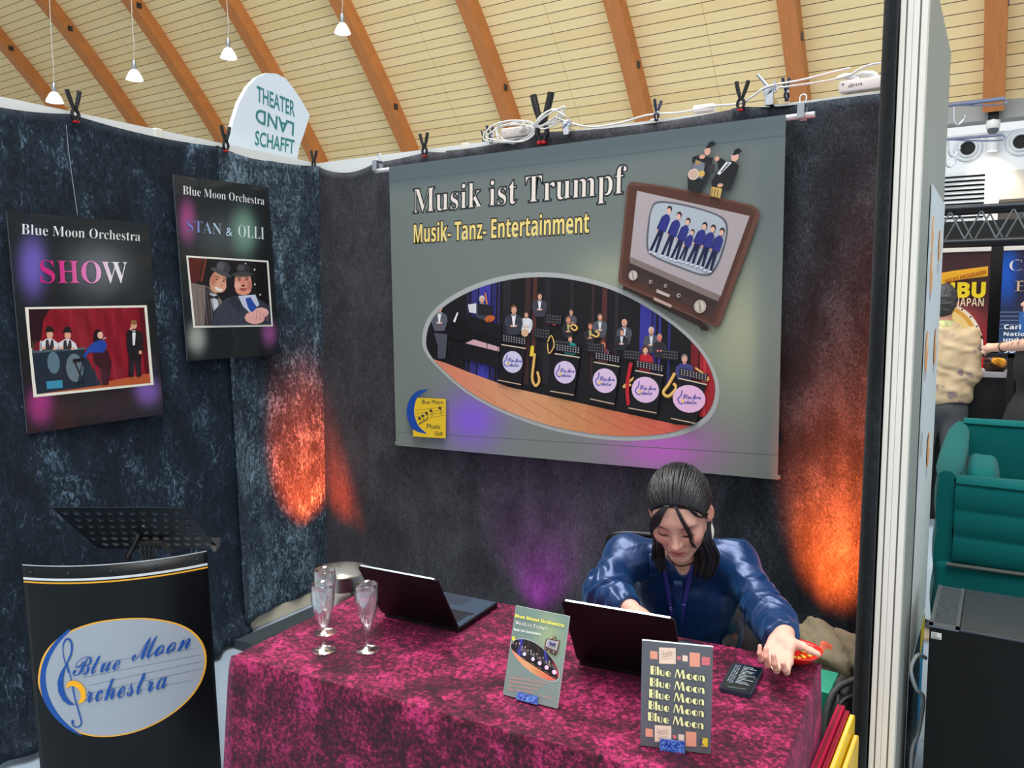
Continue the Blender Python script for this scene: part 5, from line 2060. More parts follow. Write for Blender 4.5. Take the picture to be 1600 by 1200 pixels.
M_bag = pbr('backpack_cloth', (58, 62, 58), 0.6, bump=0.3, bscale=60, var=0.15)
soft_box('body', M_bag, bp_, Vector((2.982, -0.84, 0.275)), (0.036, 0.135, 0.272), (0.0, -0.05, 0), 0.10, 5)
mb = MB()
mb.tube(spline([(2.952, -0.985, 0.36), (2.945, -0.965, 0.47), (2.962, -0.92, 0.55), (3.012, -0.86, 0.575)], 8), 0.010, 8)
mb.build('strap', M_bag, bp_, smooth=True)
mb = MB()
mb.tube(spline([(2.975, -0.990, 0.33), (2.968, -0.985, 0.44), (2.985, -0.95, 0.53), (3.022, -0.90, 0.545)], 8), 0.007, 8)
mb.build('strap', pbr('strap_dark', (28, 30, 30), 0.6), bp_, smooth=True)
mb = MB()
mb.box((2.985, -1.000, 0.43), (3.018, -0.985, 0.475), 0.003)
mb.build('buckle', M_black, bp_)
gb = thing('green_box', 'small turquoise-green box wedged beside the backpack', 'box', (2.90, -0.78, 0))
mb = MB()
mb.box((2.860, -0.89, 0.0), (2.944, -0.73, 0.527), 0.004)
mb.build('carton', pbr('turquoise_card', (40, 150, 120), 0.55, var=0.15, vscale=30), gb)
for k, (x, w_, c, h, lab) in enumerate(((2.996, 0.018, (186, 20, 70), 0.590, 'crimson portfolio folder nearest the table drape'), (3.0165, 0.010, (170, 22, 50), 0.578, 'red portfolio folder between the crimson and the yellow ones'),
                                        (3.029, 0.011, (240, 196, 16), 0.570, 'yellow portfolio folder beside the red one'), (3.0435, 0.011, (234, 188, 18), 0.525, 'lower yellow portfolio folder beside the backpack buckle'))):
    t = thing('portfolio_folder', lab, 'folder', (x, -1.28, 0), 0, 'portfolio folders beside the table')
    y1 = -1.065 - 0.02 * (k == 3)
    mb = MB()
    mb.prism(rrect(-1.50, 0.0, y1, h, 0.025), w_, lambda y, z, g: (x + g, y, z))
    mb.build('cover', pbr('folder_plastic', c, 0.4, coat=0.2), t, smooth=30)
    mb = MB()
    mb.prism(rrect(-1.496, 0.004, y1 - 0.006, h + 0.003, 0.022), w_ * 0.5, lambda y, z, g: (x + w_ * 0.25 + g, y - 0.0, z - 0.0015))
    mb.build('sheets', pbr('folder_sheets', (226, 200, 120) if k > 1 else (120, 16, 40), 0.6), t)

# ------------------------------------------------------------------ padded chair of the seated person
ch = thing('padded_chair', 'black padded chair with a tubular back frame and armrests', 'chair', (2.36, -0.72, 0), radians(12))
cf = lambda x, y, z: Matrix.Translation((2.36, -0.72, 0)) @ Matrix.Rotation(radians(10), 4, 'Z') @ Vector((x, y, z))
M_tube = pbr('black_tube', (20, 22, 22), 0.3, 0.4)
M_up = pbr('dark_upholstery', (40, 44, 42), 0.75, bump=0.2, bscale=120)
mb = MB()
mb.tube(spline([cf(-0.235, 0.02, 0.40), cf(-0.235, 0.03, 0.62), cf(-0.230, 0.05, 0.80), cf(-0.19, 0.055, 0.855), cf(0.0, 0.06, 0.862), cf(0.19, 0.055, 0.855), cf(0.230, 0.05, 0.80), cf(0.235, 0.03, 0.62), cf(0.235, 0.02, 0.40)], 8), 0.013, 10)
mb.build('back_frame', M_tube, ch, smooth=True)
mb = MB()
mb.grid(14, 12, lambda a, b: cf(-0.208 + 0.416 * a, 0.045 + 0.02 * sin(a * pi) - 0.012 * sin(b * pi), 0.50 + 0.335 * b))
mb.build('backrest', M_up, ch, smooth=True, thick=0.03)
soft_box('seat', M_up, ch, cf(0, -0.22, 0.455), (0.235, 0.23, 0.042), (0, 0, radians(10)), 0.0, 1, power=6)
for sx in (-1, 1):
    mb = MB()
    mb.tube(spline([cf(sx * 0.245, 0.03, 0.60), cf(sx * 0.25, -0.10, 0.635), cf(sx * 0.25, -0.28, 0.635), cf(sx * 0.248, -0.36, 0.60), cf(sx * 0.245, -0.40, 0.40), cf(sx * 0.24, -0.43, 0.0)], 6), 0.011, 10)
    arm = mb.build('arm_frame', M_tube, ch, smooth=True)
    mb = MB()
    mb.tube([cf(sx * 0.25, -0.06, 0.648), cf(sx * 0.25, -0.30, 0.648)], 0.022, 10)
    mb.build('arm_pad', pbr('arm_pad_grey', (96, 94, 90), 0.5), arm, smooth=40)
    mb = MB()
    mb.tube([cf(sx * 0.235, 0.02, 0.42), cf(sx * 0.24, 0.08, 0.0)], 0.011, 10)
    mb.build('leg', M_tube, ch)
# ------------------------------------------------------------------ SDF toolkit: one smooth continuous surface from blended shapes
def v3(*a):
    return np.array(a, dtype=np.float64)


def sd_cone(p, a, b, ra, rb):
    a, b = np.asarray(a, float), np.asarray(b, float)
    ba = b - a
    t = np.clip(((p - a) @ ba) / (ba @ ba), 0, 1)
    return np.linalg.norm(p - a - t[:, None] * ba, axis=1) - (ra + (rb - ra) * t)


def sd_ell(p, c, r, R_=None):
    q = p - np.asarray(c, float)
    if R_ is not None:
        q = q @ R_
    r = np.asarray(r, float)
    k0 = np.linalg.norm(q / r, axis=1)
    k1 = np.linalg.norm(q / (r * r), axis=1) + 1e-9
    return k0 * (k0 - 1.0) / k1


def smin(a, b, k):
    h = np.maximum(k - np.abs(a - b), 0) / k
    return np.minimum(a, b) - h * h * k * 0.25


def smax(a, b, k):
    return -smin(-a, -b, k)


def surface(f, lo, hi, h):
    """naive surface nets over the blocks near the surface"""
    lo, hi = np.asarray(lo, float), np.asarray(hi, float)
    S = 4
    n = (np.ceil((hi - lo) / (h * S)).astype(int) + 1) * S + 1
    nb = (n - 1) // S
    ii = np.stack(np.meshgrid(*[np.arange(k) for k in nb], indexing='ij'), -1).reshape(-1, 3)
    d = f(lo + (ii * S + S / 2) * h)
    ii = ii[np.abs(d) < h * S * 1.35]
    G = np.full(n, 1e3, dtype=np.float32)
    off = np.stack(np.meshgrid(*[np.arange(S + 1)] * 3, indexing='ij'), -1).reshape(-1, 3)
    M = np.zeros(n, dtype=bool)
    for o in off:
        q = ii * S + o
        M[q[:, 0], q[:, 1], q[:, 2]] = True
    idx = np.argwhere(M)
    for s in range(0, len(idx), 200000):
        q = idx[s:s + 200000]
        G[q[:, 0], q[:, 1], q[:, 2]] = f(lo + q * h)
    K = G < 1e2
    cells_ok = K[:-1, :-1, :-1]
    neg = G < 0
    cnt = np.zeros(tuple(n - 1), dtype=np.int8)
    okc = np.ones(tuple(n - 1), dtype=bool)
    for dx in (0, 1):
        for dy in (0, 1):
            for dz in (0, 1):
                sl = (slice(dx, n[0] - 1 + dx), slice(dy, n[1] - 1 + dy), slice(dz, n[2] - 1 + dz))
                cnt += neg[sl]
                okc &= K[sl]
    act = np.argwhere((cnt > 0) & (cnt < 8) & okc)
    C = np.array([(dx, dy, dz) for dx in (0, 1) for dy in (0, 1) for dz in (0, 1)])
    vals = np.stack([G[act[:, 0] + c[0], act[:, 1] + c[1], act[:, 2] + c[2]] for c in C], 1)
    acc, num = np.zeros((len(act), 3)), np.zeros(len(act))
    for i in range(8):
        for j in range(i + 1, 8):
            if np.abs(C[i] - C[j]).sum() != 1:
                continue
            a, b = vals[:, i], vals[:, j]
            m = (a < 0) != (b < 0)
            t = np.where(m, a / np.where(m, a - b, 1), 0)
            acc += np.where(m[:, None], C[i] + (C[j] - C[i]) * t[:, None], 0)
            num += m
    P = lo + (act + acc / num[:, None]) * h
    vid = np.full(tuple(n - 1), -1, dtype=np.int32)
    vid[act[:, 0], act[:, 1], act[:, 2]] = np.arange(len(act))
    F = []
    for ax in range(3):
        u, w = (ax + 1) % 3, (ax + 2) % 3
        sl0 = [slice(0, n[k]) for k in range(3)]
        sl1 = [slice(0, n[k]) for k in range(3)]
        sl0[ax] = slice(0, n[ax] - 1)
        sl1[ax] = slice(1, n[ax])
        a, b = neg[tuple(sl0)], neg[tuple(sl1)]
        e = np.argwhere(a != b)
        e = e[(e[:, u] > 0) & (e[:, w] > 0) & (e[:, u] < n[u] - 1) & (e[:, w] < n[w] - 1)]
        sg = a[e[:, 0], e[:, 1], e[:, 2]]
        du, dw = np.zeros(3, int), np.zeros(3, int)
        du[u], dw[w] = 1, 1
        g = lambda q: vid[q[:, 0], q[:, 1], q[:, 2]]
        quad = np.stack([g(e - du - dw), g(e - dw), g(e), g(e - du)], 1)
        ok = (quad >= 0).all(1)
        quad, sg = quad[ok], sg[ok]
        quad[~sg] = quad[~sg][:, ::-1]
        F.append(quad)
    return P, np.concatenate(F)


def sdf_obj(name, f, lo, hi, h, mats, parent=None, color=None):
    P, F = surface(f, lo, hi, h)
    me = bpy.data.meshes.new(name)
    me.from_pydata(P.tolist(), [], F.tolist())
    me.polygons.foreach_set('use_smooth', [True] * len(me.polygons))
    for m in (mats if isinstance(mats, list) else [mats]):
        me.materials.append(m)
    if color is not None:
        c = color(P)
        at = me.color_attributes.new('Col', 'FLOAT_COLOR', 'POINT')
        at.data.foreach_set('color', np.asarray(c, dtype=np.float32).ravel())
    o = bpy.data.objects.new(name, me)
    COL.objects.link(o)
    attach(o, parent)
    return o


def LC(*rgb):
    return np.array(lin(rgb))


def mixc(C, col, w):
    return C * (1 - w[:, None]) + np.asarray(col)[None, :] * w[:, None]


def noise3(p, f, s):
    r = np.random.RandomState(s)
    d = np.zeros(len(p))
    for k in range(5):
        w = r.normal(size=3) * f * (1 + 0.5 * k)
        d += np.sin(p @ w + r.rand() * 6.28) / (1 + 0.5 * k)
    return d / 2.2


M_skin = attr_mat('skin', 0.5, spec=0.3)
# ------------------------------------------------------------------ the seated person at the table
HS = 1.08
_h = v3(0.2, -0.98, 0)
_h /= np.linalg.norm(_h)
_a = radians(32)
HY = _h * cos(_a) + v3(0, 0, -sin(_a))           # the way the face looks
HZ = v3(0, 0, cos(_a)) + _h * sin(_a)            # crown
HX = np.cross(HY, HZ)                            # towards her right ear
_t = radians(-3)
HX, HZ = HX * cos(_t) + HZ * sin(_t), HZ * cos(_t) - HX * sin(_t)
HB = np.stack([HX, HY, HZ], 1)
HO = v3(2.543, -1.122, 1.080)
hw = lambda x, y, z: HO + HB @ (v3(x, y, z) * HS)


def head_sdf(q):
    d = sd_ell(q, (0, -0.008, 0.036), (0.074, 0.092, 0.085))
    d = smin(d, sd_ell(q, (0, 0.030, -0.030), (0.060, 0.056, 0.076)), 0.035)
    for s in (-1, 1):
        d = smin(d, sd_cone(q, (s * 0.056, 0.000, -0.045), (s * 0.012, 0.066, -0.094), 0.014, 0.016), 0.03)
        d = smin(d, sd_ell(q, (s * 0.036, 0.056, -0.024), (0.028, 0.026, 0.024)), 0.025)
    d = smin(d, sd_ell(q, (0, 0.070, -0.096), (0.019, 0.016, 0.015)), 0.02)
    d = smin(d, sd_ell(q, (0, 0.066, 0.034), (0.052, 0.018, 0.012)), 0.025)
    for s in (-1, 1):                                    # eye sockets, lids lowered over the eyes
        d = smax(d, -sd_ell(q, (s * 0.031, 0.096, 0.009), (0.017, 0.017, 0.012)), 0.012)
        d = smin(d, sd_ell(q, (s * 0.031, 0.072, 0.006), (0.0145, 0.0145, 0.0125)), 0.004)
        d = smin(d, sd_cone(q, (s * 0.019, 0.083, -0.001), (s * 0.043, 0.076, -0.001), 0.0022, 0.0018), 0.003)
    d = smin(d, sd_cone(q, (0, 0.081, 0.018), (0, 0.103, -0.022), 0.006, 0.0095), 0.014)
    d = smin(d, sd_ell(q, (0, 0.105, -0.026), (0.0105, 0.0095, 0.0085)), 0.008)
    for s in (-1, 1):
        d = smin(d, sd_ell(q, (s * 0.0115, 0.093, -0.029), (0.007, 0.009, 0.007)), 0.006)
        d = smax(d, -sd_ell(q, (s * 0.006, 0.099, -0.036), (0.003, 0.005, 0.003)), 0.003)
    d = smin(d, sd_ell(q, (0, 0.079, -0.062), (0.026, 0.012, 0.016)), 0.016)
    for s in (-1, 1):
        d = smin(d, sd_cone(q, (s * 0.004, 0.0905, -0.0565), (s * 0.021, 0.082, -0.0625), 0.0042, 0.0022), 0.004)
    d = smin(d, sd_cone(q, (-0.013, 0.0865, -0.0695), (0.013, 0.0865, -0.0695), 0.0048, 0.0048), 0.006)
    d = smax(d, -sd_cone(q, (-0.022, 0.0905, -0.0632), (0.022, 0.0905, -0.0632), 0.0012, 0.0012), 0.003)
    for s in (-1, 1):
        R_ = np.array(Matrix.Rotation(s * radians(24), 3, 'Z') @ Matrix.Rotation(radians(-14), 3, 'X'))
        e = sd_ell(q, (s * 0.079, -0.008, -0.003), (0.0085, 0.020, 0.033), R_)
        e = smax(e, -sd_ell(q, (s * 0.088, -0.001, 0.001), (0.007, 0.012, 0.021), R_), 0.005)
        d = smin(d, e, 0.008)
    return d


SR, SL = v3(2.345, -1.055, 0.898), v3(2.664, -0.940, 0.900)
ER, WR = v3(2.330, -1.190, 0.822), v3(2.452, -1.275, 0.816)
EL, WL = v3(2.800, -1.095, 0.818), v3(2.894, -1.312, 0.842)
NB = v3(2.515, -0.995, 0.900)
TC = np.array(Matrix.Rotation(radians(17), 3, 'Z'))


def norm(v):
    return v / np.linalg.norm(v)


def hand_bones(W, F, T, Np, flex, thumb, s=1.0):
    """(a, b, ra, rb) of every finger bone; F to the finger tips, T to the thumb side, Np out of the palm"""
    F = norm(F)
    T = norm(T - F * (T @ F))
    Np = norm(np.cross(F, T)) if np.cross(F, T) @ Np > 0 else -norm(np.cross(F, T))
    P = lambda f, t, n: W + (F * f + T * t + Np * n) * s
    fingers = []
    for k, (t, f0, lens, r) in enumerate(((0.030, 0.088, (0.042, 0.025, 0.019), 0.0082), (0.010, 0.091, (0.046, 0.029, 0.020), 0.0086), (-0.011, 0.087, (0.042, 0.026, 0.019), 0.0081), (-0.030, 0.079, (0.033, 0.020, 0.017), 0.0070))):
        p = P(f0, t, 0)
        ang = 0
        spread = (0.03, 0.01, -0.01, -0.04)[k] / 0.1 * 0.5
        ch = []
        for j, L in enumerate(lens):
            ang += radians(flex[k][j])
            dr = F * cos(ang) + Np * sin(ang) + T * spread * 0.4 * cos(ang)
            q = p + norm(dr) * L * s
            ch.append((p, q, r * (1 - 0.08 * j) * s, r * (1 - 0.08 * (j + 1)) * s))
            p = q
        fingers.append(ch)
    th = []
    p = P(0.022, 0.022, 0.004)
    for (df, dt, dn), L, r in zip(thumb, (0.040, 0.028, 0.022), (0.0135, 0.0098, 0.0088)):
        q = p + norm(F * df + T * dt + Np * dn) * L * s
        th.append((p, q, r * s, r * 0.84 * s))
        p = q
    return P, fingers, th


def hand_sdf(p, H):
    P, fingers, th = H
    d = sd_cone(p, P(-0.02, 0, 0), P(0.02, 0, 0), 0.024, 0.025)
    for t, f in ((0.030, 0.088), (0.010, 0.091), (-0.011, 0.087), (-0.030, 0.079)):
        d = smin(d, sd_cone(p, P(0.014, t * 0.55, 0), P(f, t, 0), 0.0135, 0.0105), 0.012)
    d = smin(d, sd_cone(p, P(0.02, 0.018, 0.008), P(0.048, 0.026, 0.008), 0.013, 0.009), 0.012)
    d = smin(d, sd_cone(p, P(0.02, -0.020, 0.006), P(0.06, -0.026, 0.006), 0.012, 0.009), 0.012)
    for ch in fingers:
        e = None
        for (a, b, ra, rb) in ch:
            c = sd_cone(p, a, b, ra, rb)
            e = c if e is None else smin(e, c, 0.004)
        d = smin(d, e, 0.005)
    e = None
    for (a, b, ra, rb) in th:
        c = sd_cone(p, a, b, ra, rb)
        e = c if e is None else smin(e, c, 0.006)
    return smin(d, e, 0.010)


HL = hand_bones(WL, v3(0.04, -0.93, -0.34), v3(1.0, 0.02, 0.12), v3(0, -0.3, 1), [(8, 48, 30), (16, 58, 36), (24, 64, 38), (28, 62, 38)], [(0.60, 1.0, 0.30), (0.75, 1.0, 0.15), (0.5, 1.0, 0.0)])
HR = hand_bones(WR + v3(0.02, -0.012, 0.0), v3(0.75, -0.66, -0.15), v3(0.5, 0.8, 0.1), v3(0, 0, -1), [(14, 26, 16), (16, 28, 18), (18, 28, 18), (20, 28, 18)], [(0.8, 0.7, 0.3), (1.0, 0.3, 0.3), (1.0, 0.1, 0.3)])
N0 = HO + HB @ (v3(0, -0.030, -0.050) * HS)


def body_sdf(p):
    d = head_sdf(((p - HO) @ HB) / HS) * HS
    n = sd_cone(p, N0, NB, 0.050, 0.056)
    d = smin(d, n, 0.035)
    t = sd_ell(p, (2.515, -0.945, 0.795), (0.148, 0.096, 0.150), TC)
    t = smin(t, sd_ell(p, (2.512, -0.885, 0.655), (0.138, 0.100, 0.11), TC), 0.06)
    for S in (SR, SL):
        t = smin(t, sd_cone(p, NB + v3(0, 0, -0.005), S, 0.046, 0.046), 0.05)
    d = smin(d, t, 0.05)
    for S, E_, W in ((SR, ER, WR), (SL, EL, WL)):
        a = smin(sd_cone(p, S, E_, 0.043, 0.036), sd_cone(p, E_, W, 0.036, 0.025), 0.02)
        d = smin(d, a, 0.03)
    d = smin(d, hand_sdf(p, HL), 0.012)
    d = smin(d, hand_sdf(p, HR), 0.012)
    return d


SKIN, LIP = LC(217, 165, 146), LC(166, 74, 78)
HAIRC = LC(30, 24, 24)


def hairline(q):
    """> 0 where the scalp is covered by hair"""
    return np.minimum((0.070 - 0.60 * (0.088 - q[:, 2])) - q[:, 1], q[:, 2] + 0.045 - 0.9 * np.maximum(q[:, 1] + 0.02, 0) * 0.4)


def body_color(P):
    q = ((P - HO) @ HB) / HS
    C = np.tile(SKIN, (len(P), 1))
    head = np.linalg.norm(q, axis=1) < 0.17
    g = lambda c, r: np.exp(-((((q - np.array(c)) / np.array(r)) ** 2).sum(1)) ** 1.5) * head
    for s in (-1, 1):
        C = mixc(C, LC(232, 150, 138), 0.55 * g((s * 0.042, 0.072, -0.024), (0.026, 0.03, 0.022)))
        C = mixc(C, LC(176, 118, 106), 0.8 * g((s * 0.031, 0.084, 0.012), (0.020, 0.016, 0.011)))
        C = mixc(C, LC(34, 24, 24), 1.0 * g((s * 0.032, 0.082, -0.002), (0.0195, 0.013, 0.0050)))
        C = mixc(C, LC(74, 52, 46), 0.95 * g((s * 0.033, 0.082, 0.029), (0.021, 0.016, 0.0042)))
        C = mixc(C, LC(150, 84, 76), 0.7 * g((s * 0.006, 0.099, -0.036), (0.004, 0.006, 0.003)))
        C = mixc(C, LC(236, 150, 132), 0.6 * g((s * 0.084, -0.008, 0.0), (0.012, 0.03, 0.04)))
    C = mixc(C, LC(234, 160, 146), 0.4 * g((0, 0.108, -0.026), (0.014, 0.014, 0.012)))
    C = mixc(C, LIP, 0.95 * g((0, 0.088, -0.0635), (0.0225, 0.015, 0.0105)))
    C = mixc(C, LC(120, 50, 54), 0.8 * g((0, 0.089, -0.0632), (0.022, 0.012, 0.0016)))
    ear = np.abs(q[:, 0]) > 0.0765
    w = np.clip(hairline(q) / 0.004, 0, 1) * head * (~ear)
    C = mixc(C, HAIRC, w)
    # knuckles and finger tips a little pinker
    for H in (HL, HR):
        for ch in H[1]:
            for (a, b, ra, rb) in ch[1:]:
                r = np.linalg.norm(P - b, axis=1)
                C = mixc(C, LC(236, 162, 146), 0.5 * np.exp(-(r / 0.010) ** 2))
    return C


girl = sdf_obj('person', body_sdf, (2.235, -1.52, 0.60), (3.05, -0.79, 1.26), 0.0026, M_skin, None, body_color)
tag(girl, 'seated dark-haired person in a shiny blue blouse leaning over a laptop, one palm turned up', 'person')


# ---- satin blouse
def sleeve(p, S, E_, W, r0, r1, r2, seed):
    ax1, ax2 = norm(E_ - S), norm(W - E_)
    l1, l2 = np.linalg.norm(E_ - S), np.linalg.norm(W - E_)
    Wc = E_ + ax2 * (l2 - 0.012)
    d = smin(sd_cone(p, S, E_, r0, r1), sd_cone(p, E_, Wc, r1, r2), 0.03)
    cuff = sd_cone(p, Wc - ax2 * 0.022, Wc, r2 * 0.98, r2 * 0.94)
    d = smin(d, cuff, 0.012)
    t = (p - E_) @ ax2
    s = (p - S) @ ax1
    nn = noise3(p, 16, seed)
    puff = np.exp(-((t - l2 * 0.42) / 0.07) ** 2)
    d = d - puff * 0.012
    d = d + 0.0060 * puff * np.sin(t * 120 + 5 * nn) + 0.003 * np.exp(-((t - l2 * .9) / .05) ** 2) * np.sin(170 * ((p - E_) @ norm(np.cross(ax2, v3(0, 0, 1)))) + 3 * nn)
    d = d + 0.004 * np.exp(-((s - l1 * 0.85) / 0.07) ** 2) * np.sin(s * 90 + 5 * nn + seed)
    # cut the sleeve at the cuff
    return smax(d, (p - Wc) @ ax2 - 0.004, 0.006)


def blouse_sdf(p, wr=True):
    t = sd_ell(p, (2.515, -0.945, 0.790), (0.172, 0.112, 0.165), TC)
    t = smin(t, sd_ell(p, (2.512, -0.890, 0.645), (0.164, 0.118, 0.14), TC), 0.06)
    for S in (SR, SL):
        t = smin(t, sd_cone(p, NB + v3(0, 0, -0.004), S + v3(0, 0, 0.004), 0.056, 0.056), 0.05)
    a = sleeve(p, SR, ER, WR, 0.058, 0.054, 0.036, 3)
    b = sleeve(p, SL, EL, WL, 0.058, 0.054, 0.039, 8)
    d = smin(smin(t, a, 0.05), b, 0.05)
    n1, n2 = noise3(p * v3(1, 1, 0.55), 22, 4), noise3(p * v3(0.6, 1, 1.4), 48, 9)
    d = d + 0.0034 * n1 * n1 * np.sign(n1) + 0.0006 * n2 - 0.0040 * np.maximum(1 - np.abs(noise3(p * v3(1, 1, 0.5), 13, 21)) / 0.28, 0) ** 2
    # neckline
    front = v3(2.540, -1.075, 0.862)
    top = v3(2.532, -1.045, 0.985)
    d = smax(d, -sd_cone(p, top, front, 0.062, 0.006), 0.008)
    d = smax(d, -sd_cone(p, N0, NB + v3(0, -0.01, 0.035), 0.064, 0.060), 0.008)
    return d


m_satin, nt, b_ = new_mat('blue_satin')
b_.inputs['Base Color'].default_value = lin((8, 46, 94))
b_.inputs['Metallic'].default_value = 0.3
b_.inputs['Roughness'].default_value = 0.33
b_.inputs['Specular IOR Level'].default_value = 0.7
b_.inputs['Sheen Weight'].default_value = 0.2
b_.inputs['Sheen Tint'].default_value = lin((120, 190, 255))
tc = N(nt, 'ShaderNodeTexCoord')
n_ = N(nt, 'ShaderNodeTexNoise', i_Scale=14.0, i_Detail=2.0, i_Distortion=1.2)
nt.links.new(tc.outputs['Object'], n_.inputs['Vector'])
bpn = N(nt, 'ShaderNodeBump', i_Strength=0.14, i_Distance=0.02)
nt.links.new(n_.outputs[0], bpn.inputs['Height'])
nt.links.new(bpn.outputs[0], b_.inputs['Normal'])
bl = sdf_obj('blouse', blouse_sdf, (2.22, -1.42, 0.56), (3.02, -0.74, 1.02), 0.0042, m_satin, girl)
tag(bl, 'shiny blue satin blouse')


def drape(p, off=0.003):
    """slide a point along the camera-ward normal of her chest until it lies on the blouse"""
    p = v3(*p)
    dr = norm(v3(-0.30, 0.95, -0.05))
    p_in = p.copy()
    for _ in range(60):
        d = float(blouse_sdf(p[None, :])[0])
        if d < off:
            break
        if d > 0.3:
            return p_in + dr * 0.17
        p = p + dr * max(d - off, 0.0006) * 0.8
    return p


CHX, CHF = norm(v3(0.955, 0.295, 0)), v3(2.62, -1.25, 0)   # along her shoulders (picture right) / a line in front of the chest
cp = lambda x, z: CHF + CHX * x + v3(0, 0, z) + v3(-0.045, 0.015, 0)


def chest_strip(name, pts, w, m, thick=0.0012, off=0.004):
    mb = MB()
    P = [drape(cp(x, z), off) for x, z in [(q.x, q.y) for q in spline([(a, b, 0) for a, b in pts], 8)]]
    rows = []
    for i, p in enumerate(P):
        t = norm(P[min(i + 1, len(P) - 1)] - P[max(i - 1, 0)])
        s = norm(np.cross(t, v3(0.26, -0.96, 0)))
        rows.append((mb.pt(p - s * w / 2), mb.pt(p + s * w / 2)))
    for a, b in zip(rows[:-1], rows[1:]):
        mb.face((a[0], a[1], b[1], b[0]))
    return mb.build(name, m, girl, smooth=True, thick=thick)


def chest_patch(name, quad, m, n=10, off=0.006):
    mb = MB()
    (ax, az), (bx, bz), (cx, cz), (dx, dz) = quad
    mb.grid(n, n, lambda u, w: drape(cp((ax + (bx - ax) * u) * (1 - w) + (dx + (cx - dx) * u) * w, (az + (bz - az) * u) * (1 - w) + (dz + (cz - dz) * u) * w), off + 0.004 * sin(pi * w)))
    return mb.build(name, m, girl, smooth=True, thick=0.002)


chest_patch('collar', [(-0.088, 0.938), (-0.055, 0.944), (-0.048, 0.876), (-0.082, 0.866)], m_satin)
chest_patch('collar', [(0.055, 0.944), (0.088, 0.938), (0.082, 0.866), (0.048, 0.876)], m_satin)
chest_patch('button_band', [(-0.012, 0.862), (0.014, 0.862), (0.014, 0.66), (-0.012, 0.66)], m_satin, off=0.004)
M_lany = pbr('lanyard_violet', (44, 40, 120), 0.5)
la = chest_strip('lanyard', [(-0.045, 0.905), (-0.036, 0.86), (-0.022, 0.78), (-0.004, 0.68)], 0.014, M_lany)
chest_strip('lanyard', [(0.052, 0.955), (0.040, 0.89), (0.022, 0.80), (0.004, 0.68)], 0.014, M_lany)


def strip_text(cx0, z0, cx1, z1, s):
    """woven lettering running down a lanyard ribbon"""
    a, b = drape(cp(cx0, z0), 0.0056), drape(cp(cx1, z1), 0.0056)
    e = norm(b - a)
    side = norm(np.cross(e, v3(0.26, -0.96, 0)))
    out = norm(np.cross(side, e))
    if out[1] > 0:
        out = -out
    A = Art(lambda u, v, h: a + e * u - side * v + out * h, 0.0002)
    A.text(s, (0, -0.004), (np.linalg.norm(b - a), -0.004), (0, 0.004), (150, 150, 214))
    A.build('lanyard_lettering', M_print, la)


strip_text(-0.020, 0.775, -0.006, 0.690, math_abc('INTHEGA', 'sans'))
strip_text(0.020, 0.790, 0.006, 0.690, math_abc('INTHEGA', 'sans'))
# necklace
mb = MB()
nk = [hw(0.052, -0.02, -0.125), v3(2.492, -1.058, 0.928), v3(2.515, -1.082, 0.902), v3(2.541, -1.086, 0.896), v3(2.566, -1.070, 0.908), v3(2.585, -1.036, 0.935), hw(-0.052, -0.02, -0.125)]


def on_skin(p):
    p = v3(*p)
    for _ in range(30):
        e = 0.001
        d = float(body_sdf(p[None, :])[0])
        g = np.array([float(body_sdf((p + v3(*o))[None, :])[0]) - d for o in ((e, 0, 0), (0, e, 0), (0, 0, e))])
        g = norm(g)
        p = p - g * (d - 0.0022)
        if abs(d - 0.0022) < 0.0004:
            break
    return p


nkp = [on_skin(p) for p in spline(nk[1:-1], 6)]
mb.tube(nkp, 0.0024, 6)
ne = mb.build('necklace', pbr('dark_cord', (40, 20, 28), 0.5), girl, smooth=True)
mb = MB()
bm = bmesh.new()
bmesh.ops.create_uvsphere(bm, u_segments=12, v_segments=8, radius=0.005)
c_ = nkp[len(nkp) // 2] + v3(0.001, -0.003, -0.006)
for v in bm.verts:
    v.co = v.co + Vector(c_)
mb.bm(bm)
mb.build('pendant', pbr('gold', (226, 190, 140), 0.25, 0.9), ne, smooth=True)

# ---- hair
m_hair, nt, b_ = new_mat('dark_hair')
b_.inputs['Base Color'].default_value = lin((24, 20, 22))
b_.inputs['Roughness'].default_value = 0.40
b_.inputs['Specular IOR Level'].default_value = 0.6
b_.inputs['Sheen Weight'].default_value = 0.05
b_.inputs['Sheen Tint'].default_value = lin((150, 190, 215))
b_.inputs['Anisotropic'].default_value = 0.6


def hair_cap(p):
    q = ((p - HO) @ HB) / HS
    d = sd_ell(q, (0, -0.010, 0.038), (0.0775, 0.0965, 0.0885))
    d = smin(d, sd_ell(q, (0, -0.055, -0.020), (0.060, 0.048, 0.060)), 0.03)
    d = d + 0.0010 * np.sin(np.arctan2(q[:, 0], q[:, 1] + 0.10) * 60 + 3 * noise3(q, 30, 2))
    return smax(d, -hairline(q) + 0.002, 0.006) * HS


hair = sdf_obj('hair', hair_cap, HO - 0.19, HO + 0.19, 0.003, m_hair, girl)
tag(hair, 'dark hair parted in the middle')
rh = random.Random(11)
mb = MB()
EC, ERd = v3(0, -0.010, 0.038), v3(0.0775, 0.0965, 0.0885)


def surf_q(dirv, off):
    d = norm(dirv)
    return EC + d * ERd * 1.0 + d * off


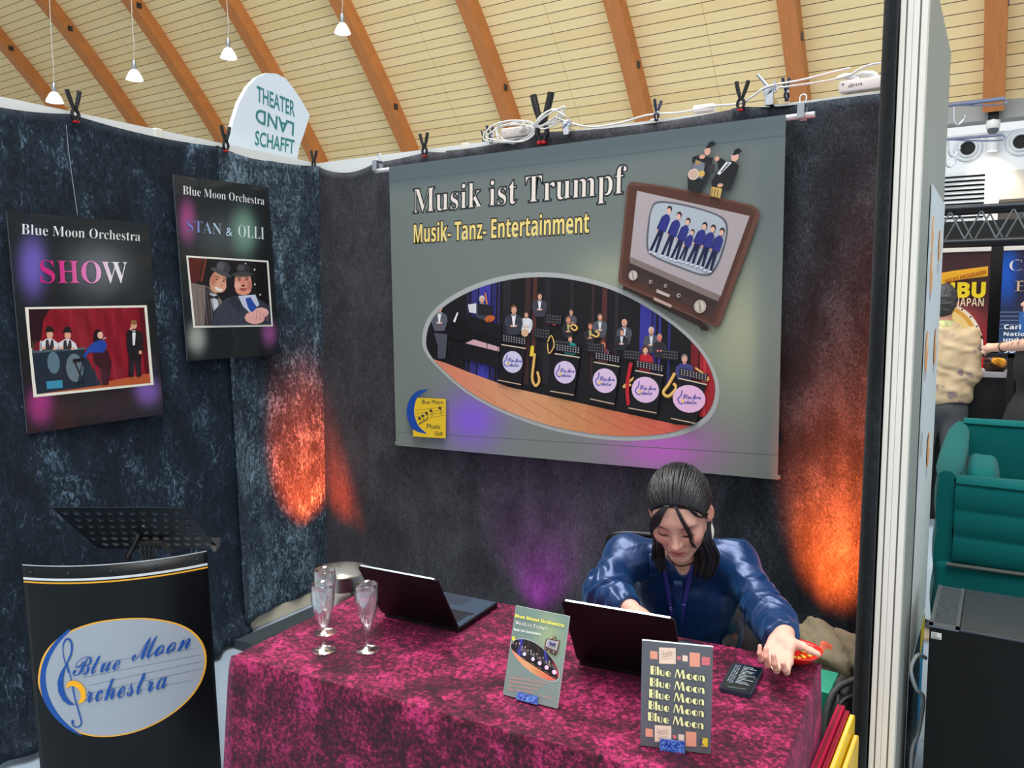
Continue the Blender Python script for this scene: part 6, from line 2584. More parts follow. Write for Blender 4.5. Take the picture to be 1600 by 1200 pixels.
def lock_on_skull(q0, q1, off0, off1, r, wob):
    a, b = norm((v3(*q0) - EC) / ERd), norm((v3(*q1) - EC) / ERd)
    pts, rad = [], []
    for i in range(13):
        t = i / 12
        d = norm(a * (1 - t) + b * t + v3(wob[0], 0, wob[1]) * sin(pi * t))
        q = EC + d * ERd + d * (off0 + (off1 - off0) * t + 0.007 * sin(pi * t))
        pts.append(HO + HB @ (q * HS))
        rad.append(r * (0.35 + 0.65 * min(1, 5 * t)) * (1 - 0.5 * t ** 4))
    mb.tube(pts, rad, 6)


for k in range(150):
    u = -1 + 2 * (k + rh.random() * .9) / 150
    x = 0.074 * sin(u * 1.45)
    z = 0.094 - 0.075 * abs(u) ** 2.2
    y = 0.070 - 0.60 * (0.088 - z)
    lock_on_skull((x, y, z), (0.018 * u + rh.uniform(-.01, .01), -0.105, 0.040 + rh.uniform(-.02, .02)), -0.0005, 0.004, rh.uniform(0.0014, 0.0030), (0.10 * u, 0.05))
for k in range(80):
    u = -1 + 2 * (k + rh.random() * .9) / 80
    x = 0.074 * sin(u * 1.5)
    z = 0.108 - 0.070 * abs(u) ** 2.0
    lock_on_skull((x * .95, 0.030 - 0.02 * abs(u), z), (0.02 * u, -0.105, 0.035 + rh.uniform(-.02, .02)), 0.003, 0.006, rh.uniform(0.0014, 0.0028), (0.12 * u, 0.04))
mb.build('swept_back_hair', m_hair, hair, smooth=True)
# strands that frame the face
mb = MB()


def strand(pts, r, jit, n=7):
    j = v3(rh.uniform(-1, 1), rh.uniform(-.4, .6), rh.uniform(-.6, .6)) * jit
    P = []
    for i, p in enumerate(pts):
        f = min(1, i / 2)
        P.append(hw(p[0] + j[0] * f, p[1] + j[1] * f * .5, p[2] + j[2] * f))
    S = spline(P, n)
    L = len(S)
    mb.tube(S, [r * min(1, 0.5 + 2 * i / L) * (1 - 0.75 * (i / L) ** 2) for i in range(L)], 5)


for k in range(40):
    w = rh.random() ** 0.8
    strand([(0.006 + .012 * w, 0.071, 0.098), (0.022 + .024 * w, 0.085, 0.074), (0.038 + .022 * w, 0.085, 0.042), (0.060 + .008 * w, 0.066, 0.004), (0.065 + .006 * w, 0.056, -0.028), (0.062, 0.058, -0.058 + .02 * w)], rh.uniform(0.0012, 0.0024), 0.006)
for k in range(11):
    w = rh.random()
    strand([(-0.006 - .008 * w, 0.072, 0.097), (-0.022 - .010 * w, 0.090, 0.066), (-0.034 - .010 * w, 0.093, 0.034), (-0.040 - .008 * w, 0.092, 0.004), (-0.040 - .006 * w, 0.088, -0.024), (-0.050, 0.076, -0.050 - .012 * w)], rh.uniform(0.0009, 0.0018), 0.004)
for k in range(9):
    w = rh.random()
    strand([(-0.030 - .02 * w, 0.060, 0.090), (-0.052 - .01 * w, 0.062, 0.060), (-0.068, 0.040, 0.030), (-0.076, 0.010, 0.012), (-0.070, -0.03, 0.0)], rh.uniform(0.0014, 0.0024), 0.005)
mb.build('fringe', m_hair, hair, smooth=True)
mb = MB()


def fall(p0, p1, p2, p3, n, spread, r):
    for k in range(n):
        a, b = rh.gauss(0, 0.5), rh.gauss(0, 0.5)
        e = rh.uniform(-0.012, 0.012)
        o = CHX * a * spread + v3(0, 1, 0) * b * spread * 0.7
        pts = [v3(*p0) + o * .5, v3(*p1) + o, v3(*p2) + o * 1.25, v3(*p3) + o * 1.1 + v3(0, 0, e)]
        S = spline(pts, 6)
        L = len(S)
        mb.tube(S, [r * (0.6 + 0.8 * sin(pi * min(1, 0.15 + 0.8 * i / L))) * (1 - 0.7 * (i / L) ** 3) for i in range(L)], 6)


fall(hw(-0.066, -0.030, 0.000), (2.606, -1.090, 1.005), (2.618, -1.060, 0.940), (2.608, -1.060, 0.880), 46, 0.024, 0.0050)
fall(hw(0.066, -0.030, -0.010), (2.478, -1.125, 0.980), (2.474, -1.110, 0.935), (2.482, -1.105, 0.893), 26, 0.013, 0.0045)
mb.build('loose_hair', m_hair, hair, smooth=True)
# hair clips of small stones on the crown, earring
mb = MB()
for k in range(5):
    p = hw(-0.012 - .009 * k, -0.045 - .002 * k, 0.121 - .003 * k)
    bm = bmesh.new()
    bmesh.ops.create_icosphere(bm, subdivisions=1, radius=0.0034)
    for v in bm.verts:
        v.co = v.co + Vector(p)
    mb.bm(bm)
mb.build('hair_clip', M_chrome, hair, smooth=True)
M_ear = pbr('pearl_silver', (226, 224, 206), 0.3, 0.5)
mb = MB()
e0 = hw(-0.083, -0.004, -0.040)
prof = [(0.0005, 0.0), (0.003, -0.004), (0.0072, -0.016), (0.0082, -0.028), (0.006, -0.042), (0.003, -0.054), (0.0005, -0.064)]
rings = []
for r, z in prof:
    rings.append([mb.pt(e0 + CHX * r * cos(2 * pi * k / 10) + v3(0.295, -0.955, 0) * r * 0.35 * sin(2 * pi * k / 10) + v3(0, 0, z)) for k in range(10)])
for a, b in zip(rings[:-1], rings[1:]):
    for k in range(10):
        mb.face((a[k], a[(k + 1) % 10], b[(k + 1) % 10], b[k]))
mb.tube([e0 + v3(0, 0, 0.008), e0], 0.0012, 6)
tag(mb.build('earring', M_ear, girl, smooth=True), 'leaf-shaped silvery earring')
# ring on the upturned hand
fa, fb, ra, rb = HL[1][1][1]
mid = fa * .5 + fb * .5
ax_ = norm(fb - fa)
u_ = norm(np.cross(ax_, v3(0.3, 0.4, 0.8)))
w_ = np.cross(ax_, u_)
mb = MB()
mb.tube([mid + (u_ * cos(a) + w_ * sin(a)) * (ra + 0.0012) for a in [2 * pi * k / 20 for k in range(20)]], 0.0017, 6, closed=True)
bm = bmesh.new()
bmesh.ops.create_icosphere(bm, subdivisions=1, radius=0.0042)
sp_ = mid + norm(v3(0.45, -0.75, 0.5) - ax_ * (v3(0.45, -0.75, 0.5) @ ax_)) * (ra + 0.003)
for v in bm.verts:
    v.co = v.co + Vector(sp_)
mb.bm(bm)
mb.build('ring', pbr('ring_gold', (226, 206, 160), 0.2, 0.9), girl, smooth=True)
# finger nails
M_nail = pbr('nail', (238, 176, 166), 0.25)
# ---- trousers and shoes under the table
HP, KR, KL, AR, AL = v3(2.525, -0.78, 0.545), v3(2.41, -1.14, 0.545), v3(2.62, -1.12, 0.545), v3(2.42, -1.13, 0.09), v3(2.63, -1.11, 0.09)


def legs_sdf(p):
    d = sd_ell(p, HP, (0.165, 0.125, 0.085), TC)
    for s, K_, A_ in ((-1, KR, AR), (1, KL, AL)):
        hp = HP + CHX * s * 0.085
        l = smin(sd_cone(p, hp, K_, 0.078, 0.058), sd_cone(p, K_, A_, 0.056, 0.045), 0.03)
        d = smin(d, l, 0.04)
    return d


tag(sdf_obj('trousers', legs_sdf, (2.30, -1.23, 0.03), (2.76, -0.6, 0.66), 0.010, pbr('black_trousers', (20, 20, 24), 0.8), girl), 'black trousers')
for A_ in (AR, AL):
    f_ = lambda p, A_=A_: smin(sd_ell(p, A_ + v3(0.015, -0.07, -0.05), (0.042, 0.12, 0.036)), sd_ell(p, A_ + v3(0, 0.0, -0.02), (0.042, 0.05, 0.05)), 0.02)
    sdf_obj('shoe', lambda p: np.maximum(f_(p), 0.002 - p[:, 2]), A_ - v3(0.08, 0.25, 0.10), A_ + v3(0.09, 0.1, 0.06), 0.007, M_matblack, girl)
# ------------------------------------------------------------------ hall lamps hanging from the vault
M_sock = pbr('lamp_aluminium', (150, 156, 160), 0.35, 0.8)
m_refl, nt, b_ = new_mat('lamp_glass')
b_.inputs['Base Color'].default_value = lin((240, 240, 236))
b_.inputs['Roughness'].default_value = 0.25
b_.inputs['Transmission Weight'].default_value = 0.25
b_.inputs['Emission Color'].default_value = lin((255, 250, 240))
b_.inputs['Emission Strength'].default_value = 0.22
M_bulb = pbr('lamp_glow', (255, 250, 236), 0.4, emit=(255, 246, 226), estr=9.0)


def vz(x, y):
    """height of the boards above a place in the hall"""
    return VC_Z + sqrt(RB * RB - (y - VC_Y) ** 2)


def pendant():
    t = thing('pendant_lamp', 'glass pendant lamp', 'lamp', (0, 0, 0))
    mb = MB()
    mb.lathe([(0.022, 0.165), (0.05, 0.155), (0.078, 0.12), (0.105, 0.07), (0.128, 0.02), (0.134, 0.0), (0.130, 0.0), (0.100, 0.065), (0.072, 0.115), (0.04, 0.145), (0.0, 0.15)], (0, 0, 0), 32)
    mb.build('reflector', m_refl, t, smooth=True)
    mb = MB()
    mb.lathe([(0.0, 0.30), (0.028, 0.30), (0.036, 0.285), (0.036, 0.20), (0.030, 0.165), (0.0, 0.165)], (0, 0, 0), 20)
    mb.build('socket', M_sock, t, smooth=40)
    mb = MB()
    mb.lathe([(0.0, 0.004), (0.118, 0.004), (0.112, 0.022), (0.07, 0.055), (0.0, 0.07)], (0, 0, 0), 28)
    mb.build('bulb', M_bulb, t, smooth=True)
    return t


proto = pendant()
labs = ['pendant lamp farthest to the left, just above the left wall', 'pendant lamp hanging between the leftmost lamp and the white rounded sign', 'pendant lamp hanging just above the white rounded sign',
        'pendant lamp to the right of the white rounded sign', 'pendant lamp at the top edge, only its glowing rim in view']
for i, p in enumerate(((-9.916, 4.196, 5.00), (-8.832, 4.896, 5.36), (-7.554, 5.713, 5.71), (-6.006, 6.701, 6.11), (-4.179, 7.868, 6.70))):
    o = proto if i == 0 else copy_tree(proto)
    o.location = p
    o['label'] = labs[i]
    o['group'] = 'pendant lamps under the vault'
    h = vz(p[0], p[1]) - p[2]
    mb = MB()
    mb.tube([(p[0], p[1], p[2] + 0.30), (p[0] + 0.02, p[1], p[2] + 0.55), (p[0], p[1], p[2] + 0.8), (p[0], p[1], p[2] + h)], 0.006, 6)
    mb.build('suspension_wire', pbr('wire_grey', (170, 168, 160), 0.5), o)

# ------------------------------------------------------------------ on the far wall
M_dark = pbr('dark_opening', (18, 18, 18), 0.8)
for x, z, lab in ((2.583, 4.73, 'round white air nozzle above the louvre grille'), (3.440, 4.76, 'round white air nozzle at the right above the grey wall panel')):
    t = thing('air_nozzle', lab, 'air vent', (x, 14.6, z), 0, 'round air nozzles on the far wall')
    mb = MB()
    mb.M = Matrix.Translation((x, 14.6, z)) @ Matrix.Rotation(radians(90), 4, 'X')
    mb.lathe([(0.165, 0.0), (0.24, 0.0), (0.25, 0.02), (0.235, 0.05), (0.20, 0.055), (0.19, 0.03), (0.175, 0.07), (0.155, 0.09), (0.135, 0.09), (0.12, 0.02), (0.165, 0.0)], (0, 0, 0), 40)
    mb.build('ring', pbr('nozzle_grey', (206, 212, 216), 0.4), t, smooth=True)
    mb = MB()
    mb.M = Matrix.Translation((x, 14.6, z)) @ Matrix.Rotation(radians(90), 4, 'X')
    mb.lathe([(0.0, 0.035), (0.132, 0.035), (0.132, 0.0)], (0, 0, 0), 32)
    mb.build('opening', M_dark, t)
t = thing('louvre_grille', 'white louvre grille on the far wall under a round nozzle', 'grille', (2.55, 14.6, 3.3))
mb = MB()
mb.box((2.10, 14.50, 4.22), (2.95, 14.6, 4.29))
mb.box((2.90, 14.50, 2.90), (2.95, 14.6, 4.22))
mb.box((2.05, 14.50, 2.90), (2.10, 14.6, 4.29))
mb.build('frame', pbr('grille_white', (214, 220, 222), 0.4), t)
mb = MB()
for k in range(15):
    z = 2.93 + k * 0.086
    mb.grid(1, 1, lambda a, b: (2.10 + 0.8 * a, 14.505 + 0.06 * b, z + 0.05 * b))
mb.build('slats', pbr('grille_slat', (204, 210, 214), 0.4), t, thick=0.012)
mb = MB()
mb.box((2.10, 14.585, 2.90), (2.90, 14.598, 4.22))
mb.build('backing', M_dark, t)
o = MB()
o.box((3.135, 14.54, 3.72), (4.6, 14.598, 4.26), 0.01)
tag(o.build('wall_panel', pbr('panel_grey', (196, 194, 184), 0.6)), 'flat grey panel on the far wall right of the lit strip', 'panel')
o = MB()
o.box((3.135, 14.50, 2.6), (4.6, 14.598, 3.70), 0.01)  # plain dark block standing out from the wall below the panel
tag(o.build('dark_wall_box', pbr('dark_box', (64, 58, 54), 0.6)), 'plain dark box under the grey panel on the far wall', 'box')
t = thing('wall_light', 'white cylinder wall light shining down between the two nozzles', 'lamp', (2.99, 14.5, 4.60))
mb = MB()
mb.lathe([(0.0, 0.40), (0.10, 0.40), (0.10, 0.0), (0.085, 0.0), (0.085, 0.05), (0, 0.05)], (2.99, 14.44, 4.62), 28)
mb.build('cylinder', pbr('light_white', (214, 218, 220), 0.4), t, smooth=40)
mb = MB()
mb.box((2.96, 14.52, 4.75), (3.02, 14.6, 4.85))
mb.build('bracket', pbr('light_white', (214, 218, 220), 0.4), t)
mb = MB()
mb.lathe([(0.0, 0.045), (0.083, 0.045), (0.083, 0.05), (0, 0.052)], (2.99, 14.44, 4.62), 24)
mb.build('lens', pbr('warm_lens', (255, 240, 220), 0.4, emit=(255, 226, 190), estr=6), t)
lamp('wall_light_beam', 'SPOT', (2.99, 14.40, 4.60), 260, (1.0, 0.74, 0.5), aim=(2.99, 14.56, 3.0), spot_size=radians(100), spot_blend=0.8, shadow_soft_size=0.08)
t = thing('camera_sensor', 'small white dome sensor under the timber arch on the far wall', 'sensor', (2.97, 14.3, 4.95))
mb = MB()
mb.lathe([(0, 0.16), (0.10, 0.16), (0.115, 0.13), (0.115, 0.02), (0.10, 0.0), (0, 0.0)], (2.985, 14.30, 5.00), 24)
mb.build('housing', M_white, t, smooth=40)
mb = MB()
mb.lathe([(0.098, 0.0), (0.09, -0.05), (0.06, -0.085), (0, -0.10)], (2.985, 14.30, 5.00), 24)
mb.build('dome', pbr('dome_grey', (84, 90, 94), 0.2), t, smooth=True)
mb = MB()
mb.box((2.90, 14.2, 5.15), (3.07, 14.34, 5.40))
mb.build('bracket', M_matblack, t)

# ------------------------------------------------------------------ the stand across the aisle: backdrop, truss, roll-up banners, counter
mb = MB()
mb.box((1.2, 4.95, 0.0), (6.0, 5.0, 2.46))
tag(mb.build('black_backdrop', M_matblack), 'black backdrop wall of the stand across the aisle', 'backdrop')
t = thing('lighting_truss', 'black lattice truss spanning the stand across the aisle', 'truss', (3.2, 4.3, 2.2))
M_truss = pbr('truss_black', (40, 44, 50), 0.35, 0.6)
for (y, z) in ((4.2, 2.495), (4.2, 2.225), (4.48, 2.495), (4.48, 2.225)):
    mb = MB()
    mb.tube([(1.2, y, z), (6.0, y, z)], 0.026, 12)
    mb.build('chord', M_truss, t, smooth=40)
for y in (4.2, 4.48):
    for k in range(38):
        x = (1.60 if y < 4.3 else 1.655) + k * 0.11
        mb = MB()
        mb.tube([(x, y, 2.245 if k % 2 else 2.475), (x + 0.11, y, 2.475 if k % 2 else 2.245)], 0.007, 8)
        mb.build('brace', pbr('truss_brace', (120, 126, 130), 0.3, 0.8), t, smooth=40)
for x in (1.3, 5.9):
    mb = MB()
    mb.tube([(x, 4.34, 0), (x, 4.34, 2.22)], 0.03, 10)
    mb.build('upright', M_truss, t)


def rollup(x0, x1, label, art):
    t = thing('rollup_banner', label, 'banner', ((x0 + x1) / 2, 4.78, 0), 0, 'roll-up banners across the aisle')
    mb = MB()
    mb.box((x0, 4.752, 0.08), (x1, 4.756, 2.185))
    mb.build('banner_cloth', M_matblack, t)
    mb = MB()
    mb.box((x0, 4.742, 2.178), (x1, 4.766, 2.215), 0.004)
    mb.build('top_bar', M_alu, t)
    mb = MB()
    mb.box((x0 - 0.01, 4.70, 0.0), (x1 + 0.01, 4.82, 0.09), 0.01)
    mb.build('base_case', M_alu, t)
    mb = MB()
    mb.tube([((x0 + x1) / 2, 4.775, 0.08), ((x0 + x1) / 2, 4.775, 2.19)], 0.008, 8)
    mb.build('pole', M_alu, t)
    A = Art(lambda u, v, h: (u, 4.7515 - h, v), 0.0003)
    Lt = Art(lambda u, v, h: (u, 4.7515 - h, v), 0.0003)
    Lt.L = 70
    art(A, Lt, x0, x1)
    A.build('printed_picture', M_print, t)
    Lt.build_lines('lettering', M_print, t)


def drum_art(A, Lt, x0, x1):
    def bg(u, v):
        c = mix((196, 24, 32), (64, 36, 38), (v - 1.25) / 0.5)
        return mix(c, (214, 92, 90), 0.75 * blob(u, v, 3.03, 1.62, 0.12, 0.12))
    A.grid([(x0, 2.178), (x1, 2.178), (x1, 0.09), (x0, 0.09)], 10, 26, bg)
    A.poly([(x0, 1.955), (2.75, 1.985), (2.95, 2.02), (3.197, 2.05), (3.199, 1.965), (3.0, 1.94), (2.8, 1.90), (x0, 1.86)], (236, 170, 40))
    A.ell(2.86, 1.33, 0.335, 0.41, (248, 226, 200), n=40)
    A.ell(2.85, 1.33, 0.315, 0.39, (226, 164, 66), n=40)
    A.ell(2.84, 1.33, 0.29, 0.36, (244, 206, 130), n=40)
    for k in range(24):
        a = 2 * pi * k / 24
        sv = A.L
        A.ell(2.855 + 0.325 * cos(a), 1.33 + 0.40 * sin(a), 0.008, 0.008, (60, 30, 20), n=8)
        A.L = sv
    A.L += 2
    A.poly([(3.13, 1.50), (3.17, 1.46), (3.20, 1.42), (3.15, 1.43)], (60, 16, 18))
    A.poly([(2.95, 1.03), (3.10, 1.05), (3.20, 1.02), (3.21, 0.99), (2.95, 1.0)], (70, 16, 18))
    Lt.text(math_abc('NEUES PROGRAMM', 'sans'), (2.880, 1.905), (3.185, 1.985), (2.875, 1.942), (150, 66, 16))
    Lt.text(math_abc('KUBU', 'sans'), (2.745, 1.785), (3.184, 1.785), (2.745, 1.91), (248, 214, 40), 0.03)
    Lt.text(math_abc('JAPAN', 'sans'), (2.972, 1.706), (3.180, 1.706), (2.972, 1.778), (244, 214, 180), -0.01)


def opera_art(A, Lt, x0, x1):
    def bg(u, v):
        c = mix((24, 50, 96), (46, 36, 58), (v - 1.2) / 0.7)
        c = mix(c, (20, 92, 200), 0.9 * soft(u, v, x0 + 0.03, 1.98, 0.09, 0.26))
        return mix(c, (90, 130, 170), 0.6 * blob(u, v, x0 + 0.15, 1.42, 0.18, 0.14))
    A.grid([(x0, 2.178), (x1, 2.178), (x1, 0.09), (x0, 0.09)], 14, 30, bg)
    for k in range(5):
        A.poly([(x0, 1.66 - k * .035), (x0 + .14, 1.66 - k * .035), (x0 + .14, 1.652 - k * .035), (x0, 1.65 - k * .035)], (96, 116, 150))
    A.poly([(x0 + .14, 1.66), (x0 + .5, 1.66), (x0 + .5, 1.47), (x0 + .14, 1.47)], (52, 104, 168))
    Lt.text(math_abc('CARMINA', 'serif'), (x0 + .045, 2.005), (x0 + .78, 2.005), (x0 + .045, 2.10), (236, 226, 222), -0.03)
    Lt.text(math_abc('BURANA', 'serif'), (x0 + .095, 1.83), (x0 + .74, 1.83), (x0 + .095, 1.925), (236, 196, 150), -0.03)
    for j, (s, w, c) in enumerate((('Carl Orff', .28, (250, 250, 250)), ('Nationaloper', .38, (250, 250, 250)), ('und Ballett', .33, (250, 250, 250)), ('der Ukraine', .34, (250, 250, 250)), ('Odessa', .22, (250, 250, 250)))):
        z = 1.51 - j * 0.048 - (0.008 if j else 0)
        Lt.text(math_abc(s, 'sans'), (x0 + .035, z), (x0 + .035 + w, z), (x0 + .035, z + (.042 if j == 0 else .033)), c)


rollup(2.37, 3.215, 'red and black roll-up banner reading KUBU JAPAN with a large drum', drum_art)
rollup(3.305, 4.16, 'blue roll-up banner with serif lettering cut by the picture edge', opera_art)

t = thing('sales_counter', 'black bar counter with a rail behind the person in the tan shirt', 'counter', (3.1, 3.9, 0))
mb = MB()
mb.box((2.55, 3.80, 0.0), (3.60, 4.20, 1.16), 0.006)
mb.build('body', pbr('counter_black', (24, 24, 26), 0.35), t)
mb = MB()
mb.box((2.52, 3.76, 1.16), (3.64, 4.24, 1.20), 0.004)
tag(mb.build('worktop', pbr('counter_grey', (170, 166, 176), 0.4), t), 'pale grey worktop')
for x in (2.60, 3.375):
    mb = MB()
    mb.box((x, 3.74, 0.0), (x + 0.05, 3.79, 1.345))
    mb.build('upright', M_matblack, t)
mb = MB()
mb.box((2.60, 3.74, 1.315), (3.425, 3.79, 1.345))
mb.build('rail', M_matblack, t)
t = thing('display_ornament', 'small orange and black ornament standing on the black bar counter', 'ornament', (3.30, 3.95, 1.2))
soft_box('ornament_body', pbr('dark_brown', (60, 42, 30), 0.5), t, Vector((3.30, 3.92, 1.255)), (0.075, 0.05, 0.055), (0, 0, 0.3), 0.4, 2)
soft_box('orange_piece', pbr('amber', (224, 150, 40), 0.45), t, Vector((3.32, 3.875, 1.275)), (0.05, 0.03, 0.032), (0, 0.4, 0.3), 0.3, 4)

# ------------------------------------------------------------------ chrome display stand beyond the side panel
t = thing('display_stand', 'chrome display stand with two hook rails beyond the side panel', 'stand', (3.02, 1.22, 0))
mb = MB()
mb.tube([(3.02, 1.22, 0.02), (3.02, 1.22, 2.74)], 0.014, 10)
mb.build('pole', M_chrome, t)
mb = MB()
mb.lathe([(0, 0.0), (0.17, 0.0), (0.17, 0.012), (0.03, 0.03), (0, 0.03)], (3.02, 1.22, 0), 28)
mb.build('foot', M_chrome, t, smooth=40)
for (a, b, r) in (((3.02, 1.22, 2.685), (3.284, 1.392, 2.722), 0.011), ((3.02, 1.22, 2.52), (3.284, 1.382, 2.545), 0.007)):
    mb = MB()
    mb.tube([a, b], r, 10)
    mb.tube(spline([b, tuple(Vector(b) + Vector((0.012, 0.006, -0.008))), tuple(Vector(b) + Vector((0.004, 0.002, -0.024))), tuple(Vector(a) * .3 + Vector(b) * .7 + Vector((0, 0, -0.022))), tuple(Vector(a) * .9 + Vector(b) * .1)], 6), 0.004, 8)
    mb.build('rail', pbr('rail_steel', (140, 146, 172), 0.25, 0.8), t, smooth=40)
for (p) in ((3.075, 1.255, 2.645), (3.06, 1.248, 2.49), (3.048, 1.240, 2.44)):
    mb = MB()
    P0 = Vector(p)
    mb.tube(spline([P0 + Vector((0, 0, 0.04)), P0 + Vector((0.004, 0, -0.03)), P0 + Vector((0.02, 0.012, -0.052)), P0 + Vector((0.042, 0.026, -0.03)), P0 + Vector((0.05, 0.03, -0.005))], 5), 0.0045, 8)
    mb.build('hook', M_chrome, t, smooth=True)

# ------------------------------------------------------------------ teal meeting sofa with high padded walls
M_teal = pbr('teal_felt', (0, 86, 86), 0.8, sheen=0.05, spec=0.12)
M_teal2 = pbr('teal_piping', (8, 120, 120), 0.6)
sofa = thing('meeting_sofa', 'teal high-walled meeting sofa behind the black cabinet', 'sofa', (3.9, 0.7, 0))
mb = MB()


def pad(name, p0, p1, z0, z1, th, channels=3):
    """upholstered upright panel with horizontal channels; p0, p1 = ground line of its visible face"""
    p0, p1 = Vector((*p0, 0)), Vector((*p1, 0))
    e = (p1 - p0).normalized()
    n = Vector((e.y, -e.x, 0))
    mb = MB()
    L = (p1 - p0).length
    prof = []
    m = 40
    for i in range(m + 1):
        t = i / m
        prof.append((th / 2 + 0.012 * abs(sin(pi * t * channels)) ** 0.6 - 0.012, z0 + (z1 - z0) * t))
    top = [(th / 2 * cos(a), z1 + 0.03 * sin(a)) for a in [radians(q) for q in range(10, 180, 20)]]
    prof2 = prof + top + [(-d, z) for d, z in reversed(prof)]
    rows = []
    for k in range(9):
        s = k / 8
        bul = 0.008 * sin(pi * s)
        rows.append([mb.pt(p0 + e * (L * s) + n * (d * (1 - 0.3 * (abs(2 * s - 1) ** 12)) + (bul if d > 0 else -bul)) + Vector((0, 0, z))) for d, z in prof2])
    for a, b in zip(rows[:-1], rows[1:]):
        for i in range(len(a) - 1):
            mb.face((a[i], a[i + 1], b[i + 1], b[i]))
        mb.face((a[-1], a[0], b[0], b[-1]))
    mb.face(rows[0])
    mb.face(rows[-1][::-1])
    return mb.build(name, M_teal, sofa, smooth=50)


pad('backrest', (3.215, 0.02), (4.80, 0.06), 0.74, 1.035, 0.11)
pad('backrest', (3.18, 1.52), (4.80, 1.56), 0.45, 1.075, 0.11, 2)
pad('side_wall', (3.165, 1.56), (3.185, 0.00), 0.45, 1.05, 0.09, 3)
mb = MB()
mb.tube([(3.20, -0.04, 0.735), (4.80, 0.0, 0.735)], 0.008, 8)
tag(mb.build('piping', pbr('dull_piping', (70, 74, 70), 0.5), sofa), 'grey piping seam')
mb = MB()
mb.box((3.16, -0.03, 0.08), (4.80, 0.10, 0.735), 0.02)
mb.build('base_panel', M_teal, sofa, smooth=40)
mb = MB()
mb.box((3.20, 0.10, 0.10), (4.80, 1.46, 0.44), 0.03)
mb.build('seat', M_teal, sofa, smooth=40)
soft_box('bolster', M_teal, sofa, Vector((3.285, 0.72, 0.72)), (0.075, 0.30, 0.30), (0, 0, 0), 0.02, 3, power=4.5)
for (x, y) in ((3.25, 0.02), (4.7, 0.05), (3.25, 1.45), (4.7, 1.45)):
    mb = MB()
    mb.tube([(x, y, 0.0), (x, y, 0.10)], 0.025, 10)
    mb.build('foot', M_blackmetal, sofa)

# ------------------------------------------------------------------ black cabinet with a vent grille on top
t = thing('black_cabinet', 'black refrigerator-like cabinet with a grey vented top beside the side panel', 'cabinet', (3.6, -0.58, 0))
mb = MB()
mb.box((3.196, -0.785, 0.0), (4.05, -0.39, 0.755), 0.002)
mb.build('body', pbr('cabinet_black', (9, 11, 12), 0.5, spec=0.2), t)
mb = MB()
mb.box((3.194, -0.788, 0.752), (3.272, -0.388, 0.757))
for k in range(22):
    y = -0.765 + k * 0.0168
    mb.box((3.205, y, 0.7568), (3.262, y + 0.0065, 0.7600))
mb.box((3.194, -0.788, 0.757), (3.205, -0.388, 0.760))
mb.box((3.262, -0.788, 0.757), (3.272, -0.388, 0.760))
mb.box((3.194, -0.788, 0.757), (3.272, -0.766, 0.760))
mb.build('vent_grille', pbr('vent_grey', (104, 112, 118), 0.4, 0.5), t)
mb = MB()
mb.box((3.2745, -0.788, 0.754), (4.052, -0.388, 0.760), 0.001)
mb.build('top_plate', pbr('top_grey', (64, 72, 80), 0.4, 0.4, var=0.1, vscale=20), t)
A = Art(lambda u, v, h: (u, -0.7868 - h, v), 0.0003)
A.poly([(3.201, 0.738), (3.228, 0.738), (3.228, 0.718), (3.201, 0.718)], (214, 214, 206))
for k in range(4):
    A.line([(3.203, 0.735 - k * .0028), (3.216 + .008 * sin(k * 3.1) ** 2, 0.735 - k * .0028)], 0.0009, (90, 92, 90))
for k in range(9):
    A.poly([(3.203 + k * .0026, 0.7245), (3.2044 + k * .0026, 0.7245), (3.2044 + k * .0026, 0.720), (3.203 + k * .0026, 0.720)], (40, 40, 42))
tag(A.build('sticker', M_card, t), 'small white inventory sticker')
tag(cable('power_cable', [(3.185, -0.70, 0.62), (3.165, -0.74, 0.64), (3.150, -0.76, 0.60), (3.165, -0.75, 0.54), (3.185, -0.72, 0.50), (3.175, -0.70, 0.38), (3.160, -0.72, 0.30), (3.165, -0.70, 0.0)], 0.006, pbr('grey_cable', (150, 156, 156), 0.5)), 'grey cable looping between the side panel and the black cabinet', 'cable')

# ------------------------------------------------------------------ printed sheets on the outside of the side panel
XO = 3.1325
t = thing('wall_poster', 'pale blue poster with orange pictures on the outside of the side panel', 'poster', (XO + 0.01, -0.33, 0.75))
mb = MB()
mb.box((XO + 0.0008, -0.62, 0.55), (XO + 0.0025, -0.02, 2.06))
mb.build('sheet', pbr('poster_paper', (212, 222, 224), 0.5), t)
A = Art(lambda u, v, h: (XO + 0.0028 + h, u, v), 0.0002)
A.grid([(-0.62, 2.06), (-0.02, 2.06), (-0.02, 0.55), (-0.62, 0.55)], 4, 10, lambda u, v: mix((216, 224, 222), (210, 220, 226), v - .8))
for (y, z, s) in ((-0.52, 1.92, 1.0), (-0.50, 1.80, 1.3), (-0.55, 1.55, 1.2), (-0.22, 1.90, 1.0), (-0.2, 1.55, 1.2), (-0.3, 1.2, 1.1)):
    A.ell(y, z, 0.045 * s, 0.055 * s, (232, 168, 110), n=16)
    A.ell(y + .02, z + .03, 0.022 * s, 0.028 * s, (246, 214, 180), n=14)
    A.line([(y - .05, z - .06), (y - .01, z - .09), (y + .04, z - .06)], 0.010, (206, 190, 214))
A.poly([(-0.60, 1.30), (-0.585, 1.30), (-0.585, 1.22), (-0.60, 1.22)], (70, 70, 76))
A.build('printed_picture', M_print, t)
t = thing('wall_poster', 'dark dotted sheet with blue and yellow edges low on the side panel', 'poster', (XO + 0.01, -0.3, 0.05))
mb = MB()
mb.box((XO + 0.0008, -0.62, 0.03), (XO + 0.0025, -0.02, 0.53))
mb.build('sheet', pbr('poster_paper', (212, 222, 224), 0.5), t)
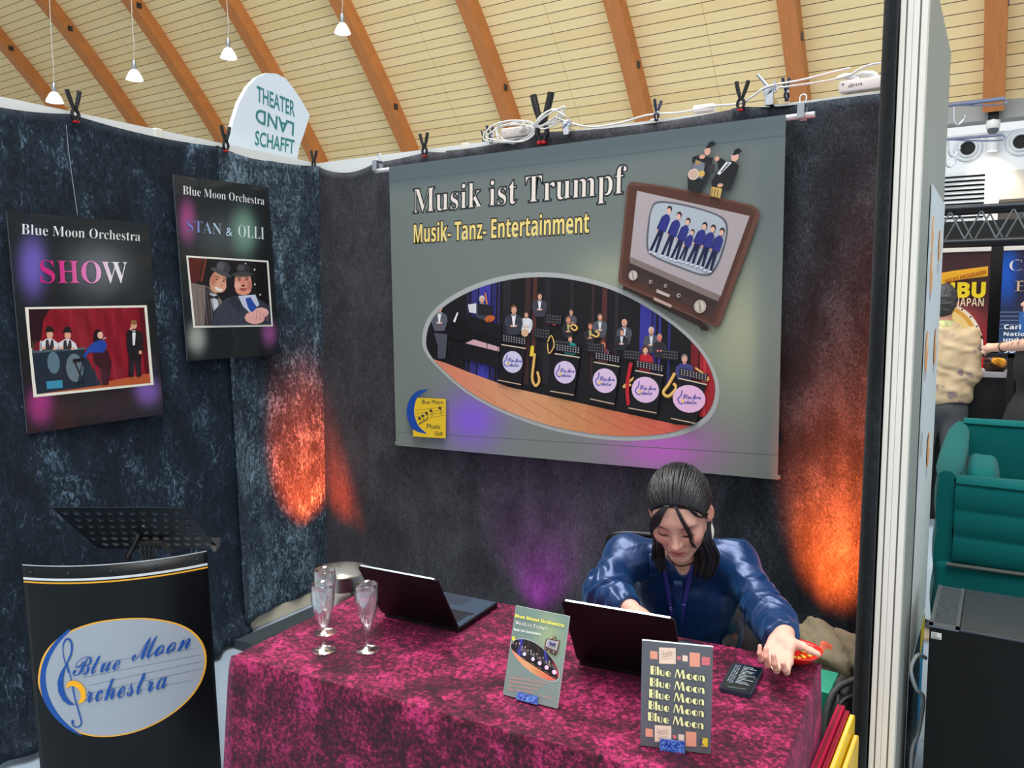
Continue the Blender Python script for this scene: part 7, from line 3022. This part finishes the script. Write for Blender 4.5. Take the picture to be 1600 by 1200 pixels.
A = Art(lambda u, v, h: (XO + 0.0028 + h, u, v), 0.0002)
A.grid([(-0.62, 0.53), (-0.02, 0.53), (-0.02, 0.03), (-0.62, 0.03)], 3, 3, lambda u, v: (48, 66, 82))
for k in range(70):
    sv = A.L
    A.ell(-0.60 + 0.42 * RND.random(), 0.05 + 0.34 * RND.random(), 0.006, 0.006, (196, 206, 214), n=8)
    A.L = sv
A.L += 1
A.poly([(-0.16, 0.53), (-0.02, 0.53), (-0.02, 0.03), (-0.16, 0.03)], (40, 150, 206))
A.poly([(-0.2, 0.53), (-0.02, 0.53), (-0.02, 0.44), (-0.2, 0.40)], (232, 206, 60))
A.build('printed_picture', M_print, t)

# ------------------------------------------------------------------ two visitors across the aisle
MC = v3(2.945, 3.56, 0)
m_shirt, nt, b_ = new_mat('tan_shirt')
tc = N(nt, 'ShaderNodeTexCoord')
n1 = N(nt, 'ShaderNodeTexVoronoi', i_Scale=7.5)
nt.links.new(tc.outputs['Object'], n1.inputs['Vector'])
n2 = N(nt, 'ShaderNodeTexNoise', i_Scale=40.0, i_Detail=3.0)
nt.links.new(tc.outputs['Object'], n2.inputs['Vector'])
ad = N(nt, 'ShaderNodeMath', operation='MULTIPLY_ADD')
ad.inputs[1].default_value = 0.5
nt.links.new(n2.outputs[0], ad.inputs[0])
nt.links.new(n1.outputs['Distance'], ad.inputs[2])
cr = N(nt, 'ShaderNodeValToRGB')
e = cr.color_ramp.elements
e[0].position, e[0].color = 0.46, lin((146, 122, 120))
e[1].position, e[1].color = 0.53, lin((196, 172, 136))
nt.links.new(ad.outputs[0], cr.inputs[0])
nt.links.new(cr.outputs[0], b_.inputs['Base Color'])
b_.inputs['Roughness'].default_value = 0.7


def man_sdf(p):
    q = p - MC
    d = sd_ell(q, (0, 0.01, 1.745), (0.074, 0.095, 0.105))
    d = smin(d, sd_ell(q, (0, 0.05, 1.70), (0.058, 0.06, 0.085)), 0.04)
    for s in (-1, 1):
        d = smin(d, sd_ell(q, (s * 0.080, 0.01, 1.725), (0.010, 0.02, 0.033)), 0.01)
    d = smin(d, sd_cone(q, (0, -0.01, 1.64), (0, -0.02, 1.54), 0.056, 0.062), 0.03)
    d = smin(d, sd_ell(q, (0, 0, 1.30), (0.19, 0.12, 0.28)), 0.06)
    d = smin(d, sd_ell(q, (0, 0, 0.98), (0.17, 0.12, 0.16)), 0.06)
    for s, hand in ((-1, (-0.20, 0.28, 1.24)), (1, (0.20, 0.26, 1.235))):
        sh, el, wr = (s * 0.185, -0.01, 1.48), (s * 0.212, -0.02, 1.19), hand
        d = smin(d, smin(sd_cone(q, sh, el, 0.052, 0.042), sd_cone(q, el, wr, 0.042, 0.028), 0.02), 0.03)
        d = smin(d, sd_cone(q, wr, (wr[0], wr[1] + 0.07, wr[2]), 0.03, 0.026), 0.02)
        for k in range(4):
            d = smin(d, sd_cone(q, (wr[0] - .027 + k * .018, wr[1] + 0.07, wr[2]), (wr[0] - .03 + k * .02, wr[1] + 0.14, wr[2] - 0.02), 0.010, 0.008), 0.006)
        d = smin(d, sd_cone(q, (wr[0] - s * 0.03, wr[1] + 0.02, wr[2]), (wr[0] - s * 0.055, wr[1] + 0.075, wr[2]), 0.012, 0.009), 0.01)
        hp, kn, an = (s * 0.095, 0, 0.92), (s * 0.10, 0.02, 0.50), (s * 0.10, -0.01, 0.09)
        d = smin(d, smin(sd_cone(q, hp, kn, 0.085, 0.058), sd_cone(q, kn, an, 0.058, 0.04), 0.02), 0.03)
        d = smin(d, sd_cone(q, (s * 0.10, -0.02, 0.045), (s * 0.11, 0.17, 0.035), 0.040, 0.034), 0.03)
    return d


man = sdf_obj('person', man_sdf, MC + v3(-0.36, -0.2, -0.02), MC + v3(0.36, 0.5, 1.90), 0.009, M_skin, None, lambda P: np.tile(LC(214, 160, 136), (len(P), 1)))
tag(man, 'person with dark curly hair and a patterned tan shirt seen from behind', 'person')


def man_shirt(p):
    q = p - MC
    d = sd_ell(q, (0, 0, 1.29), (0.215, 0.14, 0.31))
    d = smin(d, sd_ell(q, (0.01, 0, 1.05), (0.215, 0.150, 0.17)), 0.08)
    d = smin(d, sd_cone(q, (0, -0.01, 1.50), (0, -0.015, 1.585), 0.08, 0.066), 0.05)
    for s, hand in ((-1, (-0.20, 0.28, 1.24)), (1, (0.20, 0.26, 1.235))):
        el = (s * 0.210, -0.02, 1.19)
        d = smin(d, smin(sd_cone(q, (s * 0.19, -0.01, 1.485), el, 0.066, 0.064), sd_cone(q, el, tuple(np.array(el) * .75 + np.array(hand) * .25), 0.064, 0.056), 0.03), 0.04)
    d = d + 0.007 * noise3(q * v3(1, 1, 0.6), 17, 3) + 0.004 * np.sin(q[:, 2] * 60 + q[:, 0] * 30 + 4 * noise3(q, 9, 5))
    d = smax(d, 0.965 + 0.02 * np.sin(q[:, 0] * 14) - q[:, 2], 0.01)
    return smax(d, q[:, 2] - 1.585, 0.01)


sh_ = sdf_obj('shirt', man_shirt, MC + v3(-0.40, -0.25, 0.9), MC + v3(0.40, 0.30, 1.64), 0.009, m_shirt, man)
tag(sh_, 'patterned tan short-sleeved shirt')


def man_legs(p):
    q = p - MC
    d = sd_ell(q, (0, 0, 0.95), (0.185, 0.13, 0.12))
    for s in (-1, 1):
        d = smin(d, smin(sd_cone(q, (s * 0.095, 0, 0.90), (s * 0.10, 0.02, 0.50), 0.10, 0.075), sd_cone(q, (s * 0.10, 0.02, 0.50), (s * 0.10, -0.01, 0.10), 0.075, 0.062), 0.02), 0.03)
    return smax(d, 0.085 - q[:, 2], 0.01)


tag(sdf_obj('jeans', man_legs, MC + v3(-0.3, -0.2, 0.04), MC + v3(0.3, 0.2, 1.1), 0.012, pbr('grey_denim', (72, 74, 78), 0.8, var=0.15, vscale=10), man), 'grey jeans')


def man_hair(p):
    q = p - MC
    d = sd_ell(q, (0, -0.005, 1.765), (0.088, 0.108, 0.110))
    d = smin(d, sd_ell(q, (0, -0.055, 1.70), (0.070, 0.055, 0.075)), 0.04)
    d = d - 0.004 * noise3(q, 55, 2) - 0.003 * noise3(q, 120, 8)
    return smax(d, q[:, 1] - 0.055 - 0.5 * (q[:, 2] - 1.78), 0.01)


tag(sdf_obj('hair', man_hair, MC + v3(-0.12, -0.15, 1.60), MC + v3(0.12, 0.15, 1.90), 0.005, pbr('grey_black_hair', (52, 50, 52), 0.6, var=0.3, vscale=60), man), 'dark greying curly hair')
mb = MB()
mb.lathe([(0.064, 1.56), (0.068, 1.60), (0.074, 1.585), (0.082, 1.55)], tuple(MC + v3(0, -0.012, 0)), 24)
mb.build('collar', pbr('collar_pattern', (196, 190, 120), 0.7, var=0.5, vscale=60), man, smooth=True)

# the second visitor, cut by the picture edge
WC = v3(3.54, 3.27, 0)


def woman_sdf(p):
    q = p - WC
    d = sd_ell(q, (0, 0.01, 1.735), (0.070, 0.090, 0.100))
    d = smin(d, sd_ell(q, (-0.035, 0.02, 1.695), (0.055, 0.055, 0.080)), 0.04)
    d = smin(d, sd_cone(q, (-0.075, 0.02, 1.735), (-0.098, 0.02, 1.712), 0.010, 0.012), 0.012)
    d = smin(d, sd_ell(q, (-0.075, 0.02, 1.675), (0.018, 0.025, 0.012)), 0.012)
    d = smin(d, sd_ell(q, (-0.068, 0.02, 1.63), (0.018, 0.020, 0.016)), 0.02)
    d = smin(d, sd_cone(q, (0.01, 0, 1.63), (0.02, 0, 1.53), 0.050, 0.056), 0.03)
    d = smin(d, sd_ell(q, (0.02, 0, 1.30), (0.13, 0.17, 0.26)), 0.06)
    d = smin(d, sd_ell(q, (0.02, 0, 0.95), (0.14, 0.17, 0.16)), 0.06)
    # near arm reaching over the counter
    d = smin(d, smin(sd_cone(q, (0.01, -0.17, 1.47), (-0.02, -0.20, 1.44), 0.05, 0.046), sd_cone(q, (-0.02, -0.20, 1.45), (-0.235, 0.16, 1.405), 0.045, 0.028), 0.03), 0.03)
    w = v3(-0.235, 0.16, 1.405)
    f = norm(v3(-0.85, 0.45, -0.15))
    d = smin(d, sd_cone(q, w, w + f * 0.06, 0.026, 0.030), 0.02)
    for k in range(4):
        a = w + f * 0.065 + v3(0, 0.0, 0.02 - k * 0.015)
        d = smin(d, sd_cone(q, a, a + f * 0.03 + v3(0, 0, -0.006), 0.009, 0.009), 0.006)
        d = smin(d, sd_cone(q, a + f * 0.03 + v3(0, 0, -0.006), a + f * 0.022 + v3(0.006, 0.02, -0.022), 0.009, 0.008), 0.006)
    d = smin(d, sd_cone(q, w + f * 0.02 + v3(0, 0, 0.02), w + f * 0.07 + v3(0, 0.01, 0.032), 0.011, 0.009), 0.01)
    d = smin(d, smin(sd_cone(q, (0.02, 0.17, 1.46), (0.02, 0.22, 1.18), 0.048, 0.04), sd_cone(q, (0.02, 0.22, 1.18), (0.03, 0.20, 0.95), 0.04, 0.026), 0.02), 0.03)
    for s in (-1, 1):
        d = smin(d, smin(sd_cone(q, (0.02, s * 0.09, 0.90), (0.0, s * 0.095, 0.50), 0.085, 0.055), sd_cone(q, (0.0, s * 0.095, 0.50), (0.03, s * 0.095, 0.08), 0.055, 0.036), 0.02), 0.03)
        d = smin(d, sd_cone(q, (0.04, s * 0.095, 0.042), (-0.13, s * 0.10, 0.034), 0.036, 0.032), 0.03)
    return d


def woman_color(P):
    C = np.tile(LC(230, 178, 156), (len(P), 1))
    q = P - WC
    for (x, y, z, r) in ((-0.10, -0.115, 1.45, 0.022), (-0.14, -0.06, 1.44, 0.016), (-0.07, -0.15, 1.455, 0.02), (-0.17, -0.02, 1.425, 0.014)):
        w = np.exp(-((np.linalg.norm(q - v3(x, y, z), axis=1) / r) ** 4)) * (noise3(q, 90, 6) > -0.1)
        C = mixc(C, LC(70, 64, 70), 0.8 * w)
    return C


wo = sdf_obj('person', woman_sdf, WC + v3(-0.45, -0.30, -0.02), WC + v3(0.25, 0.35, 1.87), 0.007, M_skin, None, woman_color)
tag(wo, 'person in black with a tattooed forearm and glasses at the right edge', 'person')


def woman_dress(p):
    q = p - WC
    d = sd_ell(q, (0.02, 0, 1.29), (0.15, 0.19, 0.27))
    d = smin(d, sd_ell(q, (0.01, 0, 0.88), (0.185, 0.21, 0.25)), 0.08)
    d = smin(d, sd_cone(q, (0.02, 0, 0.8), (0.02, 0, 0.45), 0.20, 0.24), 0.06)
    d = smin(d, sd_cone(q, (0.02, -0.15, 1.47), (0.0, -0.19, 1.44), 0.062, 0.062), 0.04)
    d = smin(d, sd_cone(q, (0.02, 0.15, 1.47), (0.0, 0.22, 1.30), 0.062, 0.06), 0.04)
    d = d + 0.004 * noise3(q, 20, 4)
    d = smax(d, 0.42 - q[:, 2], 0.01)
    return smax(d, -sd_cone(q, (-0.02, 0, 1.62), (0.02, 0, 1.53), 0.085, 0.075), 0.01)


tag(sdf_obj('dress', woman_dress, WC + v3(-0.30, -0.35, 0.38), WC + v3(0.32, 0.36, 1.62), 0.010, pbr('black_cloth', (16, 17, 19), 0.8), wo), 'black dress')
wh = lambda p: smax(sd_ell(p - WC, (0.018, 0.01, 1.755), (0.086, 0.104, 0.102)) - 0.003 * noise3(p - WC, 60, 7), -0.025 - (p - WC)[:, 0] - 0.5 * ((p - WC)[:, 2] - 1.78), 0.01)
tag(sdf_obj('hair', wh, WC + v3(-0.14, -0.14, 1.6), WC + v3(0.16, 0.16, 1.9), 0.006, pbr('brown_hair', (96, 70, 54), 0.6), wo), 'short brown hair')
mb = MB()
for s in (-1, 1):
    mb.tube([WC + v3(-0.088, 0.02 + s * 0.034 + 0.026 * cos(a), 1.735 + 0.020 * sin(a)) for a in [2 * pi * k / 16 for k in range(16)]], 0.0022, 6, closed=True)
    mb.tube([WC + v3(-0.086, 0.02 + s * 0.06, 1.738), WC + v3(0.01, 0.02 + s * 0.076, 1.74)], 0.002, 6)
mb.build('glasses', M_black, wo)
mb = MB()
wv, wf = WC + v3(-0.198, 0.098, 1.412), norm(v3(-0.56, 0.80, -0.1))
u_ = norm(np.cross(wf, v3(0, 0, 1)))
w_ = np.cross(wf, u_)
mb.tube([wv + (u_ * cos(a) + w_ * sin(a)) * 0.0345 for a in [2 * pi * k / 20 for k in range(20)]], 0.005, 8, closed=True)
mb.build('bracelet', pbr('bracelet', (92, 80, 66), 0.4, 0.4), wo, smooth=True)
# ------------------------------------------------------------------ spring clamps along the top of the booth walls
M_pad = M_red


def clamp_proto(m_handle, pads, label):
    """V-handled spring clamp; pivot at the origin, about 0.11 m tall"""
    t = thing('spring_clamp', label, 'clamp')
    for s in (-1, 1):
        mb = MB()
        prof = [(0.003, -0.004), (0.008, 0.012), (0.015, 0.034), (0.021, 0.056), (0.0225, 0.064)]
        mb.tube(spline([(s * x, 0, z) for x, z in prof], 4), [0.0058 + 0.0022 * min(1, k / 8) for k in range(17)], 10)
        mb.build('handle', m_handle, t, smooth=40)
        mb = MB()
        mb.tube(spline([(s * 0.003, 0, 0.0), (s * 0.011, 0, -0.012), (s * 0.012, 0, -0.026), (s * 0.004, 0, -0.040)], 4), [0.0062] * 9 + [0.005] * 4, 8)
        mb.build('jaw', m_handle, t, smooth=40)
        mb = MB()
        mb.box((s * 0.0055 - 0.0045, -0.007, -0.047), (s * 0.0055 + 0.0045, 0.007, -0.040), 0.0015)
        mb.build('jaw_pad', M_pad if pads else m_handle, t)
    mb = MB()
    mb.tube([(0, -0.009, 0.0), (0, 0.009, 0.0)], 0.0072, 12)
    mb.build('pivot', M_blackmetal if pads else M_chrome, t, smooth=40)
    return t


big = clamp_proto(M_black, True, 'x')
small = clamp_proto(M_navy, False, 'x')
spots = [('L', -1.424, 2.498, 1.15, 'black spring clamp holding the left curtain above the SHOW poster'),
         ('L', -0.672, 2.500, 1.10, 'black spring clamp between the left wall and the white rounded sign'),
         ('B', 0.014, 2.502, 0.90, 'black spring clamp in the booth corner'),
         ('B', 0.785, 2.502, 1.05, 'black spring clamp just left of the power strip, above the banner lettering'),
         ('B', 1.469, 2.540, 2.05, 'largest black spring clamp, above the middle of the banner'),
         ('B', 2.389, 2.530, 1.05, 'black spring clamp above the top right part of the banner')]
for i, (w, u, z, s, lab) in enumerate(spots):
    o = big if i == 0 else copy_tree(big)
    o.location = (0.048, u, z) if w == 'L' else (u, -0.048, z)
    o.rotation_euler = (0, 0.05 * ((i % 3) - 1), radians(90) if w == 'L' else 0)
    o.scale = (s, s, s)
    o['label'] = lab
    o['group'] = 'black spring clamps along the booth walls'
spots = [(1.167, -0.020, 2.520, 0.75, 'small dark blue clamp beside the first power strip'), (1.100, 0.02, 2.527, 0.50, 'tiny dark clamp at the left of the first power strip'),
         (2.022, -0.028, 2.525, 0.80, 'small dark blue clamp alone above the printed television'), (2.560, -0.02, 2.540, 0.80, 'small dark blue clamp right of the chrome grip clamp'), (2.935, -0.03, 2.548, 0.80, 'small dark blue clamp at the right end of the second power strip')]
for i, (x, y, z, s, lab) in enumerate(spots):
    o = small if i == 0 else copy_tree(small)
    o.location = (x, y, z)
    o.rotation_euler = (0, 0.1 * ((i % 3) - 1), radians(62 if i != 1 else 5))
    o.scale = (s, s, s)
    o['label'] = lab
    o['group'] = 'small dark blue clamps on the back wall'


def rod_clip(x, z, label):
    t = thing('silver_clip', label, 'clip', (x, -0.11, z))
    mb = MB()
    mb.box((x - 0.014, -0.128, z - 0.028), (x + 0.014, -0.121, z + 0.030), 0.003)
    mb.box((x - 0.014, -0.075, z - 0.028), (x + 0.014, -0.068, z + 0.030), 0.003)
    mb.box((x - 0.014, -0.124, z + 0.022), (x + 0.014, -0.070, z + 0.030), 0.003)
    mb.build('clip_body', pbr('clip_grey', (176, 182, 188), 0.25, 0.9), t)
    mb = MB()
    mb.tube(spline([(x - 0.010, -0.10, z + 0.028), (x - 0.012, -0.09, z + 0.058), (x, -0.085, z + 0.068), (x + 0.012, -0.09, z + 0.058), (x + 0.010, -0.10, z + 0.028)], 6), 0.0028, 8)
    mb.build('wire_loop', M_chrome, t, smooth=True)


rod_clip(0.520, 2.420, 'silver clip on the left end of the banner rod')
rod_clip(2.640, 2.436, 'silver clip on the right end of the banner rod')


def grip(x, z, label, s=1.0, tilt=0.6):
    t = thing('grip_clamp', label, 'clamp', (x, -0.06, z))
    mb = MB()
    mb.box((x - 0.016 * s, -0.072, z - 0.055 * s), (x + 0.016 * s, -0.046, z + 0.01 * s), 0.004)
    mb.box((x - 0.026 * s, -0.066, z - 0.008 * s), (x + 0.026 * s, -0.050, z + 0.022 * s), 0.004)
    mb.box((x - 0.010 * s, -0.046, z - 0.05 * s), (x + 0.010 * s, 0.045, z - 0.036 * s + 0.02), 0.003)
    mb.build('jaws', M_chrome, t)
    mb = MB()
    mb.tube([(x, -0.058, z + 0.01 * s), (x - 0.085 * s * sin(tilt), -0.062, z + 0.085 * s * cos(tilt))], [0.008 * s, 0.0065 * s], 12)
    mb.build('pin', M_chrome, t, smooth=40)
    mb = MB()
    mb.tube([(x - 0.02 * s, -0.072, z - 0.02 * s), (x + 0.03 * s, -0.085, z + 0.015 * s)], 0.004 * s, 8)
    mb.tube([(x + 0.022 * s, -0.085, z + 0.030 * s), (x + 0.036 * s, -0.085, z + 0.0 * s)], 0.005 * s, 8)
    mb.build('wing_screw', M_chrome, t, smooth=40)


grip(2.505, 2.540, 'chrome grip clamp with a slanted pin above the banner corner', 1.0)
grip(1.604, 2.515, 'chrome grip clamp tangled in white cable beside the largest clamp', 0.85, 1.0)


def strip_box(x0, x1, z, y, label, n, write=None):
    t = thing('power_strip', label, 'power strip', ((x0 + x1) / 2, y, z))
    mb = MB()
    mb.box((x0, y - 0.022, z), (x1, y + 0.022, z + 0.046), 0.006)
    mb.build('housing', M_wplastic, t, smooth=40)
    for k in range(n):
        xc = x0 + (x1 - x0) * (k + 0.8) / (n + 0.6)
        mb = MB()
        mb.M = Matrix.Translation((xc, y - 0.0215, z + 0.023)) @ Matrix.Rotation(radians(90), 4, 'X')
        mb.lathe([(0.0, 0.0002), (0.0145, 0.0002), (0.017, 0.0012), (0.0185, 0.0004), (0.0185, 0.0)], (0, 0, 0), 20)
        mb.build('socket', pbr('socket_white', (216, 204, 198), 0.4), t, smooth=True)
    if write:
        A = Art(lambda u, v, h: (u, y - 0.0223 - h, v), 0.0003)
        A.text(write, (x0 + 0.035, z + 0.016), (x0 + 0.085, z + 0.020), (x0 + 0.035, z + 0.030), (50, 40, 40))
        A.line([(x0 + 0.012, z + 0.034), (x0 + 0.018, z + 0.030), (x0 + 0.014, z + 0.028)], 0.004, (40, 34, 34))
        A.build('handwriting', M_card, t)
    return t


strip_box(1.215, 1.405, 2.505, 0.016, 'white power strip lying on the wall above the banner lettering', 3)
strip_box(2.752, 2.930, 2.510, 0.016, 'white power strip with handwriting at the right end of the back wall', 0, 'dims')
# plugs
for (x, z, lab) in ((1.345, 2.53, 'white plug in the power strip above the banner lettering'),):
    t = thing('plug', lab, 'plug', (x, -0.01, z))
    mb = MB()
    mb.tube([(x, -0.006, z), (x, -0.030, z), (x + 0.004, -0.052, z - 0.006)], [0.016, 0.015, 0.007], 12)
    mb.build('plug_body', M_wcable, t, smooth=40)
for (x, lab) in ((2.80, 'left white plug on top of the handwritten power strip'), (2.865, 'right white plug on top of the handwritten power strip')):
    t = thing('plug', lab, 'plug', (x, 0.016, 2.556))
    mb = MB()
    mb.tube([(x + 0.02, 0.016, 2.556), (x, 0.014, 2.570), (x - 0.035, 0.010, 2.576), (x - 0.058, 0.006, 2.572)], [0.013, 0.014, 0.011, 0.005], 12)
    mb.build('plug_body', M_wcable, t, smooth=40)
t = thing('adapter', 'small white adapter lying on the wall right of the middle of the banner', 'adapter', (2.21, 0.015, 2.52))
mb = MB()
mb.box((2.17, 0.0, 2.508), (2.262, 0.032, 2.540), 0.006)
mb.build('adapter_body', M_wplastic, t, smooth=40)
# white cables
tag(cable('white_cable', [(2.79, 0.0, 2.60), (2.73, -0.03, 2.586), (2.62, -0.05, 2.568), (2.50, -0.07, 2.556), (2.44, -0.06, 2.530), (2.38, -0.03, 2.515), (2.26, 0.0, 2.526), (2.12, 0.0, 2.518), (1.98, -0.02, 2.520), (1.86, -0.03, 2.500), (1.74, -0.04, 2.494), (1.66, -0.05, 2.508), (1.58, -0.05, 2.535), (1.50, -0.06, 2.525)], 0.0042, M_wcable),
    'white cable running along the wall top from the chrome clamp to the large black clamp', 'cable')
tag(cable('white_cable', [(2.95, 0.02, 2.555), (2.915, 0.0, 2.596), (2.865, 0.0, 2.602), (2.82, 0.0, 2.590), (2.79, 0.0, 2.575), (2.72, -0.02, 2.560), (2.60, -0.04, 2.553), (2.52, -0.055, 2.550)], 0.0042, M_wcable), 'white cable over the handwritten power strip', 'cable')
rl = random.Random(5)
loops = []
for k in range(26):
    a = k * 1.15
    loops.append((1.27 + 0.12 * cos(a) + rl.uniform(-.02, .02) + 0.003 * k, -0.035 - 0.02 * sin(a * .7), 2.515 + 0.045 * sin(a) + rl.uniform(-.012, .012)))
tag(cable('white_cable', loops, 0.0042, M_wcable), 'tangle of white cable in front of the first power strip', 'cable')
loops = []
for k in range(15):
    a = k * 1.3
    loops.append((1.53 + 0.075 * cos(a) + rl.uniform(-.01, .01), -0.085 - 0.012 * sin(a), 2.545 + 0.035 * sin(a * 1.07) + rl.uniform(-.01, .01)))
tag(cable('white_cable', loops, 0.0040, M_wcable), 'small coil of white cable round the largest clamp', 'cable')
